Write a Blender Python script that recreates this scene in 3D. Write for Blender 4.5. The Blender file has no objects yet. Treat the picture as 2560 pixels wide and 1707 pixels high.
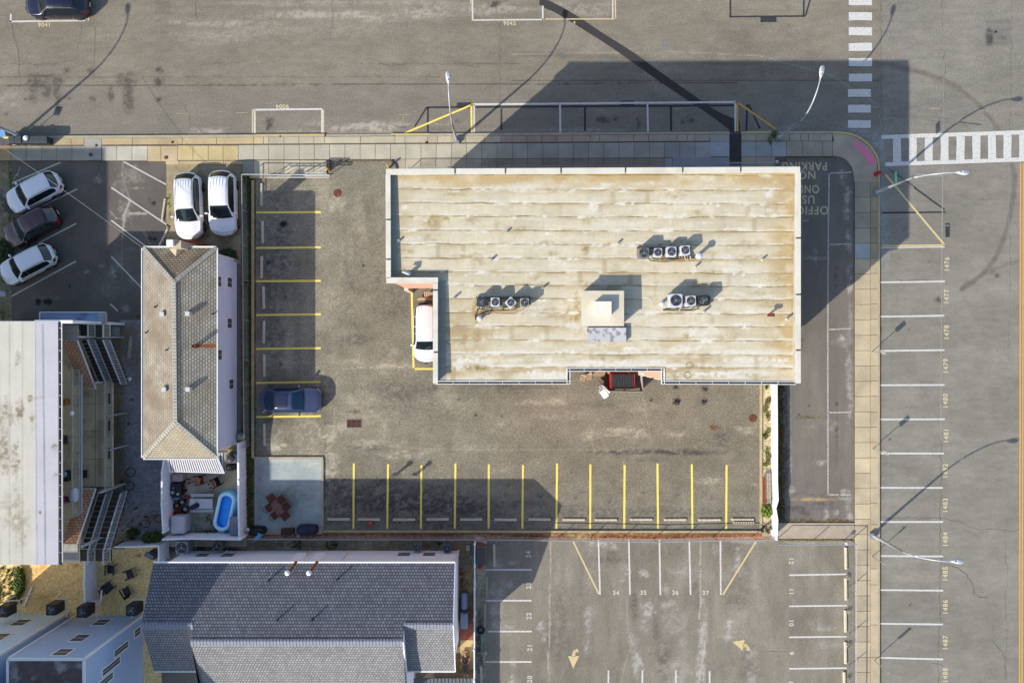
import bpy, math, random
import numpy as np
from mathutils import Vector, Matrix

# ------------------------------------------------------------------ camera, sky, sun, exposure
H = 60.0          # camera height above the ground
S = 0.03          # metres per photo pixel on the ground
scn = bpy.context.scene
C = scn.collection
cam_d = bpy.data.cameras.new('camera'); cam = bpy.data.objects.new('camera', cam_d); C.objects.link(cam)
cam.location = (0, 0, H); cam.rotation_euler = (0, 0, 0)
cam_d.sensor_width = 36; cam_d.lens = 18 / (1280 * S / H); cam_d.clip_start = 1; cam_d.clip_end = 3000
scn.camera = cam
SD = Vector((1.12, 0.965, -1.0)).normalized()
w = bpy.data.worlds.new('World'); scn.world = w; w.use_nodes = True
wn = w.node_tree; bg = wn.nodes['Background']
sky = wn.nodes.new('ShaderNodeTexSky'); sky.sky_type = 'NISHITA'; sky.sun_disc = False
sky.sun_elevation = math.radians(34.1); sky.sun_rotation = math.atan2(-SD.x, -SD.y)
sky.air_density = 1.0; sky.dust_density = 1.2; sky.ozone_density = 1.2
wn.links.new(sky.outputs[0], bg.inputs[0]); bg.inputs[1].default_value = 0.15
sl = bpy.data.lights.new('sun', 'SUN'); sl.energy = 4.05; sl.angle = math.radians(0.55); sl.color = (1, .93, .82)
so = bpy.data.objects.new('sun', sl); C.objects.link(so); so.rotation_euler = SD.to_track_quat('-Z', 'Y').to_euler()
so.location = (-60, -50, 80)
scn.view_settings.view_transform = 'Standard'; scn.view_settings.look = 'None'
scn.view_settings.exposure = 0.58; scn.view_settings.gamma = 1
scn.cycles.diffuse_bounces = 8
scn.cycles.max_bounces = 10

K = 0.60          # sunlit photo value -> base colour
rnd = random.Random(7)

def P(px, py, z=0.0):
    "a photo pixel seen at height z, as a world point"
    k = (H - z) / H * S
    return Vector(((px - 1280) * k, (853.5 - py) * k, z))
def G(rx, ry, z=0.0):
    "ground pixel units measured from the point under the camera"
    return Vector((rx * S, -ry * S, z))
def lin(c):
    c = c / 255.0
    return c / 12.92 if c <= .04045 else ((c + .055) / 1.055) ** 2.4
def col(r, g, b, k=K): return (lin(r) * k, lin(g) * k, lin(b) * k, 1)

# ------------------------------------------------------------------ materials
MATS = {}
def mat(name, rgb, rough=.8, metal=0., var=.12, scale=3., spec=.4, bump=0., k=K, fine=0., coat=0., stain=None, stain_amt=0., stain_scale=1.):
    if name in MATS: return MATS[name]
    m = bpy.data.materials.new(name); m.use_nodes = True; nt = m.node_tree; b = nt.nodes['Principled BSDF']
    c = col(*rgb, k)
    tc = nt.nodes.new('ShaderNodeTexCoord'); out = None
    nz = nt.nodes.new('ShaderNodeTexNoise'); nz.inputs['Scale'].default_value = scale; nz.inputs['Detail'].default_value = 6
    nt.links.new(tc.outputs['Object'], nz.inputs['Vector'])
    mr = nt.nodes.new('ShaderNodeMapRange'); mr.inputs[1].default_value = .3; mr.inputs[2].default_value = .7
    mr.inputs[3].default_value = 1 - var; mr.inputs[4].default_value = 1 + var
    nt.links.new(nz.outputs['Fac'], mr.inputs[0]); fac = mr.outputs[0]
    if fine:
        n2 = nt.nodes.new('ShaderNodeTexNoise'); n2.inputs['Scale'].default_value = 14; n2.inputs['Detail'].default_value = 3
        nt.links.new(tc.outputs['Object'], n2.inputs['Vector'])
        m2 = nt.nodes.new('ShaderNodeMapRange'); m2.inputs[1].default_value = .3; m2.inputs[2].default_value = .7
        m2.inputs[3].default_value = 1 - fine; m2.inputs[4].default_value = 1 + fine
        nt.links.new(n2.outputs['Fac'], m2.inputs[0])
        mm = nt.nodes.new('ShaderNodeMath'); mm.operation = 'MULTIPLY'
        nt.links.new(fac, mm.inputs[0]); nt.links.new(m2.outputs[0], mm.inputs[1]); fac = mm.outputs[0]
    vm = nt.nodes.new('ShaderNodeVectorMath'); vm.operation = 'SCALE'; vm.inputs[0].default_value = c[:3]
    nt.links.new(fac, vm.inputs['Scale']); outc = vm.outputs[0]
    if stain:
        n3 = nt.nodes.new('ShaderNodeTexNoise'); n3.inputs['Scale'].default_value = stain_scale; n3.inputs['Detail'].default_value = 8
        nt.links.new(tc.outputs['Object'], n3.inputs['Vector'])
        m3 = nt.nodes.new('ShaderNodeMapRange'); m3.inputs[1].default_value = .5; m3.inputs[2].default_value = .62
        m3.inputs[3].default_value = 0; m3.inputs[4].default_value = stain_amt
        nt.links.new(n3.outputs['Fac'], m3.inputs[0])
        mx = nt.nodes.new('ShaderNodeMix'); mx.data_type = 'RGBA'; mx.inputs['B'].default_value = col(*stain, k)
        nt.links.new(m3.outputs[0], mx.inputs['Factor']); nt.links.new(outc, mx.inputs['A']); outc = mx.outputs['Result']
    nt.links.new(outc, b.inputs['Base Color'])
    b.inputs['Roughness'].default_value = rough; b.inputs['Metallic'].default_value = metal
    b.inputs['Specular IOR Level'].default_value = spec
    if coat: b.inputs['Coat Weight'].default_value = coat; b.inputs['Coat Roughness'].default_value = .08
    if bump:
        bp = nt.nodes.new('ShaderNodeBump'); bp.inputs['Strength'].default_value = bump; bp.inputs['Distance'].default_value = .02
        nt.links.new(nz.outputs['Fac'], bp.inputs['Height']); nt.links.new(bp.outputs[0], b.inputs['Normal'])
    MATS[name] = m; return m

def attrmat(name, speck=.35, sscale=9., mid=.08, rough=.92, sparkle=0., spec=.2, gain=1.):
    "base colour from the surface's own colour attribute, broken up by aggregate speckle"
    if name in MATS: return MATS[name]
    m = bpy.data.materials.new(name); m.use_nodes = True; nt = m.node_tree; b = nt.nodes['Principled BSDF']
    at = nt.nodes.new('ShaderNodeAttribute'); at.attribute_name = 'Col'
    tc = nt.nodes.new('ShaderNodeTexCoord')
    n1 = nt.nodes.new('ShaderNodeTexNoise'); n1.inputs['Scale'].default_value = sscale; n1.inputs['Detail'].default_value = 5; n1.inputs['Roughness'].default_value = .75
    nt.links.new(tc.outputs['Object'], n1.inputs['Vector'])
    m1 = nt.nodes.new('ShaderNodeMapRange'); m1.inputs[1].default_value = .3; m1.inputs[2].default_value = .7
    m1.inputs[3].default_value = gain * (1 - speck); m1.inputs[4].default_value = gain * (1 + speck)
    nt.links.new(n1.outputs['Fac'], m1.inputs[0])
    n2 = nt.nodes.new('ShaderNodeTexNoise'); n2.inputs['Scale'].default_value = .6; n2.inputs['Detail'].default_value = 6
    nt.links.new(tc.outputs['Object'], n2.inputs['Vector'])
    m2 = nt.nodes.new('ShaderNodeMapRange'); m2.inputs[1].default_value = .3; m2.inputs[2].default_value = .7
    m2.inputs[3].default_value = 1 - mid; m2.inputs[4].default_value = 1 + mid
    nt.links.new(n2.outputs['Fac'], m2.inputs[0])
    mm = nt.nodes.new('ShaderNodeMath'); mm.operation = 'MULTIPLY'
    nt.links.new(m1.outputs[0], mm.inputs[0]); nt.links.new(m2.outputs[0], mm.inputs[1])
    vm = nt.nodes.new('ShaderNodeVectorMath'); vm.operation = 'SCALE'
    nt.links.new(at.outputs['Color'], vm.inputs[0]); nt.links.new(mm.outputs[0], vm.inputs['Scale'])
    outc = vm.outputs[0]
    if sparkle:
        v = nt.nodes.new('ShaderNodeTexVoronoi'); v.inputs['Scale'].default_value = 7
        nt.links.new(tc.outputs['Object'], v.inputs['Vector'])
        m3 = nt.nodes.new('ShaderNodeMapRange'); m3.inputs[1].default_value = .10; m3.inputs[2].default_value = .22
        m3.inputs[3].default_value = sparkle; m3.inputs[4].default_value = 0
        nt.links.new(v.outputs['Distance'], m3.inputs[0])
        gt = nt.nodes.new('ShaderNodeSeparateColor'); nt.links.new(v.outputs['Color'], gt.inputs[0])
        g2 = nt.nodes.new('ShaderNodeMath'); g2.operation = 'GREATER_THAN'; g2.inputs[1].default_value = .6
        nt.links.new(gt.outputs[0], g2.inputs[0])
        g3 = nt.nodes.new('ShaderNodeMath'); g3.operation = 'MULTIPLY'
        nt.links.new(g2.outputs[0], g3.inputs[0]); nt.links.new(m3.outputs[0], g3.inputs[1])
        mx = nt.nodes.new('ShaderNodeMix'); mx.data_type = 'RGBA'; mx.inputs['B'].default_value = col(226, 214, 190)
        nt.links.new(g3.outputs[0], mx.inputs['Factor']); nt.links.new(outc, mx.inputs['A']); outc = mx.outputs['Result']
    nt.links.new(outc, b.inputs['Base Color'])
    b.inputs['Roughness'].default_value = rough; b.inputs['Specular IOR Level'].default_value = spec
    bp = nt.nodes.new('ShaderNodeBump'); bp.inputs['Strength'].default_value = .25; bp.inputs['Distance'].default_value = .02
    nt.links.new(n1.outputs['Fac'], bp.inputs['Height']); nt.links.new(bp.outputs[0], b.inputs['Normal'])
    MATS[name] = m; return m

def paintmat(name, rgb, under=(135, 127, 116), wear=.5, scale=5., k=K):
    "road paint worn through to the surface below"
    if name in MATS: return MATS[name]
    m = bpy.data.materials.new(name); m.use_nodes = True; nt = m.node_tree; b = nt.nodes['Principled BSDF']
    tc = nt.nodes.new('ShaderNodeTexCoord')
    n = nt.nodes.new('ShaderNodeTexNoise'); n.inputs['Scale'].default_value = scale; n.inputs['Detail'].default_value = 9; n.inputs['Roughness'].default_value = .8
    nt.links.new(tc.outputs['Object'], n.inputs['Vector'])
    mr = nt.nodes.new('ShaderNodeMapRange'); mr.inputs[1].default_value = .62 - .22 * wear; mr.inputs[2].default_value = .80 - .22 * wear
    mr.inputs[3].default_value = 0; mr.inputs[4].default_value = min(1, .35 + wear)
    nt.links.new(n.outputs['Fac'], mr.inputs[0])
    mx = nt.nodes.new('ShaderNodeMix'); mx.data_type = 'RGBA'
    mx.inputs['A'].default_value = col(*rgb, k); mx.inputs['B'].default_value = col(*under)
    nt.links.new(mr.outputs[0], mx.inputs['Factor']); nt.links.new(mx.outputs['Result'], b.inputs['Base Color'])
    b.inputs['Roughness'].default_value = .7
    MATS[name] = m; return m

def shinglemat(name, c1, c2, cm, bw, bh, mort, offset=.5, smooth=.1, stain=None, mid=.15, light=None, splash=0.):
    "roof covering laid in courses, on the roof plane's own along/up coordinates"
    m = bpy.data.materials.new(name); m.use_nodes = True; nt = m.node_tree; b = nt.nodes['Principled BSDF']
    uv = nt.nodes.new('ShaderNodeUVMap'); uv.uv_map = 'UVMap'
    br = nt.nodes.new('ShaderNodeTexBrick'); br.offset = offset
    br.inputs['Color1'].default_value = col(*c1); br.inputs['Color2'].default_value = col(*c2); br.inputs['Mortar'].default_value = col(*cm)
    br.inputs['Scale'].default_value = 1; br.inputs['Mortar Size'].default_value = mort; br.inputs['Mortar Smooth'].default_value = smooth
    br.inputs['Brick Width'].default_value = bw; br.inputs['Row Height'].default_value = bh
    nt.links.new(uv.outputs[0], br.inputs['Vector'])
    n2 = nt.nodes.new('ShaderNodeTexNoise'); n2.inputs['Scale'].default_value = .9; n2.inputs['Detail'].default_value = 8
    nt.links.new(uv.outputs[0], n2.inputs['Vector'])
    m2 = nt.nodes.new('ShaderNodeMapRange'); m2.inputs[1].default_value = .3; m2.inputs[2].default_value = .7
    m2.inputs[3].default_value = 1 - mid; m2.inputs[4].default_value = 1 + mid
    nt.links.new(n2.outputs['Fac'], m2.inputs[0])
    vm = nt.nodes.new('ShaderNodeVectorMath'); vm.operation = 'SCALE'
    nt.links.new(br.outputs['Color'], vm.inputs[0]); nt.links.new(m2.outputs[0], vm.inputs['Scale'])
    outc = vm.outputs[0]
    if stain:
        n3 = nt.nodes.new('ShaderNodeTexNoise'); n3.inputs['Scale'].default_value = .35; n3.inputs['Detail'].default_value = 10; n3.inputs['Roughness'].default_value = .65
        nt.links.new(uv.outputs[0], n3.inputs['Vector'])
        m3 = nt.nodes.new('ShaderNodeMapRange'); m3.inputs[1].default_value = .42; m3.inputs[2].default_value = .68
        m3.inputs[3].default_value = 0; m3.inputs[4].default_value = .65
        nt.links.new(n3.outputs['Fac'], m3.inputs[0])
        mx = nt.nodes.new('ShaderNodeMix'); mx.data_type = 'RGBA'; mx.inputs['B'].default_value = col(*stain)
        nt.links.new(m3.outputs[0], mx.inputs['Factor']); nt.links.new(outc, mx.inputs['A']); outc = mx.outputs['Result']
    nt.links.new(outc, b.inputs['Base Color'])
    b.inputs['Roughness'].default_value = .95; b.inputs['Specular IOR Level'].default_value = .15
    bp = nt.nodes.new('ShaderNodeBump'); bp.inputs['Strength'].default_value = .4; bp.inputs['Distance'].default_value = .015
    nt.links.new(br.outputs['Fac'], bp.inputs['Height']); bp.invert = True; nt.links.new(bp.outputs[0], b.inputs['Normal'])
    MATS[name] = m; return m

def glassmat(name, rgb=(30, 44, 56), rough=.12):
    if name in MATS: return MATS[name]
    m = mat(name, rgb, rough=rough, var=.05, spec=.45, scale=.6)
    return m

# ------------------------------------------------------------------ tagging and mesh building
def wloc(o):
    v = Vector((0, 0, 0))
    while o: v += o.location; o = o.parent
    return v
def tag(o, label=None, cat=None, group=None, kind=None):
    if label: o['label'] = label
    if cat: o['category'] = cat
    if group: o['group'] = group
    if kind: o['kind'] = kind
    return o
def thing(name, label, cat, loc=(0, 0, 0), group=None):
    o = bpy.data.objects.new(name, None); C.objects.link(o); o.location = loc; o.empty_display_size = .2
    return tag(o, label, cat, group)
def children(o): return [c for c in bpy.data.objects if c.parent == o]
def dup(root, loc, rotz=0, label=None, group=None):
    r = root.copy(); C.objects.link(r); r.location = loc; r.rotation_euler = (0, 0, rotz)
    if label: r['label'] = label
    if group: r['group'] = group
    for ch in list(root.children):
        c = ch.copy(); C.objects.link(c); c.parent = r
        for g in list(ch.children):
            d = g.copy(); C.objects.link(d); d.parent = c
    return r

class MB:
    def __init__(s): s.v = []; s.f = []; s.m = []; s.uv = []; s.cur = 0; s.c = []; s.col = None
    def add(s, vs, fs, uvs=None):
        o = len(s.v); s.v += [tuple(v) for v in vs]
        for i, f in enumerate(fs):
            s.f.append(tuple(o + j for j in f)); s.m.append(s.cur); s.uv.append(uvs[i] if uvs else None); s.c.append(s.col)
        return s
    def quad(s, a, b, c, d, uv=None): return s.add([a, b, c, d], [(0, 1, 2, 3)], [uv] if uv else None)
    def poly(s, pts, uv=None): return s.add(pts, [tuple(range(len(pts)))], [uv] if uv else None)
    def box(s, c, sz, rz=0., M=None):
        x, y, z = sz[0] / 2, sz[1] / 2, sz[2] / 2
        vs = [Vector(v) for v in ((-x, -y, -z), (x, -y, -z), (x, y, -z), (-x, y, -z), (-x, -y, z), (x, -y, z), (x, y, z), (-x, y, z))]
        R = M if M is not None else Matrix.Rotation(rz, 3, 'Z')
        return s.add([R @ v + Vector(c) for v in vs], [(0, 3, 2, 1), (4, 5, 6, 7), (0, 1, 5, 4), (1, 2, 6, 5), (2, 3, 7, 6), (3, 0, 4, 7)])
    def bx(s, x0, x1, y0, y1, z0, z1):
        return s.box(((x0 + x1) / 2, (y0 + y1) / 2, (z0 + z1) / 2), (abs(x1 - x0), abs(y1 - y0), abs(z1 - z0)))
    def prism(s, pts, z0, z1, top=True, bottom=True):
        n = len(pts); a = sum(pts[i][0] * pts[(i + 1) % n][1] - pts[(i + 1) % n][0] * pts[i][1] for i in range(n))
        if a < 0: pts = pts[::-1]
        vs = [(p[0], p[1], z0) for p in pts] + [(p[0], p[1], z1) for p in pts]
        fs = [(i, (i + 1) % n, n + (i + 1) % n, n + i) for i in range(n)]
        if top: fs.append(tuple(range(n, 2 * n)))
        if bottom: fs.append(tuple(range(n - 1, -1, -1)))
        return s.add(vs, fs)
    def bar(s, a, b, wd, ht=None):
        "rectangular bar from a to b"
        a = Vector(a); b = Vector(b); d = b - a; L = d.length
        if L < 1e-6: return s
        q = d.to_track_quat('X', 'Z').to_matrix()
        return s.box((a + b) / 2, (L, wd, ht or wd), M=q)
    def tube(s, pts, r, seg=8, cap=True):
        pts = [Vector(p) for p in pts]; n = len(pts)
        rs = r if isinstance(r, (list, tuple)) else [r] * n
        up = Vector((0, 0, 1)); rings = []
        for i, p in enumerate(pts):
            d = (pts[min(i + 1, n - 1)] - pts[max(i - 1, 0)]).normalized()
            a = d.cross(up if abs(d.z) < .95 else Vector((1, 0, 0))).normalized(); b = d.cross(a)
            rings.append([p + (a * math.cos(2 * math.pi * k / seg) + b * math.sin(2 * math.pi * k / seg)) * rs[i] for k in range(seg)])
        vs = [v for R in rings for v in R]; fs = []
        for i in range(n - 1):
            for k in range(seg):
                k2 = (k + 1) % seg; fs.append((i * seg + k, i * seg + k2, (i + 1) * seg + k2, (i + 1) * seg + k))
        if cap: fs.append(tuple(range(seg))); fs.append(tuple(range((n - 1) * seg + seg - 1, (n - 1) * seg - 1, -1)))
        return s.add(vs, fs)
    def lathe(s, c, prof, seg=16, axis='Z'):
        "profile of (radius, height) turned about an upright axis at c"
        c = Vector(c); n = len(prof); vs = []
        for r, h in prof:
            for k in range(seg):
                a = 2 * math.pi * k / seg
                v = Vector((r * math.cos(a), r * math.sin(a), h))
                if axis == 'Y': v = Vector((v.x, v.z, v.y))
                if axis == 'X': v = Vector((v.z, v.x, v.y))
                vs.append(c + v)
        fs = [(i * seg + k, i * seg + (k + 1) % seg, (i + 1) * seg + (k + 1) % seg, (i + 1) * seg + k) for i in range(n - 1) for k in range(seg)]
        fs.append(tuple(range(seg - 1, -1, -1))); fs.append(tuple(range((n - 1) * seg, n * seg)))
        return s.add(vs, fs)
    def rbox(s, c, sz, r, rz=0., seg=4):
        "box with rounded upright corners and a small top chamfer"
        pts = []; x, y = sz[0] / 2 - r, sz[1] / 2 - r
        for cx, cy, a0 in ((x, y, 0), (-x, y, 90), (-x, -y, 180), (x, -y, 270)):
            for k in range(seg + 1):
                a = math.radians(a0 + 90 * k / seg); pts.append((cx + r * math.cos(a), cy + r * math.sin(a)))
        n = len(pts); h = sz[2]; ch = min(.25 * r, .2 * h); R = Matrix.Rotation(rz, 3, 'Z'); c = Vector(c); vs = []
        kx = 1 - 2 * ch / sz[0]; ky = 1 - 2 * ch / sz[1]
        for zz, a, b in ((-h / 2, 1, 1), (h / 2 - ch, 1, 1), (h / 2, kx, ky)):
            vs += [R @ Vector((p[0] * a, p[1] * b, zz)) + c for p in pts]
        fs = [(j * n + i, j * n + (i + 1) % n, (j + 1) * n + (i + 1) % n, (j + 1) * n + i) for j in range(2) for i in range(n)]
        fs.append(tuple(range(2 * n, 3 * n))); fs.append(tuple(range(n - 1, -1, -1)))
        return s.add(vs, fs)
    def build(s, name, mats, parent=None, smooth=False, local=False, bevel=0.):
        me = bpy.data.meshes.new(name); off = Vector((0, 0, 0)) if (local or parent is None) else wloc(parent)
        me.from_pydata([(v[0] - off.x, v[1] - off.y, v[2] - off.z) for v in s.v], [], s.f)
        if not isinstance(mats, (list, tuple)): mats = [mats]
        for m in mats: me.materials.append(m)
        if len(mats) > 1: me.polygons.foreach_set('material_index', s.m)
        if any(u for u in s.uv):
            ul = me.uv_layers.new(name='UVMap')
            for p, u in zip(me.polygons, s.uv):
                if u:
                    for li, t in zip(p.loop_indices, u): ul.data[li].uv = t
        if any(c for c in s.c):
            ca = me.color_attributes.new('Col', 'FLOAT_COLOR', 'CORNER')
            for p, c in zip(me.polygons, s.c):
                for li in p.loop_indices: ca.data[li].color = c or (.3, .3, .3, 1)
        if smooth: me.polygons.foreach_set('use_smooth', [True] * len(me.polygons))
        me.update()
        o = bpy.data.objects.new(name, me); C.objects.link(o); o.parent = parent
        if bevel:
            md = o.modifiers.new('bevel', 'BEVEL'); md.width = bevel; md.segments = 2; md.limit_method = 'ANGLE'
        return o

# ------------------------------------------------------------------ noise for the weathering of large surfaces
def hsh(ix, iy, seed):
    n = (ix.astype(np.int64) * 374761393 + iy.astype(np.int64) * 668265263 + seed * 974634777) & 0x7fffffff
    n = (n ^ (n >> 13)) * 1274126177 & 0x7fffffff
    return ((n ^ (n >> 16)) & 0xffff) / 65535.0
def vn(x, y, seed=0):
    ix = np.floor(x); iy = np.floor(y); fx = x - ix; fy = y - iy
    fx = fx * fx * (3 - 2 * fx); fy = fy * fy * (3 - 2 * fy)
    a = hsh(ix, iy, seed); b = hsh(ix + 1, iy, seed); c = hsh(ix, iy + 1, seed); d = hsh(ix + 1, iy + 1, seed)
    return (a * (1 - fx) + b * fx) * (1 - fy) + (c * (1 - fx) + d * fx) * fy
def fbm(x, y, o=4, seed=0):
    t = 0; a = .5; s = 0
    for i in range(o):
        t = t + a * vn(x * 2 ** i, y * 2 ** i, seed + i * 17); s += a; a *= .55
    return t / s
def sstep(a, b, x):
    t = np.clip((x - a) / (b - a), 0, 1); return t * t * (3 - 2 * t)
def blob(px, py, x, y, rx, ry, seed=0, rag=.5, soft=.5):
    "ragged patch: 1 inside, 0 outside"
    wob = fbm(px / max(8, rx * .5) + seed * 3.7, py / max(8, ry * .5) + seed, 4, seed)
    d = np.sqrt(((px - x) / rx) ** 2 + ((py - y) / ry) ** 2) + (wob - .5) * 2 * rag
    return 1 - sstep(1 - soft, 1 + soft * .4, d)
def seg(px, py, a, b, wd, soft=1.5, jit=0., seed=0):
    ax, ay = a; bx_, by = b; dx, dy = bx_ - ax, by - ay; L2 = dx * dx + dy * dy
    t = np.clip(((px - ax) * dx + (py - ay) * dy) / L2, 0, 1)
    d = np.hypot(px - ax - t * dx, py - ay - t * dy)
    if jit: d = d + (fbm(px / 12, py / 12, 3, seed) - .5) * jit
    return 1 - sstep(wd / 2, wd / 2 + soft, d)
def mixc(c, t, rgb):
    return c * (1 - t[:, None]) + np.array(rgb, float)[None, :] * t[:, None]
def tolin(c):
    c = np.clip(c, 0, 255) / 255.
    return np.where(c <= .04045, c / 12.92, ((c + .055) / 1.055) ** 2.4) * K

def sheet(name, x0, y0, x1, y1, z, res, paint, m, kind='structure', zf=None, keep=None, zimg=None, parent=None, pad=None):
    "a rectangular sheet given in photo pixels at height z, coloured by paint(px, py)"
    zi = z if zimg is None else zimg
    a = P(x0, y1, zi); b = P(x1, y0, zi)
    nx = max(2, int((b.x - a.x) / res) + 1); ny = max(2, int((b.y - a.y) / res) + 1)
    xs = np.linspace(a.x, b.x, nx); ys = np.linspace(a.y, b.y, ny)
    if pad:
        xs = np.concatenate([[xs[0] - pad, xs[0] - pad / 3], xs, [xs[-1] + pad / 3, xs[-1] + pad]]); ys = np.concatenate([[ys[0] - pad, ys[0] - pad / 3], ys, [ys[-1] + pad / 3, ys[-1] + pad]])
        nx = len(xs); ny = len(ys)
    X, Y = np.meshgrid(xs, ys); X = X.ravel(); Y = Y.ravel()
    k = (H - zi) / H * S
    px = X / k + 1280; py = 853.5 - Y / k
    Z = np.full_like(X, z) if zf is None else zf(px, py)
    off = wloc(parent) if parent else Vector((0, 0, 0))
    co = np.stack([X - off.x, Y - off.y, Z - off.z], 1).astype(np.float32)
    i = np.arange(nx * ny).reshape(ny, nx)
    q = np.stack([i[:-1, :-1].ravel(), i[:-1, 1:].ravel(), i[1:, 1:].ravel(), i[1:, :-1].ravel()], 1)
    if keep is not None:
        cx = px[q].mean(1); cy = py[q].mean(1); q = q[keep(cx, cy)]
    me = bpy.data.meshes.new(name)
    me.vertices.add(len(co)); me.vertices.foreach_set('co', co.ravel())
    me.loops.add(q.size); me.loops.foreach_set('vertex_index', q.ravel().astype(np.int32))
    me.polygons.add(len(q)); me.polygons.foreach_set('loop_start', np.arange(0, q.size, 4, dtype=np.int32))
    try: me.polygons.foreach_set('loop_total', np.full(len(q), 4, dtype=np.int32))
    except Exception: pass
    me.update(calc_edges=True); me.validate()
    c = tolin(paint(px, py)); rgba = np.concatenate([c, np.ones((len(c), 1))], 1).astype(np.float32)
    ca = me.color_attributes.new('Col', 'FLOAT_COLOR', 'POINT'); ca.data.foreach_set('color', rgba.ravel())
    me.materials.append(m)
    o = bpy.data.objects.new(name, me); C.objects.link(o); o.parent = parent
    if kind and not parent: o['kind'] = kind
    return o
# ================================================================== GROUND, ROADS, LOTS
A_ROAD = attrmat('asphalt_aged', .36, 10, .07, sparkle=.35)
A_EAST = attrmat('asphalt_smooth', .20, 10, .07, sparkle=.1)
A_LOT = attrmat('asphalt_coarse', .46, 8, .09, sparkle=.8)
A_CONC = attrmat('concrete_sheet', .08, 10, .08)
A_GRAV = attrmat('loose_gravel', .30, 5, .08)
A_SAND = attrmat('loose_sand_gravel', .30, 5, .08, gain=1.4)
A_DIRT = attrmat('dirt', .45, 5, .2, sparkle=.3)
A_ROOF = attrmat('roof_membrane', .07, 6, .05)

def smudges(px, py, c, L, rgb, seed=1, rag=.9):
    for i, (x, y, rx, ry, a) in enumerate(L):
        s = (np.abs(px - x) < rx * 2.2 + 10) & (np.abs(py - y) < ry * 2.2 + 10)
        if not s.any(): continue
        q, r = px[s], py[s]
        t = blob(q, r, x, y, rx, ry, seed + i, rag, .9) * a * (.25 + 1.15 * sstep(.32, .66, fbm(q / 8, r / 6, 4, seed + 3 + i)))
        c[s] = mixc(c[s], np.clip(t, 0, 1), rgb)
    return c
def lines(px, py, c, L, rgb, seed=1):
    for i, (a, b, wd, soft, amp, jit) in enumerate(L):
        s = (px > min(a[0], b[0]) - wd - soft - 4) & (px < max(a[0], b[0]) + wd + soft + 4) & (py > min(a[1], b[1]) - wd - soft - 4) & (py < max(a[1], b[1]) + wd + soft + 4)
        if not s.any(): continue
        t = seg(px[s], py[s], a, b, wd, soft, jit, seed + i) * amp
        c[s] = mixc(c[s], np.clip(t, 0, 1), rgb)
    return c

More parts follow.
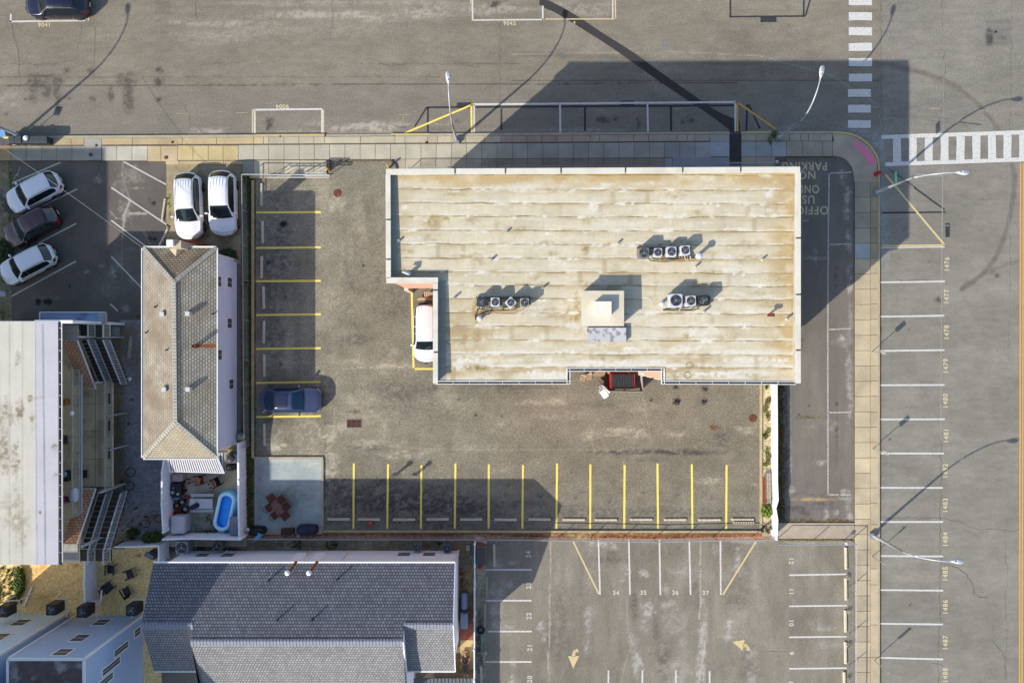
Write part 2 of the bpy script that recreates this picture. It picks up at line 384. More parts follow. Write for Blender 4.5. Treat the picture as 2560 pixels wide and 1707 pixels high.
def paint_road(px, py):
    n = len(px)
    north = np.array([150, 142, 126.]); east = np.array([154, 149, 138.])
    te = sstep(2200, 2206, px)
    c = north[None] * (1 - te[:, None]) + east[None] * te[:, None]
    c = c * (1 + (fbm(px / 140, py / 90, 4, 5) - .5) * .16)[:, None]
    c = c + ((fbm(px / 34, py / 9, 4, 9) - .5) * 20 + (fbm(px / 9, py / 5, 3, 10) - .5) * 14)[:, None]
    # lower carriageway edge beyond the paving seam is greyer
    t = sstep(214, 217, py) * (1 - te); c = mixc(c, t * .35, (143, 138, 132))
    # wheel wear / dust streaks
    dust = (194, 184, 168)
    c = smudges(px, py, c, [(560, 60, 150, 16, .55), (760, 38, 120, 12, .7), (930, 42, 190, 13, .9), (1090, 26, 90, 22, .6), (1240, 20, 90, 24, .6), (1440, 20, 90, 24, .5), (880, 8, 300, 8, .5),
        (560, 90, 120, 20, .35), (860, 75, 160, 22, .25), (520, 328, 60, 8, .7), (900, 318, 110, 16, .9), (1010, 312, 60, 8, .6), (730, 330, 80, 7, .7), (1120, 308, 60, 8, .4), (1480, 325, 150, 6, .5),
        (1300, 326, 120, 5, .4), (20, 250, 30, 22, .4), (780, 300, 60, 18, .2), (1500, 110, 90, 30, .22), (1650, 190, 40, 60, .25)], dust, 21)
    c = smudges(px, py, c, [(2170, 345, 50, 22, .45), (2196, 385, 16, 60, .5), (2204, 520, 9, 110, .5), (2215, 600, 10, 70, .3), (1965, 322, 60, 10, .35), (2120, 325, 60, 8, .4)], (180, 190, 196), 27)
    dark = (96, 88, 80)
    c = smudges(px, py, c, [(1238, 12, 16, 9, 1.), (672, 312, 14, 13, 1.), (676, 300, 10, 6, .7), (398, 178, 9, 10, .95), (397, 205, 13, 11, 1.), (397, 248, 8, 8, .8), (227, 176, 10, 9, .5), (226, 176, 10, 8, .6),
        (167, 176, 9, 8, .5), (231, 246, 8, 10, .6), (170, 246, 8, 8, .6), (143, 276, 10, 8, .5), (1147, 303, 12, 8, .6), (16, 286, 8, 6, .6), (66, 248, 6, 4, .7), (1512, 300, 22, 9, .6), (1540, 298, 8, 8, .7),
        (1596, 310, 6, 18, .7), (1720, 296, 8, 8, .9), (1730, 302, 10, 6, .6), (1706, 304, 5, 6, .8), (1440, 20, 20, 9, .3), (2475, 95, 16, 18, .2), (2130, 190, 14, 6, .3),
        (2344, 748, 12, 9, .6), (2201, 828, 5, 6, 1.), (2201, 820, 3, 4, .8), (2223, 1098, 4, 4, .6), (2276, 1512, 4, 4, .9), (2434, 1475, 4, 5, .7), (2433, 1483, 2, 7, .6), (2492, 690, 8, 8, .5), (2480, 683, 8, 6, .4),
        (2488, 646, 7, 5, .5), (2262, 570, 10, 8, .5), (2334, 1262, 10, 4, .3), (2257, 1317, 3, 3, .8), (2323, 655, 3, 3, .8), (2217, 750, 3, 3, .8), (2262, 748, 3, 2, .7), (2271, 826, 3, 4, .7), (2286, 893, 4, 4, .7)], dark, 31, .8)
    # damp spills
    sp = (112, 106, 96)
    c = smudges(px, py, c, [(88, 205, 24, 22, 1.4), (84, 238, 12, 22, 1.3), (116, 228, 14, 22, 1.2), (137, 204, 26, 18, 1.3), (143, 236, 12, 24, 1.2), (146, 270, 8, 16, .8), (278, 240, 8, 24, 1.3), (320, 200, 26, 22, 1.4), (321, 246, 15, 38, 1.5), (106, 190, 44, 6, 1.)], sp, 41, .35)
    t = ((px > 388) & (px < 424) & (py < 35)); c[t] *= .95
    # patched utility cut and its darker corner
    pm = (px > 2463) & (px < 2528) & (py > 49) & (py < 113)
    c[pm] = c[pm] * .93
    c = smudges(px, py, c, [(2474, 93, 10, 22, 1.3), (2500, 78, 22, 6, .4), (2508, 96, 18, 6, .4)], (92, 90, 88), 51, .4)
    # skid marks on the avenue
    sk = (126, 119, 110)
    arc = [(2190, 158), (2230, 162), (2270, 172), (2310, 183), (2350, 196), (2385, 213), (2420, 238), (2450, 266), (2476, 297), (2500, 332)]
    arc2 = [(2530, 410), (2537, 440), (2534, 490), (2525, 540), (2508, 600), (2488, 646), (2462, 680), (2432, 705), (2405, 723)]
    arc3 = [(2560, 650), (2520, 660), (2480, 675), (2450, 690), (2405, 722)]
    for A, wv in ((arc, 6), (arc2, 7), (arc3, 4)):
        c = lines(px, py, c, [(A[i], A[i + 1], wv, 5, .62 if A is not arc3 else .4, 5) for i in range(len(A) - 1)], sk, 60)
    c = lines(px, py, c, [((2184, 166), (2300, 182), 2, 3, .35, 2), ((2300, 182), (2400, 230), 2, 3, .3, 2), ((2405, 723), (2420, 705), 10, 4, .5, 6)], sk, 66)
    # longitudinal paving seams
    c = lines(px, py, c, [((0, 215), (1840, 208), 1, 1.5, .55, 3), ((0, 192), (1100, 192), .8, 1.5, .25, 4), ((900, 161), (1300, 160), .8, 1.5, .3, 5), ((1280, 202), (2200, 201), .8, 2, .4, 3), ((1300, 136), (1900, 160), 3, 8, .15, 6)], (70, 66, 62), 70)
    c = lines(px, py, c, [((1280, 136), (1700, 130), 1, 1.2, .5, 3), ((1700, 130), (1900, 140), 1, 1.2, .5, 3), ((1900, 140), (2080, 190), 1.5, 1.2, .6, 3), ((2080, 190), (2200, 265), 1, 1.2, .5, 2), ((2200, 265), (2310, 365), 1, 1.2, .4, 2)], (190, 188, 180), 77)
    # blue-grey gutter bloom along the avenue kerb
    t = sstep(2230, 2198, px) * sstep(330, 460, py) * (1 - sstep(640, 760, py)); c = mixc(c, t * .25, (170, 182, 190))
    c = mixc(c, sstep(2215, 2220, px) * (1 - sstep(2220, 2226, px)) * .10 * sstep(600, 700, py), (185, 182, 175))
    return c

def paint_lot(px, py):
    c = np.tile(np.array([[150, 145, 127.]]), (len(px), 1))
    c = c * (1 + (fbm(px / 130, py / 130, 4, 15) - .5) * .24)[:, None]
    c = c + ((fbm(px / 22, py / 22, 4, 19) - .5) * 26 + (fbm(px / 7, py / 7, 3, 20) - .5) * 18)[:, None]
    t = sstep(1180, 1300, px) * sstep(1330, 1150, py) * .3; c = mixc(c, t, (140, 126, 108))
    c = smudges(px, py, c, [(860, 640, 26, 70, .2), (845, 510, 20, 26, .7), (900, 1010, 60, 40, .45), (905, 1050, 55, 30, .5), (820, 1090, 40, 22, .7), (780, 1100, 30, 30, .45), (690, 1115, 34, 12, 1.), (700, 1080, 40, 26, .35),
        (860, 1068, 40, 12, .7), (770, 1060, 30, 12, .5), (910, 1110, 40, 14, .5), (745, 1080, 14, 40, .3), (960, 1080, 12, 50, .35), (980, 915, 110, 9, .6), (880, 905, 40, 8, .5), (1020, 1135, 60, 14, .6), (1000, 1112, 80, 12, .35), (830, 1175, 24, 34, .7),
        (830, 1140, 26, 16, .6), (720, 860, 14, 70, .4), (690, 520, 14, 26, .4), (690, 690, 12, 24, .5), (690, 860, 40, 12, .3), (730, 905, 40, 16, .4), (700, 560, 10, 20, .4), (980, 890, 16, 40, .3), (970, 920, 40, 20, .25), (1010, 1180, 24, 8, .3), (1200, 1120, 60, 12, .25),
        (1480, 1085, 34, 10, .55), (1540, 1080, 40, 14, .6), (1470, 1090, 16, 14, .6), (1590, 1080, 36, 16, .45), (1690, 1085, 30, 12, .35), (1330, 1005, 40, 10, .4), (1390, 1005, 26, 10, .5), (1870, 1075, 30, 10, .6), (1770, 1200, 40, 10, .5), (1700, 1088, 12, 12, .6), (1560, 1155, 5, 12, .5),
        (1885, 1210, 10, 4, .8), (1670, 1122, 10, 5, .7), (826, 1214, 10, 8, .8), (860, 1250, 30, 30, .35), (960, 1235, 30, 16, .3), (770, 1135, 40, 20, .5), (645, 690, 8, 30, .3), (760, 1020, 40, 30, .4), (800, 480, 30, 40, .3), (900, 560, 24, 60, .3), (840, 760, 60, 50, .25), (800, 960, 40, 40, .5), (1120, 1010, 70, 20, .3), (1250, 1060, 50, 18, .35), (1400, 1040, 60, 14, .3), (1600, 1020, 60, 16, .25), (1100, 1190, 30, 16, .3), (1000, 1250, 20, 30, .35), (1160, 1240, 26, 20, .35), (1260, 1170, 30, 12, .3), (1340, 1160, 24, 12, .3)], (206, 196, 172), 120)
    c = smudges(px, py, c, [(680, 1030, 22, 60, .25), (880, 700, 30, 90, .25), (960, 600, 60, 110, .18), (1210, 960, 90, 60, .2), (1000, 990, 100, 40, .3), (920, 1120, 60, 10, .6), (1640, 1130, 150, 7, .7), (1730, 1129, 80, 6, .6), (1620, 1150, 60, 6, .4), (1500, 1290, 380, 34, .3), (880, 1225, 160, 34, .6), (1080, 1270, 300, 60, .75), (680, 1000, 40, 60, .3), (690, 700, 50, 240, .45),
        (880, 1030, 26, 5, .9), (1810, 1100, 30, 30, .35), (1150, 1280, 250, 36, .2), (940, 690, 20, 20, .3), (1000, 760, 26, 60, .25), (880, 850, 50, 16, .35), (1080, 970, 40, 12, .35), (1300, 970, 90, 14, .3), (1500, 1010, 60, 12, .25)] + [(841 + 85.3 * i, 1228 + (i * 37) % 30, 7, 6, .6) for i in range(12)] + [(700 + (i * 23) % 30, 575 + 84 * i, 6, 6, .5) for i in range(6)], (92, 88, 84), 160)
    c = smudges(px, py, c, [(709, 561, 9, 8, 1.6), (672, 657, 6, 6, .8), (680, 655, 5, 7, .7), (1691, 969, 8, 7, 1.6), (1692, 1004, 9, 9, 1.7), (1762, 971, 9, 8, 1.7), (1761, 1004, 8, 8, 1.7), (1067, 906, 6, 3, 1.3), (1629, 999, 5, 4, .8), (1146, 998, 5, 3, .7), (1190, 1038, 5, 3, .8), (1254, 1041, 6, 3, .8), (1149, 1041, 3, 3, .8), (909, 664, 4, 4, .8), (938, 665, 3, 3, .9)], (44, 44, 50), 190, .5)
    c = smudges(px, py, c, [(1788, 1069, 18, 7, 1.3), (1795, 1066, 8, 5, 1.)], (124, 86, 62), 210, .6)
    c = smudges(px, py, c, [(1272, 1212, 10, 8, 1.), (950, 1110, 4, 4, .5), (760, 650, 16, 40, .12), (805, 678, 6, 6, .5)], (118, 116, 60), 214, .6)
    # sealed joints and concrete collar round the grate
    c = lines(px, py, c, [((835, 1020), (840, 1085), 3, 3, .45, 4), ((900, 1068), (836, 1020), 1.5, 3, .4, 4), ((700, 1130), (680, 1200), 1, 3, .0, 1), ((1605, 980), (1628, 1110), 1.2, 1.5, .55, 3), ((1474, 1065), (1486, 1130), 1.2, 1.8, .6, 3), ((1280, 1124), (1560, 1125), 1, 2, .4, 3), ((1000, 1120), (1280, 1126), 1, 2, .45, 3), ((1000, 915), (1030, 912), 1, 2, .4, 3), ((838, 1104), (812, 1128), 1.5, 2, .7, 3), ((862, 915), (860, 800), .8, 2, .15, 3)], (190, 180, 158), 220)
    t = ((px > 836) & (px < 928) & (py > 1010) & (py < 1082)); c[t] = mixc(c[t], np.full(t.sum(), .3), (156, 146, 130))
    return c

def paint_lot2(px, py):
    c = np.tile(np.array([[152, 145, 130.]]), (len(px), 1))
    c = c * (1 + (fbm(px / 100, py / 220, 4, 25) - .5) * .22)[:, None]
    c = c + ((fbm(px / 16, py / 60, 4, 29) - .5) * 26 + (fbm(px / 6, py / 10, 3, 28) - .5) * 12)[:, None]
    c = smudges(px, py, c, [(1505, 1352, 34, 14, .9), (1520, 1365, 22, 10, .7), (1563, 1430, 12, 24, .8), (1610, 1432, 14, 12, .8), (1700, 1430, 30, 14, .5), (1665, 1470, 8, 20, .6), (1670, 1510, 22, 10, .7), (1617, 1525, 20, 22, .9), (1610, 1560, 14, 26, .5), (1470, 1460, 16, 60, .35), (1470, 1560, 10, 50, .6), (1466, 1615, 9, 20, .7),
        (1580, 1600, 18, 24, .4), (1595, 1655, 16, 30, .9), (1590, 1670, 8, 18, .8), (1760, 1560, 9, 50, .6), (1758, 1620, 13, 50, .9), (1752, 1680, 14, 40, .9), (1755, 1500, 9, 10, .9), (1830, 1560, 12, 30, .8), (1818, 1590, 22, 9, .7), (1850, 1350, 34, 12, .7), (1846, 1400, 10, 40, .7), (1845, 1425, 22, 12, .7), (1895, 1350, 40, 10, .6),
        (1880, 1635, 20, 12, .6), (1878, 1690, 16, 30, .5), (1700, 1680, 40, 40, .4), (1690, 1560, 40, 60, .35), (1355, 1565, 16, 12, .8), (1362, 1590, 12, 16, .8), (1260, 1570, 30, 16, .6), (1240, 1560, 18, 14, .6), (1280, 1545, 20, 20, .3), (1245, 1478, 22, 20, .6), (1270, 1460, 20, 14, .5), (1240, 1410, 16, 12, .8), (1280, 1405, 14, 8, .7), (1235, 1520, 12, 16, .6), (1284, 1655, 10, 14, .9), (1285, 1700, 12, 12, .8), (1240, 1530, 12, 8, .7),
        (1790, 1380, 10, 20, .6), (1800, 1370, 10, 12, .4), (1475, 1380, 8, 20, .4), (1885, 1450, 22, 30, .2), (2060, 1570, 30, 8, .5), (2040, 1560, 20, 20, .25), (2070, 1610, 50, 10, .3), (1400, 1500, 30, 100, .2)], (196, 192, 184), 320)
    c = smudges(px, py, c, [(1640, 1570, 14, 90, .4), (1585, 1500, 10, 60, .5), (1520, 1400, 30, 20, .5), (1830, 1370, 30, 20, .4), (1840, 1480, 40, 40, .35), (1870, 1660, 36, 50, .35), (1400, 1600, 40, 60, .3), (1730, 1480, 20, 40, .3), (1660, 1650, 20, 50, .5), (1320, 1330, 30, 12, .4), (1650, 1380, 90, 20, .25), (1650, 1675, 4, 4, 1.6), (1570, 1397, 3, 3, 1.6), (1770, 1472, 4, 3, 1.2), (1376, 1377, 2, 2, 1.5), (1376, 1391, 2, 2, 1.5)], (108, 102, 94), 350)
    crk = (205, 200, 184)
    A = [(1377, 1350), (1376, 1420), (1374, 1500), (1375, 1560), (1371, 1640), (1372, 1700)]
    B = [(1751, 1355), (1750, 1440), (1752, 1500), (1748, 1545), (1758, 1580), (1762, 1620), (1754, 1660), (1748, 1707)]
    D = [(1566, 1490), (1570, 1570), (1580, 1610), (1562, 1660), (1552, 1707)]
    E = [(1877, 1630), (1900, 1622)]
    for A_, a in ((A, .7), (B, .75), (D, .35), (E, .3)): c = lines(px, py, c, [(A_[i], A_[i + 1], 1.4, 2, a, 4) for i in range(len(A_) - 1)], crk, 370)
    return c

def paint_annex(px, py):
    c = np.tile(np.array([[138, 130, 120.]]), (len(px), 1))
    c = c * (1 + (fbm(px / 40, py / 200, 4, 35) - .5) * .2)[:, None] + ((fbm(px / 8, py / 40, 3, 39) - .5) * 10)[:, None]
    c = smudges(px, py, c, [(2120, 490, 9, 20, .9), (2116, 520, 10, 30, .8), (2106, 440, 8, 20, .7), (2122, 600, 8, 30, .7), (2124, 700, 8, 40, .7), (2126, 800, 8, 40, .6), (2124, 940, 8, 50, .6), (2126, 1000, 8, 80, .6), (2106, 845, 10, 8, .8), (2090, 855, 14, 8, .5), (2112, 850, 20, 18, .4), (2122, 900, 10, 26, .6),
        (2085, 1065, 20, 16, .3), (2108, 1228, 9, 7, .9), (2122, 1230, 5, 5, .9), (1980, 1225, 8, 8, .9), (2066, 1276, 8, 26, .9), (2120, 1262, 8, 26, .8), (2092, 1280, 8, 10, .7), (2066, 1295, 12, 8, .7), (2125, 1290, 8, 14, .7), (2110, 1245, 20, 5, .7), (2050, 1155, 14, 8, .7), (2060, 1154, 10, 6, .7), (2025, 1070, 20, 20, .2), (1974, 1100, 5, 180, .5), (2040, 640, 6, 26, .5), (2040, 645, 26, 4, .6)], (194, 190, 180), 420)
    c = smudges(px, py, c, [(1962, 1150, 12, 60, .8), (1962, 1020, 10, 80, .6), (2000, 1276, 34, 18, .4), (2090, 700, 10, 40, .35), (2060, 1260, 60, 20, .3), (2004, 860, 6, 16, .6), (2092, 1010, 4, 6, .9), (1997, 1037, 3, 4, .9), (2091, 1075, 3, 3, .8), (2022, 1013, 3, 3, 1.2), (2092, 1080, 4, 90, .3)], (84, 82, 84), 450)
    c = smudges(px, py, c, [(2040, 545, 4, 60, .8), (2036, 1043, 26, 4, .9), (2052, 1040, 6, 4, 1.), (2005, 1043, 10, 4, .8), (2050, 822, 12, 4, .8), (2010, 825, 20, 3, .7), (2095, 820, 8, 3, .8)], (132, 130, 92), 470, .8)
    c = smudges(px, py, c, [(2030, 1248, 60, 5, .9), (2045, 1247, 14, 5, 1.)], (198, 168, 128), 480, .6)
    return c

def paint_leftlot(px, py):
    c = np.tile(np.array([[118, 112, 104.]]), (len(px), 1))
    c = c * (1 + (fbm(px / 90, py / 90, 4, 55) - .5) * .24)[:, None] + ((fbm(px / 14, py / 14, 3, 56) - .5) * 10)[:, None]
    c = smudges(px, py, c, [(246, 447, 12, 10, .8), (322, 440, 40, 20, .4), (300, 470, 20, 20, .4), (335, 435, 20, 26, .3), (320, 530, 12, 26, .6), (350, 535, 26, 6, .7), (310, 550, 6, 20, .8), (285, 680, 10, 20, .7), (300, 660, 30, 30, .35), (215, 678, 8, 8, .5), (310, 770, 16, 12, .5), (255, 665, 10, 8, .5), (265, 720, 30, 30, .3), (335, 700, 10, 16, .3), (128, 745, 40, 6, .3), (300, 520, 10, 16, .5), (340, 470, 14, 4, .8), (330, 625, 16, 6, .4)], (186, 178, 164), 520)
    c = smudges(px, py, c, [(385, 509, 6, 5, 1.4), (374, 500, 6, 10, .5), (376, 597, 10, 6, 1.4), (388, 598, 6, 5, 1.2), (96, 755, 8, 8, 1.5), (120, 754, 11, 8, 1.7), (175, 716, 3, 3, 1.4), (384, 580, 5, 5, .8), (346, 792, 3, 3, 1.)], (52, 50, 52), 540, .5)
    c = lines(px, py, c, [((308, 400), (305, 440), 1.2, 2, .5, 4), ((305, 440), (325, 500), 1.2, 2, .4, 4), ((325, 500), (310, 540), 2, 2, .8, 5), ((325, 533), (365, 534), 2, 2, .8, 5), ((310, 545), (306, 590), 1.5, 2, .7, 4), ((275, 528), (290, 545), 1, 2, .5, 3), ((290, 545), (310, 548), 1, 2, .5, 3), ((360, 580), (375, 610), 1.5, 3, .4, 4), ((306, 590), (304, 700), 1, 2, .3, 3), ((60, 405), (70, 400), 1, 2, .0, 4)], (206, 200, 186), 560)
    return c
def flat(r, g, b, seed=1, big=60, amp=.14, small=8, samp=12, marks=()):
    def f(px, py):
        c = np.tile(np.array([[r, g, b]], float), (len(px), 1))
        c = c * (1 + (fbm(px / big, py / big, 4, seed) - .5) * amp * 2)[:, None] + ((fbm(px / small, py / small, 3, seed + 9) - .5) * samp * 2)[:, None]
        for L, rgb in marks: c = smudges(px, py, c, L, rgb, seed + 40)
        return c
    return f

g = MB(); g.quad((-900, -900, -.06), (900, -900, -.06), (900, 900, -.06), (-900, 900, -.06))
tag(g.build('ground', mat('far_ground', (150, 142, 128), var=.25, scale=.15, stain=(120, 122, 92), stain_amt=.6, stain_scale=.03)), kind='structure')
sheet('road', -420, -420, 3000, 346, 0, .09, paint_road, A_ROAD)
sheet('avenue', 2110, 346, 2800, 2150, 0, .10, paint_road, A_EAST)
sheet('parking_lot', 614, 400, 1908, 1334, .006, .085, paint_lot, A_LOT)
sheet('lower_parking_lot', 1186, 1347, 2136, 2100, .006, .10, paint_lot2, A_ROAD)
sheet('side_parking_lot', 1930, 388, 2136, 1310, .006, .085, paint_annex, A_EAST, keep=lambda x, y: (y > 432) | (x < 2094) | (((x - 2090) / 44) ** 2 + ((y - 436) / 46) ** 2 < 1))
sheet('motel_parking_lot', 27, 402, 430, 840, .006, .08, paint_leftlot, A_EAST, keep=lambda x, y: (x < 420) | (y < 640))
sheet('driveway', 416, 401, 612, 660, .012, .09, flat(186, 170, 136, 71, 40, .16, marks=[([(500, 480, 10, 60, .5), (470, 520, 30, 80, .3), (520, 560, 6, 60, .6), (470, 600, 60, 30, .4), (560, 600, 20, 40, .4)], (130, 118, 96)), ([(424, 520, 5, 60, .8)], (150, 144, 70))]), A_CONC)
sheet('alley', 300, 800, 428, 1400, .010, .08, flat(160, 160, 164, 73, 70, .1, 5, 24, marks=[([(330, 860, 20, 60, .8), (320, 830, 26, 30, .8), (345, 900, 10, 60, .5)], (150, 138, 116)), ([(330, 1300, 4, 6, 1.2), (345, 1290, 5, 4, 1.), (352, 1310, 6, 4, 1.2), (330, 1340, 12, 20, .8), (370, 1295, 5, 4, 1.), (340, 1270, 4, 3, 1.), (322, 1060, 4, 6, 1.), (330, 1000, 6, 3, .8), (320, 1370, 30, 12, 1.)], (60, 66, 40))]), A_GRAV)
sheet('motel_apron', 150, 812, 312, 1372, .018, .09, flat(160, 150, 130, 75, 50, .16, marks=[([(300, 1000, 12, 200, .4)], (110, 104, 92))]), A_CONC)
sheet('yard_patio', 404, 1130, 616, 1366, .02, .07, flat(196, 188, 168, 77, 30, .12, marks=[([(570, 1190, 20, 30, .5), (560, 1210, 26, 20, .4)], (206, 192, 146)), ([(520, 1300, 30, 20, .4)], (130, 124, 110))]), A_CONC)
sheet('gravel_yard', -120, 1350, 404, 1760, .014, .07, flat(250, 214, 146, 79, 60, .08, 3.5, 30, marks=[([(100, 1420, 50, 12, .5), (120, 1500, 60, 20, .4), (90, 1450, 30, 20, .3), (345, 1388, 10, 5, .8), (190, 1412, 10, 8, .8)], (190, 150, 90))]), A_SAND)
sheet('side_passage', 380, 1344, 1190, 1420, .012, .08, flat(150, 142, 118, 81, 40, .2, 5, 24, marks=[([(470, 1360, 70, 20, .9), (560, 1372, 60, 14, .9), (740, 1362, 14, 12, 1.), (830, 1362, 16, 14, 1.), (1090, 1360, 24, 12, .9), (700, 1362, 100, 8, .4)], (60, 50, 36)), ([(1140, 1370, 30, 20, .7)], (176, 138, 84))]), A_DIRT)
sheet('side_passage', 1130, 1418, 1190, 1760, .014, .08, flat(172, 146, 104, 83, 30, .25, 4, 30, marks=[([(1155, 1440, 6, 60, .7)], (90, 74, 46)), ([(1175, 1470, 8, 50, .5)], (200, 186, 150))]), A_DIRT)
sheet('lot_margin', 1186, 1347, 1214, 1760, .014, .08, flat(184, 172, 146, 85, 30, .2, 5, 20, marks=[([(1200, 1600, 10, 90, .8)], (104, 98, 84))]), A_DIRT)
sheet('mulch_bed', 620, 1329, 1936, 1349, .02, .06, flat(176, 116, 82, 87, 40, .25, 4, 40, marks=[([(1450, 1337, 60, 8, .9), (1180, 1336, 80, 6, .7), (900, 1335, 100, 6, .5), (1600, 1333, 200, 5, .6)], (206, 180, 122)), ([(760, 1338, 60, 8, .6), (1320, 1340, 60, 6, .6), (1560, 1342, 200, 4, .6)], (96, 62, 44))]), A_DIRT)
sheet('fence_verge', 602, 430, 640, 1350, .015, .06, flat(128, 112, 70, 89, 24, .3, 4, 36, marks=[([(626, y, 9, 26, .9) for y in range(450, 1340, 60)], (88, 92, 30)), ([(612, y, 7, 20, .7) for y in range(480, 1300, 90)], (110, 84, 48))]), A_DIRT)
sheet('rock_bed', 1905, 958, 1932, 1340, .03, .05, flat(222, 204, 160, 91, 16, .2, 2.5, 60), A_GRAV)
sheet('weed_strip', 1926, 958, 1962, 1310, .012, .06, flat(128, 100, 62, 93, 18, .3, 4, 40, marks=[([(1950, y, 9, 20, .9) for y in range(970, 1300, 48)], (92, 92, 56)), ([(1958, y, 7, 22, .9) for y in range(990, 1300, 60)], (128, 136, 142))]), A_DIRT)
sheet('dirt_margin', -140, 404, 29, 840, .012, .08, flat(150, 140, 112, 95, 20, .2, 4, 24, marks=[([(10, 650, 14, 40, 1.2), (24, 560, 5, 60, .7), (26, 440, 5, 40, 1.), (10, 790, 20, 20, .6)], (78, 82, 36)), ([(14, 500, 20, 30, .9)], (90, 92, 96))]), A_DIRT)
sheet('concrete_walk', 1946, 1307, 2136, 1346, .10, .09, flat(206, 190, 168, 97, 40, .06), A_CONC)
sheet('dry_grass_edge', 1946, 1345, 2134, 1354, .016, .05, flat(150, 112, 56, 99, 14, .3, 3, 50), A_DIRT)

# ------------------------------------------------------------------ sidewalks: slabs laid with open joints
SLAB = attrmat('slab_concrete', .14, 9, .16)
M_JOINT = mat('joint_dirt', (112, 100, 80), var=.3, scale=4)
M_KERB = mat('kerb_stone', (196, 186, 160), var=.12, scale=2, fine=.06)
def slabs(mb, xs, ya, yb, colf, z=.125, gap=.016):
    "a row of slabs between the x edges xs and the lines ya(x)/yb(x) (photo pixels)"
    for i in range(len(xs) - 1):
        x0, x1 = xs[i], xs[i + 1]
        a = P(x0, ya(x0), 0); b = P(x1, ya(x1), 0); c_ = P(x1, yb(x1), 0); d = P(x0, yb(x0), 0)
        r, gg, b_ = colf(x0, i); j = rnd.uniform(.96, 1.04); mb.col = col(min(255, r * j), min(255, gg * j), min(255, b_ * j))
        q = [(a.x + gap, a.y - gap), (b.x - gap, b.y - gap), (c_.x - gap, c_.y + gap), (d.x + gap, d.y + gap)]
        zz = z + rnd.uniform(-.004, .004)
        mb.add([(p[0], p[1], .0) for p in q] + [(p[0], p[1], zz) for p in q], [(7, 6, 5, 4)[::-1], (0, 1, 5, 4), (1, 2, 6, 5), (2, 3, 7, 6), (3, 0, 4, 7)])
def ky(x): return 342 - 13 * x / 2080.        # kerb front line of the street
CREAM = (214, 203, 176); TAN = (214, 192, 150); YEL = (222, 203, 150); GREY = (184, 182, 166); DK = (176, 166, 148); PINK = (200, 176, 156)
sw = MB()
# strip behind the kerb
slabs(sw, [-160, -20, 48, 105, 180, 212], lambda x: ky(x) + 6, lambda x: 365 - 8 * x / 1300, lambda x, i: TAN)
slabs(sw, [212, 256], lambda x: ky(x) + 6, lambda x: 402, lambda x, i: (198, 194, 184))
slabs(sw, [256, 333, 458, 543, 635, 660, 673, 711, 748, 786, 812, 902, 988, 1013, 1070, 1094, 1130, 1164, 1211, 1252, 1280, 1316, 1354, 1392, 1431, 1476, 1498, 1545, 1583, 1621, 1692, 1717, 1736, 1774], lambda x: ky(x) + 6, lambda x: 365 - 8 * x / 1300,
      lambda x, i: TAN if x < 640 else (CREAM if x < 1240 else PINK if x < 1470 else (204, 188, 166)))
slabs(sw, [1774, 1823], lambda x: ky(x) + 6, lambda x: 355, lambda x, i: (206, 200, 186))
slabs(sw, [1852, 1889, 1948, 1972, 2000, 2020, 2079], lambda x: ky(x) + 6, lambda x: 354, lambda x, i: (200, 186, 162))
# walking slabs
slabs(sw, [-160, -45, 30], lambda x: 365, lambda x: 403, lambda x, i: (210, 182, 136))
slabs(sw, [30, 68, 106, 144, 182, 219], lambda x: 366, lambda x: 403, lambda x, i: GREY)
slabs(sw, [257, 294, 332, 370], lambda x: 366, lambda x: 403, lambda x, i: (212, 206, 186))
slabs(sw, [370, 404, 446], lambda x: 366, lambda x: 404, lambda x, i: (218, 196, 156))
slabs(sw, [446, 484, 522, 559, 597], lambda x: 365, lambda x: 402, lambda x, i: YEL)
slabs(sw, [597 + 38 * i for i in range(32)] + [1774], lambda x: 364 - 8 * (x - 597) / 1200, lambda x: 401 - 6 * (x - 597) / 1200,
      lambda x, i: (210, 203, 182) if x < 1250 else (190, 186, 176) if x < 1650 else (184, 186, 182))
slabs(sw, [1774, 1823], lambda x: 355, lambda x: 393, lambda x, i: (186, 192, 194))
slabs(sw, [1852, 1889, 1927, 1965], lambda x: 355, lambda x: 393, lambda x, i: (186, 188, 184))
slabs(sw, [1965, 2004, 2054, 2080, 2093], lambda x: 354, lambda x: 392, lambda x, i: (190, 178, 156))
# inner strip against the lots
slabs(sw, [608, 636, 673, 711, 750, 786, 818], lambda x: 402, lambda x: 441, lambda x, i: (216, 205, 178) if x > 630 else (170, 166, 150))
slabs(sw, [986] + [1014 + 38 * i for i in range(18)] + [1680], lambda x: 399 - 3 * (x - 986) / 800, lambda x: 436, lambda x, i: (200, 190, 166) if x < 1200 else (168, 158, 136) if x < 1640 else (178, 180, 178))
slabs(sw, [1680, 1823], lambda x: 394, lambda x: 436, lambda x, i: (168, 172, 176))
slabs(sw, [1852, 1889, 1937], lambda x: 393, lambda x: 430, lambda x, i: (196, 184, 160))
slabs(sw, [416, 450, 510, 560, 608], lambda x: 403, lambda x: 412, lambda x, i: (216, 196, 156))
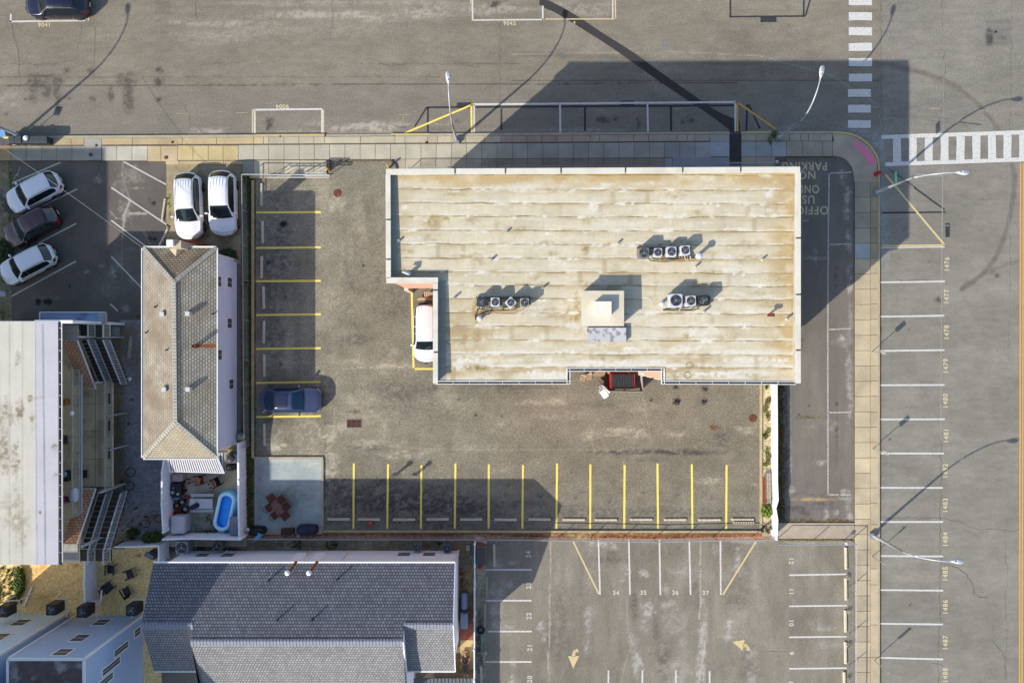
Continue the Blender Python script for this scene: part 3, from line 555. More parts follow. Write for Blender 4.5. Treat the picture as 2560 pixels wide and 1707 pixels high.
# corner fan
def arcpt(cx, cy, rx, ry, a): return (cx + rx * math.cos(math.radians(a)), cy - ry * math.sin(math.radians(a)))
out = [(2079, 335), (2105, 336), (2129, 341), (2146, 350), (2164, 363), (2178, 378), (2187, 396), (2191, 415), (2192, 456)]
inn = [(2093, 392), (2100, 393), (2108, 396), (2116, 402), (2123, 410), (2129, 419), (2132, 430), (2134, 442), (2135, 456)]
sw.col = col(200, 186, 164)
for i in range(8):
    q = [P(*out[i]), P(*out[i + 1]), P(*inn[i + 1]), P(*inn[i])]
    sw.add([(p.x, p.y, .126) for p in q] + [(p.x, p.y, 0) for p in q], [(3, 2, 1, 0), (0, 1, 5, 4), (2, 3, 7, 6)])
# avenue sidewalk, going down the picture
def vslabs(mb, x0, x1, ys, c0, gap=.016):
    for i in range(len(ys) - 1):
        cc = c0(ys[i]); j = rnd.uniform(.96, 1.03); mb.col = col(*[min(255, v * j) for v in cc]); a = P(x0, ys[i + 1]); b = P(x1, ys[i])
        mb.bx(a.x + gap, b.x - gap, a.y + gap, b.y - gap, 0, .125 + rnd.uniform(-.004, .004))
vslabs(sw, 2135, 2174, [456 + 38.2 * i for i in range(36)], lambda y: (190, 180, 158) if y < 600 else (190, 194, 194) if y < 640 else (218, 201, 168))
vslabs(sw, 2174, 2193, [456, 490, 530, 570, 608, 645, 684, 722, 760, 798, 837, 914, 952, 990, 1030, 1067, 1105, 1143, 1218, 1256, 1310, 1345, 1420, 1460, 1560, 1640, 1720, 1820], lambda y: (186, 172, 140) if y < 640 else (216, 198, 164))
tag(sw.build('sidewalk', SLAB), kind='structure')
jb = MB()
a = P(-160, 403); b = P(1965, 350); jb.bx(a.x, b.x, a.y, b.y, 0, .105)
a = P(608, 441); b = P(818, 400); jb.bx(a.x, b.x, a.y, b.y, 0, .104)
a = P(986, 438); b = P(1937, 390); jb.bx(a.x, b.x, a.y, b.y, 0, .103)
a = P(1960, 392.5); b = P(2086, 350); jb.bx(a.x, b.x, a.y, b.y, 0, .102)
a = P(2135, 1822); b = P(2193, 456); jb.bx(a.x, b.x, a.y, b.y, 0, .101)
tag(jb.build('sidewalk_bedding', M_JOINT), kind='structure')
# asphalt trench across the sidewalk and its long diagonal patch on the street
M_PATCH = mat('fresh_asphalt', (72, 68, 68), var=.12, scale=4, fine=.15, rough=.95)
tp = MB(); a = P(1824, 403); b = P(1851, 336); tp.bx(a.x, b.x, a.y, b.y, 0, .135)
E1 = [(1350, -8), (1378, 5), (1408, 20), (1450, 45), (1500, 79), (1545, 107), (1590, 136), (1650, 180), (1700, 215), (1745, 246), (1775, 268), (1812, 288), (1836, 297), (1849, 304), (1851, 332)]
E2 = [(1348, 12), (1364, 22), (1388, 32), (1430, 57), (1480, 88), (1530, 120), (1575, 152), (1632, 193), (1690, 232), (1735, 262), (1772, 286), (1800, 307), (1815, 318), (1822, 324), (1823, 332)]
for i in range(len(E1) - 1):
    q = [P(*E1[i], .007), P(*E1[i + 1], .007), P(*E2[i + 1], .007), P(*E2[i], .007)]; tp.poly(q[::-1])
tag(tp.build('trench_patch', M_PATCH), kind='structure')
# kerbs
kb = MB()
def kerb(pts, wd, h=.15, z0=-.02, mb=kb):
    "kerb whose outer line runs through pts (photo pixels), inner line wd px away"
    for i in range(len(pts) - 1):
        a, b = Vector(pts[i]), Vector(pts[i + 1]); 
        A = P(*a); B = P(*b); mb.bar((A.x, A.y, (h + z0) / 2), (B.x, B.y, (h + z0) / 2), wd * S, h - z0)
kerb([(-160, ky(-160) + 3), (700, ky(700) + 3)], 6); kerb([(815, ky(800) + 3), (985, ky(985) + 3)], 6, .06); kerb([(704, ky(700) + 3), (812, ky(800) + 3)], 6)
kerb([(988, ky(985) + 3), (1823, ky(1823) + 3)], 6); kerb([(1852, ky(1852) + 3), (2078, ky(2078) + 3)], 6)
kerb([(2195, 456), (2195, 1820)], 5)
tag(kb.build('kerb', M_KERB), kind='structure')
ko = MB(); o2 = [(2079, 332), (2105, 333), (2131, 338), (2149, 347), (2167, 360), (2181, 376), (2191, 395), (2195, 415), (2195, 456)]
kerb(o2, 5, mb=ko)
kerb([(2196.6, 456), (2196.6, 700)], 1.5, .154, mb=ko); kerb([(2196.6, 710), (2196.6, 780)], 1.5, .154, mb=ko)
for x0, x1 in ((640, 812), (978, 1072), (1865, 1930)): kerb([(x0, ky(x0) + 1), (x1, ky(x1) + 1)], 3, .154, mb=ko)
tag(ko.build('painted_kerb', paintmat('kerb_yellow', (232, 204, 128), (196, 186, 160), .6, 3)), kind='structure')
kl = MB()
kerb([(633, 452), (633, 1144)], 6, .14, mb=kl); kerb([(640, 1327), (1903, 1328)], 5, .15, mb=kl); kerb([(1901.5, 960), (1901.5, 1325)], 5, .15, mb=kl)
kerb([(626, 444), (822, 443)], 5, .14, mb=kl)
tag(kl.build('lot_kerb', mat('kerb_tan', (206, 190, 150), var=.15, scale=1.5, fine=.1)), kind='structure')
# blue-grey concrete pad with a timber edge
sheet('concrete_pad', 636, 1146, 805, 1335, .08, .08, flat(186, 198, 196, 101, 60, .06, marks=[([(790, 1160, 30, 14, .7), (720, 1150, 80, 6, .6), (798, 1220, 8, 60, .4)], (222, 220, 206)), ([(730, 1235, 50, 34, .6), (650, 1240, 10, 60, .5)], (150, 160, 146))]), A_CONC)
pe = MB(); kerb([(636, 1143.5), (808, 1143.5)], 5, .13, mb=pe); kerb([(807, 1146), (807, 1332)], 5, .13, mb=pe)
tag(pe.build('pad_edging', mat('edging_timber', (196, 184, 156), var=.2, scale=2)), kind='structure')
# brick-coloured pavers and wooden deck beside the white building
pv = MB(); a = P(1151, 1598); b = P(1183, 1522); pv.bx(a.x, b.x, a.y, b.y, 0, .06)
tag(pv.build('paver_patch', mat('brick_pavers', (170, 100, 74), var=.25, scale=3, fine=.2)), kind='structure')
# pink tactile strip, man-hole collars, plates
tq = MB(); pts = [(2137, 351), (2153, 361), (2172, 376), (2183, 388), (2189, 400), (2186, 413), (2171, 413), (2166, 397), (2156, 384), (2145, 373), (2131, 365)]
tq.poly([P(*p, .132) for p in pts][::-1])
tag(tq.build('tactile_strip', paintmat('tactile_pink', (255, 142, 176), (226, 176, 186), .35, 4)), kind='structure')

# ------------------------------------------------------------------ cracks
def crack(mb, pts, wd=.03, z=.008, jit=.10):
    pts = [P(*p, z) for p in pts]; fine = []
    for i in range(len(pts) - 1):
        n = max(2, int((pts[i + 1] - pts[i]).length / .35))
        for k in range(n): fine.append(pts[i].lerp(pts[i + 1], k / n) + Vector((rnd.uniform(-jit, jit), rnd.uniform(-jit, jit), 0)))
    fine.append(pts[-1])
    for i in range(len(fine) - 1):
        a, b = fine[i], fine[i + 1]; d = (b - a); n = Vector((-d.y, d.x, 0)).normalized() * wd * rnd.uniform(.2, .6)
        mb.poly([a - n, b - n, b + n, a + n])
ck = MB()
for pts, wd in (([(2200, 1294), (2260, 1294), (2350, 1296), (2400, 1302), (2425, 1315), (2450, 1322), (2480, 1321), (2510, 1327), (2560, 1322)], .03), ([(2352, 1410), (2380, 1412), (2402, 1421), (2415, 1438), (2427, 1452), (2434, 1475), (2445, 1489), (2470, 1491)], .045), ([(2410, 1325), (2440, 1338), (2470, 1328)], .02),
                ([(2515, 1290), (2516, 1500), (2514, 1707)], .022), ([(2352, 1090), (2351, 1300), (2350, 1500), (2346, 1707)], .04), ([(2356, 0), (2357, 100)], .025), ([(2361, 130), (2360, 320)], .03), ([(2203, 0), (2204, 200), (2206, 330)], .03), ([(2530, 0), (2528, 150), (2526, 330)], .022), ([(2526, 500), (2522, 900)], .018), ([(2200, 161), (2360, 164)], .0), ([(2190, 290), (2300, 290), (2380, 296)], .022),
                ([(2280, 293), (2370, 305), (2420, 318)], .015), ([(2380, 1085), (2350, 1080)], .02), ([(2240, 700), (2300, 698), (2340, 704)], .018), ([(2330, 1400), (2390, 1370)], .0), ([(2480, 1600), (2500, 1622), (2512, 1640), (2515, 1700)], .03), ([(2330, 1655), (2360, 1665)], .025), ([(1230, 1690), (1300, 1695)], .0),
                ([(28, 56), (38, 90), (46, 140), (48, 190), (50, 212)], .03), ([(205, 60), (200, 100), (192, 150)], .02), ([(238, 65), (237, 110), (232, 200)], .025), ([(0, 162), (60, 160), (130, 160), (190, 150)], .03), ([(0, 195), (60, 192), (200, 194), (300, 196)], .025), ([(460, 265), (474, 290), (474, 320)], .03), ([(500, 160), (560, 158)], .02), ([(950, 162), (990, 164), (1012, 160)], .05), ([(1160, 165), (1200, 168)], .04), ([(1110, 155), (1300, 162)], .02), ([(980, 314), (1000, 318), (1030, 314)], .05),
                ([(830, 0), (832, 40), (828, 100)], .02), ([(490, 0), (492, 50)], .03), ([(1250, 60), (1250, 150), (1248, 260)], .018), ([(540, 160), (600, 158)], .015), ([(1140, 210), (1160, 270)], .0),
                ([(1985, 1235), (2010, 1232), (2030, 1236), (2045, 1243), (2060, 1232), (2075, 1232)], .04), ([(2170, 1310), (2172, 1500)], .0), ([(1900, 1627), (1940, 1629), (1970, 1627)], .035), ([(1905, 1628), (1860, 1628)], .02), ([(1560, 1640), (1600, 1630), (1640, 1632)], .015), ([(2010, 1340), (2008, 1470), (2030, 1600)], .012), ([(1973, 1510), (1960, 1707)], .0), ([(1310, 1281), (1560, 1287), (1900, 1278)], .022),
                ([(815, 1090), (808, 1140)], .03), ([(500, 470), (508, 520), (515, 560), (510, 600)], .03), ([(516, 440), (518, 470), (514, 500)], .04), ([(450, 1218), (600, 1215)], .022), ([(524, 1220), (525, 1340)], .02), ([(1600, 800), (1601, 801)], .0), ([(2400, 488), (2440, 505), (2420, 560)], .018), ([(2440, 500), (2500, 498)], .018)):
    if wd: crack(ck, pts, wd)
tag(ck.build('pavement_cracks', mat('crack_filler', (104, 98, 88), var=.3, scale=5)), kind='structure')

# ------------------------------------------------------------------ painted markings
PW = paintmat('paint_white', (240, 238, 232), wear=.5, scale=7); PWW = paintmat('paint_white_worn', (214, 210, 200), wear=.75, scale=7)
PY = paintmat('paint_yellow', (246, 222, 104), wear=.3, scale=6, k=.8); PT = paintmat('paint_tan', (238, 214, 158), wear=.35); PO = paintmat('paint_amber', (232, 184, 92), wear=.3)
PK = mat('paint_blackout', (62, 62, 68), var=.15, scale=3, fine=.1); PG = paintmat('paint_grey', (176, 172, 164), wear=.7, scale=8); PB = paintmat('utility_blue', (130, 170, 196), wear=.9, scale=9); PTW = paintmat('paint_tan_worn', (206, 190, 150), wear=.9, scale=9)
def stripes(name, m, L, z=.012, base=0.0):
    mb = MB()
    for (x0, y0, x1, y1, wd) in L:
        zz = base + z; a = P(x0, y0, zz); b = P(x1, y1, zz); n = max(1, int((b - a).length / .5)); d = (b - a).normalized(); nn = Vector((-d.y, d.x, 0)); pr = None
        for k in range(n + 1):
            c = a.lerp(b, k / n); e1 = rnd.uniform(.92, 1.06); e2 = rnd.uniform(.92, 1.06)
            cur = (c - nn * wd * S / 2 * e1, c + nn * wd * S / 2 * e2)
            if pr: mb.poly([pr[0], cur[0], cur[1], pr[1]])
            pr = cur
    return tag(mb.build(name, m), kind='structure')
stripes('street_marking', PW, [(27, 35, 27, 58, 4), (25, 54.5, 217, 52, 4), (216, -10, 216, 54, 4.5), (637, 275, 637, 334, 4.5), (633, 275, 806, 273, 4.5), (805, 275, 805, 333, 4.5), (1181, -10, 1181.5, 52, 4), (1183, 51, 1358, 49.5, 3.5), (1357, 15, 1357, 51, 4), (1532, -10, 1532, 47, 3.5),
    (1182, 261.5, 1840, 255.5, 5), (1185.5, 262, 1185.5, 334, 4.5), (1400, 260, 1401, 333, 5), (1618.5, 258, 1620, 331, 4.5), (1838, 256, 1838.5, 329, 4.5)])
stripes('crosswalk', PW, [(2122, y, 2180 if i < 6 else 2178, y, 20) if i < 6 else (2120, y, 2177, y, 19.5) for i, y in enumerate((4, 41.5, 79, 118, 156, 194.5, 233, 272, 310.5))])
xs = [(1185, 1258), (1328, 1397), (1467, 1540), (1608, 1680), (1750, 1823), (1891, 1963), (2031, 2103), (2170, 2240), (2310, 2380), (2450, 2520), (2590, 2660)]
cw = [(2204, 343, 2700, 326, 10), (2213, 411, 2700, 394, 10)]
for i, (a, b) in enumerate(xs):
    xm = 1900 + (a + b) / 2 * .2806; w_ = (b - a) * .2806; yy = 343 - 17 * (xm - 2204) / 496; cw.append((xm, yy + 5, xm, yy + 63, w_))
stripes('crosswalk', PW, cw)
stripes('avenue_marking', PW, [(2202, 619.5, 2362, 617.5, 3)] + [(2198, y0, x1, y1, 4.5) for x1, y0, y1 in ((2362, 706, 703.5), (2361, 791.5, 789), (2361, 877, 875), (2361, 962.5, 962), (2362, 1048, 1047.5), (2360, 1133, 1133), (2357, 1218.5, 1219), (2358, 1304, 1304), (2358, 1389, 1390), (2358, 1474, 1475.5), (2358, 1558, 1560), (2358, 1643, 1647), (2358, 1729, 1733))])
stripes('avenue_marking', PG, [(2360, 150, 2359, 330, 1.6), (2357, 413, 2354, 700, 3), (2354, 700, 2352, 1100, 2.6), (2523, 400, 2521, 800, 1)], .010)
stripes('avenue_marking', PO, [(2551.5, 408, 2549, 1750, 4), (2558.5, 408, 2555, 1750, 4)])
stripes('avenue_marking', PT, [(2205, 614.5, 2361, 613, 4), (2214, 437, 2361, 612, 5)])
stripes('street_marking', PY, [(1010, 334, 1181, 262, 4.5), (1178.5, 262, 1179.5, 334, 5)], .016)
stripes('street_marking', PO, [(1842.8, 256, 1844, 329, 4.5), (1843, 256, 1940, 323, 5)], .016)
stripes('street_marking', PT, [(221.5, -10, 221.5, 52, 4), (631.5, 275, 631.5, 333, 3.5), (809, 275, 809, 333, 3), (1363, 48.5, 1536, 48, 3), (1538, -10, 1539, 47, 3.5), (1176.5, -10, 1177, 10, 2.5)], .010)
stripes('faded_mark', PTW, [(440, 284, 475, 284, 2), (456, 276, 456, 284, 1.5), (590, 282, 620, 282, 2), (602, 282, 602, 294, 1.2), (542, 280, 565, 280, 1.2), (996, 287, 1026, 287, 2.5), (1008, 287, 1009, 302, 2), (1492, 276, 1512, 276, 2.5), (1686, 273, 1706, 273, 2.5), (2180, 268, 2195, 268, 3.5), (2325, 272, 2350, 272, 3.5), (2444, 277, 2470, 277, 2.5), (2020, 273, 2040, 273, 1.5), (2198, 286, 2204, 320, 2), (666, 60, 710, 62, 1.2)], .010)
stripes('utility_mark', PB, [(1655, 95, 1671, 95, 2), (1663, 96, 1663, 112, 1.5), (1489, 103, 1500, 103, 1.2), (1508, 154, 1535, 154, 2.5), (1618, 153, 1640, 153, 2.5), (1659, 119, 1667, 119, 8)], .010)
bo = [(1066, 269, 1840, 264, 5), (1069.5, 269, 1069.5, 331, 4.5), (1037, 317, 1066, 270, 4), (1142, 262, 1178, 262, 11), (1253.5, 272, 1253.5, 325, 4.5), (1552, 258, 1585, 257, 11), (1462.5, 268, 1462.5, 328, 5), (1677, 266, 1678, 328, 5.5), (1751, 257, 1771, 257, 10), (1868, 262, 1866, 327, 5), (1872, 262, 1900, 322, 4.5),
      (1826, -10, 1826, 43, 4.5), (1824, 42.5, 2012, 41, 4), (1901, 50, 1941, 49.5, 13), (2010, -10, 2009, 42, 4), (2014, 40, 2027, -6, 4), (2205, 532, 2364, 530.5, 4), (2285, 469, 2361, 524, 4), (2222, 422, 2290, 470, 2)]
stripes('blacked_out_marking', PK, bo, .0095)
stripes('lot_marking', PY, [(637, a, 802, b, 5) for a, b in ((531.5, 530.5), (620, 618.5), (703, 702), (787.5, 785.5), (872, 870), (957, 954.5), (1042, 1040))] +
        [(x0, 1158 + (i % 3) * 2, x1, 1321, 5) for i, (x0, x1) in enumerate(((884.5, 883.5), (970, 968), (1053.5, 1052), (1138.5, 1137), (1222, 1221.5), (1307.5, 1306), (1392.5, 1391), (1476, 1475.5), (1561.5, 1560.5), (1643.6, 1645), (1729.5, 1731), (1816.5, 1815.5)))] +
        [(1029, 724, 1034, 923, 5), (1032, 922, 1096, 922, 4.5)])
stripes('lot_marking', paintmat('paint_pale', (222, 220, 212), wear=.45, scale=8), [(28, 459, 152, 406, 3.6), (105, 515, 193, 473, 3.6), (96, 608, 190, 559, 3.6), (28, 741, 190, 653, 3.6), (310, 405, 418, 463, 3.6), (278, 469, 426, 568, 3.6), (278, 551, 370, 620, 3.6), (278, 641, 356, 722, 3.6), (276, 760, 294, 777, 4)])
stripes('lot_marking', PWW, [(32, 453, 42, 435, 1.5), (42, 440, 47, 432, 2), (45, 430, 51, 418, 1.5), (50, 459, 50, 450, 2)])
stripes('lot_marking', PW, [(1496, 1347, 1500, 1486, 4), (1572, 1347, 1575, 1486, 4), (1648.5, 1346, 1651, 1487, 4), (1723, 1350, 1726.5, 1486, 4), (1801, 1348, 1802, 1486, 4), (1521, 1675, 1521, 1760, 4), (1606, 1675, 1606, 1760, 4), (1690, 1675, 1690, 1760, 4), (1774, 1676, 1774, 1760, 4),
    (1206, 1423.5, 1329, 1423.5, 4), (1209, 1500.5, 1329, 1500.5, 4), (1219, 1577.5, 1330, 1577.5, 4), (1208, 1653.5, 1329, 1653.5, 4), (1973, 1437, 2118, 1434.5, 4), (1973, 1514.5, 2118, 1513, 4), (1973, 1592, 2117, 1590.5, 4), (1973, 1670.5, 2117, 1669, 4)])
stripes('lot_marking', PT, [(1433, 1353, 1497, 1484, 4.2), (1890, 1353, 1807, 1486, 4.2)])
stripes('side_lot_marking', PWW, [(2073, 432, 2071, 560, 4), (2071, 560, 2069.5, 830, 3.5), (2069.5, 830, 2070, 1238, 3.5), (2072, 433.5, 2130, 431, 3.5), (2073, 612, 2130, 609.5, 3.5), (2070, 824, 2129, 821, 3.5), (2070, 1031, 2128, 1030, 3.5), (2070, 1236.5, 2096, 1236.5, 4), (2101, 1236.5, 2128, 1236.5, 4), (2005, 552, 2022, 551, 2)])
# turn arrows
ar = MB()
def arrow(head, tail, wd):
    ar.poly([P(*p, .012) for p in head])
    for i in range(len(tail) - 1):
        a = P(*tail[i], .012); b = P(*tail[i + 1], .012); d = (b - a).normalized(); n = Vector((-d.y, d.x, 0)) * wd * S / 2
        ar.poly([a - n, b - n, b + n, a + n])
arrow([(1420, 1639), (1433, 1670), (1448, 1639)], [(1434, 1640), (1434.5, 1633), (1437, 1628.5), (1440, 1626), (1445.5, 1624.5)], 8.5)
arrow([(1831, 1603.5), (1857, 1625.5), (1861.5, 1598.5)], [(1858, 1612), (1864, 1613), (1868, 1616), (1870, 1620), (1871, 1625)], 8.5)
for p in ar.f: pass
tag(ar.build('lane_arrow', PT), kind='structure')

# ------------------------------------------------------------------ painted numbers and words
def words(txt, px, py, size, rot, m, z=.013, ext=0., parent=None, name='painted_number', sx=1., sp=1.15, local=None, tilt=None):
    cu = bpy.data.curves.new('t', 'FONT'); cu.body = txt; cu.size = size; cu.align_x = 'CENTER'; cu.align_y = 'CENTER'; cu.space_character = sp; cu.extrude = ext; cu.offset = size * .022
    o = bpy.data.objects.new('t', cu); C.objects.link(o)
    dg = bpy.context.evaluated_depsgraph_get(); dg.update(); me = bpy.data.meshes.new_from_object(o.evaluated_get(dg)); bpy.data.objects.remove(o)
    me.transform(Matrix.Diagonal((sx, 1, 1, 1)))
    me.materials.clear(); me.materials.append(m)
    o = bpy.data.objects.new(name, me); C.objects.link(o)
    o.location = P(px, py, z) if local is None else local
    o.rotation_euler = (0, 0, math.radians(rot)) if tilt is None else tilt
    if parent: o.parent = parent
    else: o['kind'] = 'structure'
    return o
PC = paintmat('stencil_cream', (236, 222, 176), wear=.3, scale=9); PN = paintmat('stencil_white', (228, 226, 216), wear=.35, scale=9)
words('9041', 111, 63, .44, 0, PC); words('9042', 1274, 59, .42, 0, PC); words('9004', 706, 266, .44, 180, PC); words('9', 1436, 58, .3, 0, PC)
for i, (y, x) in enumerate(((661, 2368), (742, 2367), (831, 2367), (915, 2365), (1002, 2364), (1089, 2366), (1177, 2364), (1263, 2364), (1348, 2364), (1434, 2364), (1517, 2364), (1606, 2364), (1687, 2364))):
    words(str(1476 + i), x, y, .50, 90, PC)
for t, x, y in (('24', 1322, 1385), ('23', 1322.5, 1463), ('22', 1323, 1539), ('21', 1325, 1618), ('20', 1325, 1697)): words(t, x, y, .50, 90, PN)
for t, x, y in (('12', 1978, 1401), ('11', 1978, 1478), ('10', 1978, 1556), ('9', 1978, 1632), ('8', 1977, 1706)): words(t, x, y, .48, -90, PN)
for t, x, y in (('34', 1540, 1481.5), ('35', 1608.5, 1481), ('36', 1688, 1481), ('37', 1764, 1481.5)): words(t, x, y, .46, 0, PN)
PS = paintmat('stencil_tan', (232, 216, 170), wear=.6, scale=9)
for t, x, y, sx in (('PARKING', 2011, 415, .86), ('NO', 2017, 437, .95), ('ONLY', 2015, 472, .8), ('USE', 2014, 498, .9), ('OFFICE', 2024, 525, .92)): words(t, x, y, .86, 180, PS, sx=sx)
stripes('blacked_out_marking', PK, [(2363.5, 575, 2374.5, 575, 36)], .0095)
words('S', 2369, 564, .34, 90, PG)
# ================================================================== BUILDINGS
M_PINK = mat('salmon_stucco', (238, 172, 150), k=0.8, var=.06, scale=1.2, fine=.05)
M_COPE = mat('parapet_coping', (244, 240, 224), var=.06, scale=1.2, fine=.04, stain=(206, 192, 162), stain_amt=.25, stain_scale=.8)
M_PARI = mat('parapet_felt', (206, 204, 196), var=.10, scale=1.5, stain=(176, 160, 130), stain_amt=.4)
M_WHITE = mat('white_trim', (240, 240, 238), k=0.85, var=.04, scale=1.5, rough=.5)
M_GUT = mat('gutter_metal', (236, 236, 232), k=0.85, var=.05, rough=.45)
M_DARK = mat('dark_void', (40, 40, 42), var=.2)
M_SHADE = mat('gutter_inside', (96, 98, 100), var=.2)
M_GLASS = glassmat('window_glass', (46, 52, 64))
M_SCREEN = mat('window_screen', (92, 96, 106), var=.08, rough=.4)
M_CONC = mat('cast_concrete', (200, 188, 160), var=.12, scale=2, fine=.08)

def R2(pts, z): return [P(x, y, z).xy for x, y in pts]
# ---------------- large flat-roofed building
ZT = 10.7
bld = thing('flat_roof_building', 'large L-shaped salmon stucco building with stained cream flat roof and white parapet', 'building', P(1480, 700, 0) * 1.0)
def roof_z(px, py): return 10.38 - (py - 430) / 525. * .38
outer = [(965, 425), (2000, 420), (2000, 958), (1655, 957), (1655, 925), (1424, 925), (1424, 957), (1083, 958), (1083, 706), (966, 706)]
def inset(pts, d):
    "move an axis-aligned outline in by d pixels"
    n = len(pts); res = []; a = sum(pts[i][0] * pts[(i + 1) % n][1] - pts[(i + 1) % n][0] * pts[i][1] for i in range(n)); s = 1 if a > 0 else -1
    for i in range(n):
        p, c, q = Vector(pts[i - 1]), Vector(pts[i]), Vector(pts[(i + 1) % n])
        d1 = (c - p).normalized(); d2 = (q - c).normalized()
        res.append(tuple(c + (Vector((-d1.y, d1.x)) + Vector((-d2.y, d2.x))) * d * s))
    return res
m = MB(); m.prism(R2(inset(outer, 6), ZT), 3.0, 9.8, top=False); m.build('wall', M_PINK, bld)
m = MB(); m.prism(R2(inset(outer, 44), ZT), 0, 3.0, top=False); m.build('ground_floor_wall', mat('brown_stucco', (196, 140, 112), var=.1), bld)
for x, y in ((974, 700), (1076, 714), (1420, 948), (1664, 948), (1100, 948), (1990, 948), (1990, 430)):
    m = MB(); p = P(x, y, ZT); m.box((p.x, p.y, 1.5), (.3, .3, 3.0)); m.build('support_post', M_COPE, bld)
def inpoly(px, py, poly):
    r = np.zeros(px.shape, bool); n = len(poly)
    for i in range(n):
        x1, y1 = poly[i]; x2, y2 = poly[(i + 1) % n]
        if y1 == y2: continue
        t = ((py > y1) != (py > y2)) & (px < (x2 - x1) * (py - y1) / (y2 - y1) + x1); r ^= t
    return r
def paint_roof(px, py):
    seams = np.array([438, 475.5, 509, 542, 577, 611, 646, 681, 714, 747, 783, 816, 851, 886, 919, 957.])
    yy = py + (fbm(px / 60, py / 60, 3, 3) - .5) * 5 - (px - 1480) * .004
    idx = np.clip(np.searchsorted(seams, yy) - 1, 0, len(seams) - 2)
    lo = seams[idx]; hi = seams[idx + 1]; f = (yy - lo) / (hi - lo)
    n1 = fbm(px / 110 + idx * 9.1, py / 30, 4, 11); n2 = fbm(px / 26, py / 14, 4, 13); n3 = fbm(px / 7, py / 7, 3, 14)
    base = np.array([229, 218, 190.]); tan = np.array([198, 180, 142.]); brn = np.array([150, 124, 78.]); wh = np.array([240, 234, 216.])
    c = np.tile(base[None], (len(px), 1)); c += ((n2 - .5) * 20 + (n3 - .5) * 14 + (fbm(px / 5, py / 40, 3, 15) - .5) * 12 + (fbm(px / 90, py / 3, 3, 16) - .5) * 12)[:, None]
    c += ((hsh(idx, (px / 190 + idx * 3.3).astype(int), 4) - .5) * 9)[:, None]
    # ochre wash on the low side of each lap
    t = sstep(.5, 0, f) * sstep(.38, .68, n1) * .6; c = mixc(c, t, tan)
    t = sstep(.66, 1, f) * sstep(.42, .7, fbm(px / 70 + idx * 5, py / 20, 4, 21)) * .7; c = mixc(c, t, tan)
    # overall staining stronger along the north edge, the east edge and the south-west
    edge = np.maximum.reduce([sstep(60, 6, py - 432) * .8, sstep(95, 10, 1985 - px) * .9, sstep(200, 20, px - 1100) * sstep(700, 850, py) * .65, sstep(60, 6, px - 985) * .35])
    t = edge * (.35 + .8 * sstep(.35, .6, fbm(px / 45, py / 26, 4, 31))); c = mixc(c, np.clip(t, 0, .85), (204, 178, 128))
    south = sstep(780, 960, py); t = south * sstep(.5, .7, fbm(px / 60, py / 22, 5, 33)) * .6; c = mixc(c, t, (184, 158, 112))
    # joint line: thin brown, with white mastic beside it
    d = np.minimum(np.abs(yy - lo), np.abs(hi - yy))
    t = sstep(2., .4, d) * (.2 + 1.0 * sstep(.3, .7, fbm(px / 26, py / 60, 4, 41))); c = mixc(c, t, brn)
    dm = hi - yy; t = sstep(1., 2.2, dm) * sstep(6.5 + 6 * south, 3.2, dm + (fbm(px / 10, py / 10, 3, 43) - .5) * 4) * sstep(.38 - .12 * south, .5, fbm(px / 34 + idx * 7, idx * 4., 3, 45)); c = mixc(c, t * 1., wh)
    # puddled white silt on the lower laps
    t = (.25 + .75 * south) * sstep(.46, .58, fbm(px / 75 + idx * 3, py / 14, 4, 47)) * sstep(.3, .95, f) * .9; c = mixc(c, t, (246, 240, 226))
    # roll ends
    for i in range(34):
        k = rnd.randrange(len(seams) - 1); x = rnd.uniform(1000, 1960); s = (np.abs(px - x) < 12) & (idx == k)
        if s.any(): c[s] = mixc(c[s], sstep(9, 3, np.abs(px[s] - x - 3 * (n2[s] - .5))) * (.1 + .5 * n1[s]), (180, 160, 122))
    for i in range(14):
        k = rnd.randrange(1, len(seams) - 2); x = rnd.uniform(1000, 1900); w_ = rnd.uniform(20, 60); s = (np.abs(px - x) < w_) & (idx == k)
        if s.any(): c[s] = mixc(c[s], np.full(s.sum(), .35) * sstep(.3, .6, n1[s]), (196, 178, 140) if i % 2 else (228, 222, 204))
    c = smudges(px, py, c, [(1080, 553, 22, 14, .9), (1115, 548, 10, 8, 1.), (1465, 625, 10, 16, .9), (1178, 920, 56, 10, 1.), (1725, 842, 22, 8, 1.), (1905, 460, 12, 12, .4), (1190, 800, 10, 60, .8), (1160, 840, 10, 30, .6), (1445, 780, 12, 46, 1.), (1420, 790, 16, 30, .6), (1985, 640, 8, 220, .6), (1196, 840, 60, 8, .5), (1640, 700, 8, 60, .2), (1480, 815, 12, 10, 1.)], (184, 160, 112), 301, .7)
    c = smudges(px, py, c, [(1178, 918, 40, 5, .8)], (120, 96, 62), 311)
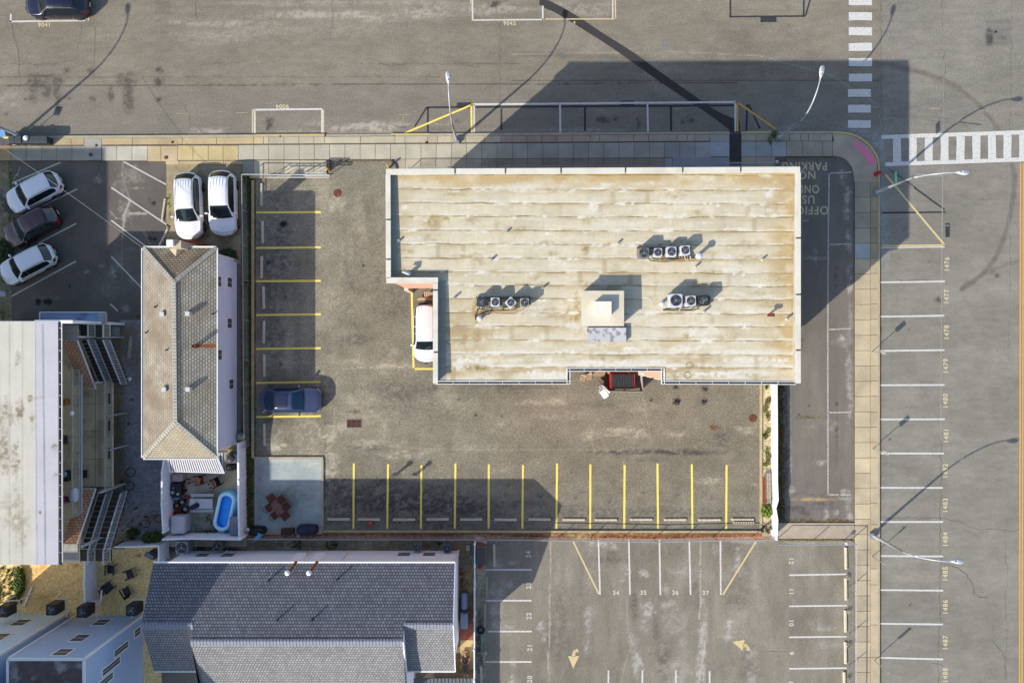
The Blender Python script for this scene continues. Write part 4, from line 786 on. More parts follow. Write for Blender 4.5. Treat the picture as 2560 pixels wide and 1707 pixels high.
    c = smudges(px, py, c, [(1484, 523, 14, 5, 1.6), (1484, 512, 16, 12, .8), (1558, 511, 6, 4, 1.6), (1796, 515, 6, 5, 1.8), (1825, 537, 6, 5, 1.8), (1878, 537, 6, 5, 1.8), (1675, 552, 5, 5, 1.8), (1614, 540, 6, 4, 1.6), (1710, 537, 8, 4, 1.4), (1910, 472, 4, 4, 1.8), (1934, 473, 4, 4, 1.8), (1922, 490, 10, 7, 1.2), (1922, 480, 16, 14, .7), (1362, 540, 6, 4, 1.8), (1285, 546, 7, 4, 1.8), (1368, 583, 5, 5, 1.8), (1363, 614, 9, 3, 1.8), (1310, 648, 7, 3, 1.5), (1534, 610, 6, 5, 1.4), (1066, 550, 8, 5, 1.8), (1040, 545, 9, 4, 1.6), (1012, 518, 9, 6, 1.6), (1240, 650, 6, 6, 1.7), (1216, 655, 4, 4, 1.7), (1165, 686, 6, 5, 1.6), (1104, 677, 6, 4, 1.6), (1350, 752, 6, 5, 1.6), (1858, 686, 6, 5, 1.8), (1902, 715, 5, 4, 1.8), (1864, 855, 5, 4, 1.7), (1628, 813, 8, 3, 1.2), (1500, 680, 6, 3, 1.3), (1427, 680, 14, 4, 1.), (1830, 672, 60, 4, 1.), (1820, 676, 40, 5, .8), (1750, 785, 60, 14, .5), (1785, 820, 30, 12, .6), (1820, 640, 30, 4, 1.), (1207, 851, 10, 6, 1.), (1270, 915, 30, 5, .9), (1160, 905, 80, 22, 1.1), (1360, 938, 60, 12, 1.5), (1580, 875, 24, 10, 1.4), (1490, 908, 45, 9, 1.5), (1365, 905, 30, 10, 1.4), (1560, 908, 36, 9, 1.3), (1650, 905, 40, 8, .9), (1900, 900, 110, 8, 1.), (1820, 935, 150, 10, 1.3), (1720, 870, 60, 10, 1.1), (1860, 880, 80, 6, 1.2), (1600, 935, 40, 10, .5), (1735, 832, 50, 14, .9), (1420, 880, 50, 6, 1.1), (1300, 880, 90, 6, .9), (1420, 812, 36, 6, 1.1)], (244, 239, 224), 321, .45)
    c = lines(px, py, c, [((1727 + 9 * math.cos(a / 8 * math.pi), 913 + 7 * math.sin(a / 8 * math.pi)), (1727 + 9 * math.cos((a + 1) / 8 * math.pi), 913 + 7 * math.sin((a + 1) / 8 * math.pi)), 1, 1.2, .5, 0) for a in range(16)] +
              [((1722 + 8 * math.cos(a / 8 * math.pi), 938 + 8 * math.sin(a / 8 * math.pi)), (1722 + 8 * math.cos((a + 1) / 8 * math.pi), 938 + 8 * math.sin((a + 1) / 8 * math.pi)), 1, 1.2, .6, 0) for a in range(16)], (120, 96, 56), 333)
    r9 = random.Random(11)
    c = smudges(px, py, c, [(r9.uniform(1000, 1960), seams[r9.randrange(1, 15)] + r9.uniform(-5, 4), r9.uniform(4, 26), r9.uniform(2, 5), 1.3) for _ in range(150)], (246, 241, 226), 601, .5)
    c = smudges(px, py, c, [(r9.uniform(1000, 1960), r9.uniform(440, 940), r9.uniform(12, 50), r9.uniform(5, 11), .6) for _ in range(70)], (190, 172, 134), 801, .7)
    c = smudges(px, py, c, [(r9.uniform(1000, 1960), r9.uniform(440, 940), r9.uniform(12, 60), r9.uniform(5, 12), .7) for _ in range(70)], (238, 232, 216), 901, .7)
    # shadow of the west parapets painted on the roof as a greyer strip
    t = np.maximum(sstep(22, 16, px - 976) * (py < 715), sstep(24, 18, px - 1094) * (px > 1080) * (py > 700)); c = mixc(c, t * .8, (178, 178, 170))
    return c
ins = inset(outer, 4)
sheet('roof_membrane', 962, 418, 2003, 961, 10.2, .055, paint_roof, A_ROOF, kind=None, zf=roof_z, keep=lambda x, y: inpoly(x, y, ins), zimg=10.3, parent=bld)
def wallrun(mb, x0, y0, x1, y1, wd, z0, z1, zimg=ZT):
    a = P(x0, y0, zimg); b = P(x1, y1, zimg); mb.bar((a.x, a.y, (z0 + z1) / 2), (b.x, b.y, (z0 + z1) / 2), wd, z1 - z0)
m = MB()
pr = [(971, 428, 971, 700), (968, 430, 1996, 425), (1995.5, 428, 1995.5, 956), (971, 701, 1088, 701), (1088.5, 704, 1088.5, 954)]
for r in pr: wallrun(m, *r, .22, 9.7, ZT - .05)
m.build('parapet', M_PARI, bld)
m = MB()
def segs(p0, p1, cuts, horiz, fixed0, fixed1):
    e = [p0] + sorted(cuts) + [p1]
    for i in range(len(e) - 1):
        a = e[i] + (0 if i == 0 else 2.2); b = e[i + 1] - (0 if i == len(e) - 2 else 2.2)
        f = lambda t: fixed0 + (fixed1 - fixed0) * (t - p0) / (p1 - p0)
        if horiz: wallrun(m, a, f(a), b, f(b), .36 if True else 0, ZT - .05, ZT + .03)
        else: wallrun(m, f(a), a, f(b), b, .30, ZT - .05, ZT + .03)
segs(965, 2000, [1138, 1264, 1403, 1564, 1707, 1852], True, 430, 424.5); segs(437.3, 695, [549, 648], False, 970, 971)
segs(432, 958, [595, 736, 875], False, 1995.6, 1995.6); segs(966, 1095, [], True, 701, 701); segs(707.5, 958, [725, 880], False, 1088.5, 1088.5)
m.build('coping', M_COPE, bld)
m = MB()
for x, y in [(x, 427.5 - (x - 965) * .005) for x in (1138, 1264, 1403, 1564, 1707, 1852)]: m = MB(); p = P(x, y, ZT); m.box((p.x, p.y, ZT - .02), (.16, .2, .05)); m.build('scupper', M_SHADE, bld)
for x, y in [(972, 549), (972, 648), (1995, 595), (1995, 736), (1995, 875), (1089, 725), (1089, 880)]: m = MB(); p = P(x, y, ZT); m.box((p.x, p.y, ZT - .02), (.2, .14, .05)); m.build('scupper', M_SHADE, bld)
# gutter along the south eave
gt = MB(); gd = MB(); straps = []; zg = 9.95
run = [(1092, 956), (1421, 956), (1421, 924), (1657, 924), (1657, 956), (1985, 957)]
for i in range(len(run) - 1):
    (x0, y0), (x1, y1) = run[i], run[i + 1]; a = P(x0, y0, zg); b = P(x1, y1, zg); d = (b - a).normalized(); n = Vector((d.y, -d.x, 0))
    if (b - a).length == 0: continue
    gd.bar(a, b, .13, .06)
    for s_ in (-.09, .09): gt.bar(a + n * s_ + Vector((0, 0, .05)) - d * .09, b + n * s_ + Vector((0, 0, .05)) + d * .09, .035, .14)
    L = (b - a).length; k = int(L / .95)
    for j in range(1, k): q = a + d * (L * j / k); straps.append((q - n * .08 + Vector((0, 0, .09)), q + n * .08 + Vector((0, 0, .09))))
g1 = gd.build('gutter', M_SHADE, bld); gt.build('gutter_rim', M_GUT, g1)
for a_, b_ in straps: gs = MB(); gs.bar(a_, b_, .02, .02); gs.build('gutter_strap', M_GUT, g1)
# roof hatch house
pz = 11.3
ph = MB(); a = P(1455, 815, pz); b = P(1560, 727, pz); ph.bx(a.x + .05, b.x - .05, a.y + .05, b.y - .05, 10.0, pz - .02)
p1 = ph.build('penthouse', mat('penthouse_wall', (206, 206, 204), var=.08, stain=(150, 150, 150), stain_amt=.4), bld)
ph = MB(); ph.add([(a.x, a.y, pz - .06), (b.x, a.y, pz - .06), (b.x, b.y, pz - .06), (a.x, b.y, pz - .06), (a.x, a.y, pz), (b.x, a.y, pz), (b.x, b.y, pz), (a.x, b.y, pz), ((a.x + b.x) / 2, (a.y + b.y) / 2, pz + .03)],
    [(0, 1, 5, 4), (1, 2, 6, 5), (2, 3, 7, 6), (3, 0, 4, 7), (4, 5, 8), (5, 6, 8), (6, 7, 8), (7, 4, 8), (3, 2, 1, 0)])
ph.build('penthouse_roof', mat('penthouse_felt', (240, 232, 212), k=.62, var=.05, scale=1.2, stain=(228, 212, 176), stain_amt=.5, stain_scale=.9), p1)
ph = MB(); q = P(1508, 770.5, pz + .45); ph.box((q.x, q.y, pz + .22), (41 * S * .81, 34 * S * .81, .5)); ph.build('hatch', mat('hatch_white', (248, 242, 226), k=.66, var=.03), p1)
ph = MB(); a = P(1468, 854, 10.5); b = P(1566, 819, 10.5); ph.bx(a.x, b.x, a.y, b.y, 10.02, 10.42)
ph.build('skylight_cover', mat('galvanised_cover', (214, 216, 222), var=.06, scale=1, stain=(130, 130, 134), stain_amt=.8, stain_scale=3.2), bld)

# ---------------- hipped house
ze = 4.9; hz = lambda px: 4.9 + 1.1 * ((540 - px) / 106. if px > 434 else (px - 358) / 76.); hip = thing('hipped_house', 'narrow lavender-sided house with weathered tan hipped shingle roof', 'house', P(450, 880, 0))
r0, r1 = P(358, 1144, ze), P(540, 620, ze)
SH_T = shinglemat('shingle_tan', (222, 216, 196), (198, 192, 172), (128, 124, 112), .29, .175, .022, stain=(150, 132, 106), mid=.12)
SH_W = shinglemat('shingle_worn', (196, 188, 172), (180, 171, 154), (156, 146, 130), .29, .17, .02, stain=(150, 128, 104), mid=.2)
SH_N = shinglemat('shingle_north', (206, 196, 174), (186, 172, 148), (120, 104, 86), .3, .17, .03, stain=(120, 98, 78), mid=.2)
SH_S = shinglemat('shingle_south', (216, 208, 186), (200, 190, 164), (168, 156, 130), .26, .17, .03, stain=(190, 172, 140), mid=.12)
zr = 6.0; ra = P(434, 706, zr); rb = P(438, 1056, zr)
NW, NE, SE, SW = Vector((r0.x, r1.y, ze)), Vector((r1.x, r1.y, ze)), Vector((r1.x, r0.y, ze)), Vector((r0.x, r0.y, ze))
def plane(mb, pts, along, up_o):
    "polygon with along/up-slope UVs"
    al = Vector(along).normalized(); pts = [Vector(p) for p in pts]
    n = (pts[1] - pts[0]).cross(pts[2] - pts[0]).normalized()
    if n.z < 0: pts = pts[::-1]; n = -n
    up = n.cross(al); o = Vector(up_o); mb.poly(pts, uv=[((p - o).dot(al), (p - o).dot(up)) for p in pts])
m = MB(); m.prism([(r0.x + .35, r0.y + .35), (r1.x - .25, r0.y + .35), (r1.x - .25, r1.y - .3), (r0.x + .35, r1.y - .3)], 0, ze - .05)
wl = m.build('wall', mat('lavender_siding', (202, 212, 236), k=0.95, var=.04, scale=.8), hip)
m = MB(); plane(m, [NE, SE, rb, ra], (0, 1, 0), SE); rf = m.build('roof', SH_T, hip)
m = MB(); plane(m, [NW, SW, rb, ra], (0, 1, 0), SW); m.build('roof_slope', SH_W, rf)
m = MB(); plane(m, [NW, NE, ra], (1, 0, 0), NW); m.build('roof_slope', SH_N, rf)
m = MB(); plane(m, [SW, SE, rb], (1, 0, 0), SW); m.build('roof_slope', SH_S, rf)
m = MB(); up = Vector((0, 0, .03))
for a_, b_ in ((NW, ra), (NE, ra), (SW, rb), (SE, rb), (ra, rb)):
    n_ = max(4, int((b_ - a_).length / .22))
    for k in range(n_): m.bar(a_.lerp(b_, k / n_) + up, a_.lerp(b_, (k + .86) / n_) + up * (1.1 + .3 * (k % 2)), .30, .025)
m.build('ridge_cap', mat('ridge_tile', (200, 196, 180), var=.12, scale=2, fine=.08), rf)
m = MB()
for a_, b_ in ((NW, NE), (NE, SE), (SE, SW), (SW, NW)):
    d = (b_ - a_).normalized(); n_ = Vector((d.y, -d.x, 0)); 
    if n_.dot(a_ - Vector(((r0.x + r1.x) / 2, (r0.y + r1.y) / 2, ze))) < 0: n_ = -n_
    m.bar(a_ + n_ * .1 - up, b_ + n_ * .1 - up, .05, .12); m.bar(a_ + n_ * .02 - up * 2, b_ + n_ * .02 - up * 2, .12, .05)
m.build('gutter', M_GUT, hip)
def win_x(parent, x, y, z0, z1, wd, face=1, name='window', M=None):
    "window on a wall facing +-x, centre y"
    f = MB(); t = .085; xo = x + face * .02
    f.bx(x, x + face * .04, y - wd / 2 - t, y + wd / 2 + t, z0 - t, z0); f.bx(x, x + face * .04, y - wd / 2 - t, y + wd / 2 + t, z1, z1 + t)
    f.bx(x, x + face * .04, y - wd / 2 - t, y - wd / 2, z0, z1); f.bx(x, x + face * .04, y + wd / 2, y + wd / 2 + t, z0, z1); f.bx(x, x + face * .03, y - .012, y + .012, z0, z1)
    o = f.build(name, M_WHITE, parent); p = MB(); p.bx(x + face * .002, x + face * .018, y - wd / 2, y + wd / 2, z0, z1); p.build('pane', M or M_SCREEN, o); return o
def win_y(parent, y, x, z0, z1, wd, face=1, name='window', M=None):
    f = MB(); t = .085
    f.bx(x - wd / 2 - t, x + wd / 2 + t, y, y + face * .04, z0 - t, z0); f.bx(x - wd / 2 - t, x + wd / 2 + t, y, y + face * .04, z1, z1 + t)
    f.bx(x - wd / 2 - t, x - wd / 2, y, y + face * .04, z0, z1); f.bx(x + wd / 2, x + wd / 2 + t, y, y + face * .04, z0, z1); f.bx(x - wd / 2, x + wd / 2, y, y + face * .03, (z0 + z1) / 2 - .012, (z0 + z1) / 2 + .012)
    o = f.build(name, M_WHITE, parent); p = MB(); p.bx(x - wd / 2, x + wd / 2, y + face * .002, y + face * .018, z0, z1); p.build('pane', M or M_SCREEN, o); return o
q1, q2 = P(1090, 952, ZT), P(1994, 952, ZT); qe = P(1994, 430, ZT)
for zz in (3.9, 6.9):
    for px in list(range(1120, 1400, 70)) + list(range(1690, 1980, 70)): win_y(bld, q1.y, P(px, 952, ZT).x, zz, zz + 1.3, 1.2, face=-1)
    for py in range(470, 940, 80): win_x(bld, q2.x, P(1994, py, ZT).y, zz, zz + 1.3, 1.2)
wx = r1.x - .25
for px, py in ((545.5, 703), (573, 706), (573, 808), (547, 887), (577, 960)):
    zc = 60 * (1 - (wx / S) / (px - 1280)); yc = P(px, py, zc).y; win_x(hip, wx, yc, zc - .5, zc + .42, .68)
m = MB(); m.bx(wx, wx + .02, r0.y + .35, r1.y - .3, 2.42, 2.5); m.bx(wx, wx + .05, r0.y + .35, r0.y + .45, 0, 4.8); m.bx(wx, wx + .05, r1.y - .4, r1.y - .3, 0, 4.8); m.build('trim', M_WHITE, hip)
c0 = P(433, 614, 6.2); m = MB(); m.box((c0.x + .15, c0.y + .1, 3.1), (.75, .5, 6.2)); ch = m.build('chimney', mat('chimney_render', (214, 198, 174), var=.1), hip)
m = MB(); m.box((c0.x - .12, c0.y + .15, 6.35), (.42, .4, .3)); m.build('chimney_cap', M_WHITE, ch)
m = MB(); q = P(470, 612, 2); m.box((q.x, q.y, 1.5), (1.2, .5, 3)); m.build('bay', mat('red_brick', (170, 84, 62), var=.2, scale=4, fine=.2), hip)
# small cricket behind the chimney
q0 = P(423, 622, 5.0); q1 = P(462, 620, 5.0); q2 = P(440, 641, 5.35)
m = MB(); m.poly([q0 + up * 2, q2 + up * 2, P(442, 622, 5.4)]); m.poly([q2 + up * 2, q1 + up * 2, P(442, 622, 5.4)]); m.build('cricket', mat('cricket_metal', (222, 206, 178), var=.1), rf)
def roofbox(parent, px, py, z, sz, h, mt, name='roof_vent'):
    q = P(px, py, z + h); m = MB(); m.rbox((q.x, q.y, z + h / 2 - .06), (sz, sz, h + .12), sz * .15); return m.build(name, mt, parent)
M_VENT = mat('vent_metal', (226, 226, 228), var=.05, rough=.5)
for px, py in ((404, 785), (468, 784), (409, 973), (469, 973)): roofbox(hip, px, py, hz(px), .30, .3, M_VENT)
def pipe(parent, px, py, z, r, h, mt, name='vent_pipe', dz=.25, hollow=True):
    q = P(px, py, z + h); m = MB(); m.lathe((q.x, q.y, z - dz), [(r, 0), (r, h + dz)] + ([(r * .62, h + dz), (r * .62, h + dz - .12)] if hollow else []), 12); return m.build(name, mt, parent)
pp = pipe(hip, 483, 865, hz(483), .14, .5, mat('rusty_pipe', (130, 84, 60), var=.3, scale=5, fine=.2))
m = MB(); n_ = 10
for k in range(n_):
    a_ = P(490 + k * 4.8, 865, hz(490 + k * 4.8)); 
    b_ = P(494.8 + k * 4.8, 865, hz(494.8 + k * 4.8)); j1, j2 = rnd.uniform(.06, .2), rnd.uniform(.06, .16)
    m.add([(a_.x, a_.y - j1, a_.z + .012), (b_.x, a_.y - j2, b_.z + .012), (b_.x, a_.y + j1, b_.z + .012), (a_.x, a_.y + j2, a_.z + .012)], [(0, 1, 2, 3)])
RUST = mat('rust_streak', (176, 104, 56), var=.3, scale=6, fine=.3); m.build('rust_stain', RUST, rf)
for i, (px, py) in enumerate(((386, 767), (531, 784), (363, 831), (414, 875))): pipe(hip, px, py, hz(px), .05, .25, M_DARK)

# ---------------- white building with the grey shingle roof
ze = 5.0; wh = thing('white_house', 'long white-sided building with dark grey shingle gable roof', 'building', P(760, 1560, 0))
SH_G = shinglemat('shingle_grey', (162, 164, 172), (130, 132, 140), (96, 98, 106), .20, .21, .035, mid=.10)
SH_GS = shinglemat('shingle_grey_sunlit', (178, 178, 176), (152, 152, 152), (116, 116, 120), .20, .21, .03, mid=.08)  # same shingle, paler: sunlight on the south slopes put into the colour
yN = 506.5; xL, xR = -822., -130.2
zw, yw_ = 6.8, 628.; zm, ym = 7.27, 659.; mxL, mxR = -707., -240.
def gp(x, y, z=0.0): return G(x, y, z)
sl = (zw - ze) / ((yw_ - yN) * S)
m = MB(); al = (1, 0, 0); o_ = gp(xL, yN, ze)
# north slope (one plane, taller over the middle)
plane(m, [gp(xL, yN, ze), gp(xR, yN, ze), gp(xR, yw_, zw), gp(mxR, yw_, zw), gp(mxR, ym, zm), gp(mxL, ym, zm), gp(mxL, yw_, zw), gp(xL, yw_, zw)], al, o_)
rf = m.build('roof', SH_G, wh)
ye = yw_ + (zw - 4.9) / sl / S; zs = zm - sl * 200 * S
m = MB(); plane(m, [gp(xL, yw_, zw), gp(mxL, yw_, zw), gp(mxL, ye, 4.9), gp(xL, ye, 4.9)], al, gp(xL, ye, 4.9)); m.build('roof_slope', SH_GS, rf)
m = MB(); plane(m, [gp(mxR, yw_, zw), gp(xR, yw_, zw), gp(xR, ye, 4.9), gp(mxR, ye, 4.9)], al, gp(xL, ye, 4.9)); m.build('roof_slope', SH_GS, rf)
m = MB(); plane(m, [gp(mxL, ym, zm), gp(mxR, ym, zm), gp(mxR, ym + 200, zs), gp(mxL, ym + 200, zs)], al, gp(xL, ye, 4.9)); m.build('roof_slope', SH_GS, rf)
m = MB()
for (x0, x1, y_, z_) in ((xL, mxL, yw_, zw), (mxR, xR, yw_, zw), (mxL, mxR, ym, zm)):
    n_ = int((x1 - x0) / 7.2)
    for k in range(n_):
        a_ = gp(x0 + (x1 - x0) * k / n_, y_ + 5.5, z_ + .02); b_ = gp(x0 + (x1 - x0) * (k + .84) / n_, y_ + 5.5, z_ + .02)
        m.add([(a_.x, a_.y + .2, z_ + .03), (a_.x, a_.y - .17, z_ - .13), (b_.x, a_.y - .17, z_ - .13), (b_.x, a_.y + .2, z_ + .03)], [(0, 1, 2, 3)])
        m.add([(a_.x, a_.y + .2, z_ + .035), (b_.x, a_.y + .2, z_ + .035), (b_.x, a_.y + .32, z_ - .02), (a_.x, a_.y + .32, z_ - .02)], [(0, 1, 2, 3)])
m.build('ridge_cap', mat('ridge_grey', (150, 156, 170), var=.1, scale=3), rf)
SIDE_W = mat('white_siding', (236, 232, 236), k=1.05, var=.03, scale=.8)
m = MB(); m.prism([gp(x, y).xy for x, y in ((xL + 14, yN + 16), (xR - 3, yN + 16), (xR - 3, ye - 14), (mxR, ye - 14), (mxR, ym + 196), (mxL, ym + 196), (mxL, ye - 14), (xL + 14, ye - 14))], 0, ze - .05, top=False)
# gables
for x in (xL + 14, xR - 3): m.poly([gp(x, yN + 16, ze - .05), gp(x, ye - 14, ze - .05), gp(x, yw_, zw - .06)]); 
for x in (mxL, mxR): m.poly([gp(x, yN + 40, ze - .05), gp(x, ym + 196, ze - .05), gp(x, ym + 196, zs), gp(x, ym, zm - .05)])
m.build('wall', SIDE_W, wh)
m = MB()
m.bar(gp(xL, yN - 1, ze - .04), gp(xR, yN - 1, ze - .04), .10, .12); m.bar(gp(xL, ye + 1, 4.86), gp(mxL, ye + 1, 4.86), .08, .12); m.bar(gp(mxR, ye + 1, 4.86), gp(xR, ye + 1, 4.86), .08, .12)
m.bar(gp(xR, yN, ze - .02), gp(xR, yw_, zw - .02), .06, .1); m.bar(gp(xR, ye, 4.88), gp(xR, yw_, zw - .02), .06, .1)
m.bar(gp(mxR + 1, ym, zm), gp(mxR + 1, ym + 196, zs), .08, .1); m.bar(gp(xL + 14, yN + 15, 0), gp(xL + 14, yN + 15, 4.9), .12, .12); m.bar(gp(xR - 4, yN + 15, 0), gp(xR - 4, yN + 15, 4.9), .12, .12)
m.build('fascia', M_WHITE, wh)
# north wall windows, flues and downpipes
yn = -(yN + 16) * S
for px, py in ((506, 1388), (569, 1388), (1010, 1386), (1073, 1386)):
    zc = 60 * (1 - (yN + 16) / (py - 853.5)); x = P(px, py, zc).x; win_y(wh, yn, x, zc - .5, zc + .42, .84, M=M_SCREEN)
for px in (513, 572, 1005, 1068):
    zc = 4.62; x = P(px, 1404, zc).x; win_y(wh, yn, x, 4.35, 4.8, .9, M=M_SCREEN)
for px in (727, 777): q = P(px, 1400, 4.6); m = MB(); m.bx(q.x - .34, q.x + .34, yn, yn + .28, 1.6, 4.85); m.build('flue_box', SIDE_W, wh)
m = MB()
for px, h_ in ((742, 4.6), (846, 4.7), (1139, 4.8), (520, 1.)): q = P(px, 1400, 4.0); m = MB(); m.bar((q.x, yn + .08, 0.3), (q.x, yn + .08, h_), .07, .07); m.build('downpipe', M_GUT, wh)
for px, py in ((718, 1432), (772, 1432)):
    q = P(px, py, 6.6); f = MB(); f.tube([(q.x + .26, q.y + .42, 5.3), (q.x, q.y, 5.7), (q.x, q.y, 6.5)], .10, 10); fo = f.build('flue', RUST, wh); f = MB(); f.lathe((q.x, q.y, 6.5), [(.17, 0), (.17, .12), (.06, .2)], 14); f.build('flue_cap', M_WHITE, fo)
for px, py in ((669, 1453), (842, 1450), (704, 1537), (789, 1537)):
    dd = (py - 853.5) * .93; q = P(px, py, 5.9); zz = ze + sl * ((-q.y / S) - yN) * S; m = MB(); m.lathe((q.x, q.y, zz - .1), [(.06, 0), (.06, .5)], 10); v_ = m.build('vent_pipe', M_DARK, wh)

# ---------------- blue town houses in the lower left corner
M_BLUE = mat('blue_siding', (158, 178, 208), k=1.0, var=.05, scale=.6); M_BLUE2 = mat('blue_siding_pale', (178, 202, 228), k=1.0, var=.05, scale=.6)
M_BROOF = mat('weathered_roof_board', (108, 92, 86), k=0.8, var=.2, scale=2, fine=.15, stain=(178, 168, 158), stain_amt=.8, stain_scale=.9)
def bhouse(name, label, x0, x1, y0, wins, M, edge):
    t = thing(name, label, 'house', gp((x0 + x1) / 2, y0 + 120, 0)); zt = 8.3
    m = MB(); m.prism([gp(x, y).xy for x, y in ((x0, y0), (x1, y0), (x1, y0 + 330), (x0, y0 + 330))], 0, zt - .05, top=False); m.build('wall', M, t)
    m = MB(); m.prism([gp(x, y).xy for x, y in ((x0, y0), (x1, y0), (x1, y0 + 330), (x0, y0 + 330))], zt - .05, zt); r = m.build('roof', M_BROOF, t)
    m = MB()
    for a_, b_ in (((x0, y0), (x1, y0)), ((x1, y0), (x1, y0 + 330)), ((x0, y0), (x0, y0 + 330))): m.bar(gp(*a_, zt), gp(*b_, zt), .16, .12)
    m.build('gutter', M_WHITE, r)
    m = MB(); m.prism([gp(x, y).xy for x, y in ((x0 + 2 - 112 * (x0 < -1200), y0 + 56), (x1, y0 + 56), (x1, y0 + 328), (x0 + 2 - 112 * (x0 < -1200), y0 + 328))], zt, 12.1 + 1.4 * (x0 < -1200)); us = m.build('added_storey', M, t); m = MB(); m.prism([gp(x, y).xy for x, y in ((x0 - 4 - 112 * (x0 < -1200), y0 + 54), (x1 + 3, y0 + 54), (x1 + 3, y0 + 332), (x0 - 4 - 112 * (x0 < -1200), y0 + 332))], 12.1 + 1.4 * (x0 < -1200), 12.2 + 1.4 * (x0 < -1200)); m.build('added_storey_roof', M_BROOF, us)  # unseen storey added for its shade; the left one enlarged to cover the alley
    for v in (80, 170, 260): win_x(us, x1 * S, -(y0 + v) * S, 9.2, 10.6, 1.1)  # windows of the added storey, unseen too
    m = MB()
    for x in (x0, x1): m = MB(); m.bar(gp(x, y0 - 1, 0), gp(x, y0 - 1, zt - .1), .16, .10); m.build('corner_board', M_WHITE, t)
    for (u, z0_, z1_, w_) in wins: win_y(t, -y0 * S, (x0 + (x1 - x0) * u) * S, z0_, z1_, w_)
    for (v, z0_, z1_, w_) in edge: win_x(t, x1 * S, -(y0 + v) * S, z0_, z1_, w_)
    return t
zw_ = lambda py, y0: 60 * (1 - y0 / (py - 853.5))
def uof(px, py, x0, x1, y0): z = zw_(py, y0); return ((px - 1280) * (60 - z) / 60 - x0) / (x1 - x0)
B0, B1, BY = -1086., -922., 684.
bhouse('blue_house', 'blue town house beside the grey shingle roof, brown stained roof', B0, B1, BY,
       [(uof(254, 1555.5, B0, B1, BY), zw_(1555.5, BY) - .62, zw_(1555.5, BY) + .62, .92), (uof(200, 1594.5, B0, B1, BY), zw_(1594.5, BY) - .62, zw_(1594.5, BY) + .62, .92), (uof(157, 1630, B0, B1, BY), zw_(1630, BY) - .55, zw_(1630, BY) + .55, .92)], M_BLUE,
       [(40, 2.4, 4.4, .42), (62, 3.6, 6.0, .42), (84, 4.6, 7.2, .42), (30, .5, 1.4, .5)])
A0, A1, AY = -1288., -1110., 680.
bhouse('blue_house', 'pale blue town house at the lower left corner of the picture', A0, A1, AY,
       [(uof(52, 1556, A0, A1, AY), zw_(1556, AY) - .62, zw_(1556, AY) + .62, .95), (uof(-2, 1592, A0, A1, AY), zw_(1592, AY) - .62, zw_(1592, AY) + .62, .95)], M_BLUE2, [(30, 4.6, 6., .6), (90, 5., 6.5, .8)])

# ---------------- motel with outside walkway and stairs
mt = thing('motel', 'long flat-roofed motel with outside walkway, decks and two slatted stairs', 'motel', P(60, 1100, 0))
zt = 7.2
def paint_mroof(px, py):
    c = np.tile(np.array([[226, 222, 208.]]), (len(px), 1)); c += ((fbm(px / 10, py / 70, 4, 61) - .5) * 14)[:, None]
    t = sstep(87, 89, px); c = mixc(c, t, (214, 212, 220))
    c = lines(px, py, c, [((24, 800), (24, 1412), 1, 1.6, .35, 1), ((56, 800), (56, 1412), 1, 1.6, .3, 1), ((0.5, 900), (1, 1412), 1, 1, .2, 1), ((88, 800), (93, 1412), 1, 1.2, .4, 1), ((107, 812), (114, 1412), 1.8, 2, .6, 1)], (140, 138, 144), 62)
    c = smudges(px, py, c, [(75, 1000, 7, 14, 1.2), (48, 1030, 12, 26, 1.1), (12, 1035, 22, 40, .6), (80, 1050, 8, 20, .7), (40, 1150, 12, 40, .7), (12, 1130, 12, 60, .7), (30, 1280, 30, 60, .5), (137, 1120, 8, 12, .7), (137, 1190, 7, 8, .5), (100, 1280, 4, 4, 1.), (100, 995, 14, 5, .4), (45, 900, 8, 16, .5), (60, 1330, 26, 40, .3)], (158, 146, 122), 63, .9)
    return c
M_MW = mat('motel_wall', (176, 160, 128), k=0.9, var=.08)
sheet('roof', -130, 804, 146, 1411, zt, .06, paint_mroof, attrmat('motel_membrane', .04, 6, .05), kind=None, parent=mt)
m = MB(); a = P(-130, 1411, zt); b = P(146, 803, zt); m.bx(a.x, b.x, a.y, b.y, zt - .3, zt - .01); m.build('roof_edge', M_WHITE, mt)
m = MB(); m.bx(a.x, -1054 * S, a.y + .1, b.y - .1, 0, zt - .3); m.build('wall', M_MW, mt)
m = MB(); m.bar(P(148, 805, zt - .05), P(151, 1411, zt - .05), .10, .10); m.bar(P(151, 805, zt - .12), P(154, 1411, zt - .12), .035, .05); g_ = m.build('gutter', M_DARK, mt)
m = MB(); m.bar(P(154.5, 808, zt - .1), P(156.5, 1405, zt - .1), .04, .1)
for y in range(820, 1405, 28): m.bar(P(148, y, zt), P(156, y, zt - .04), .03, .02)
m.build('gutter_rim', M_GUT, g_)
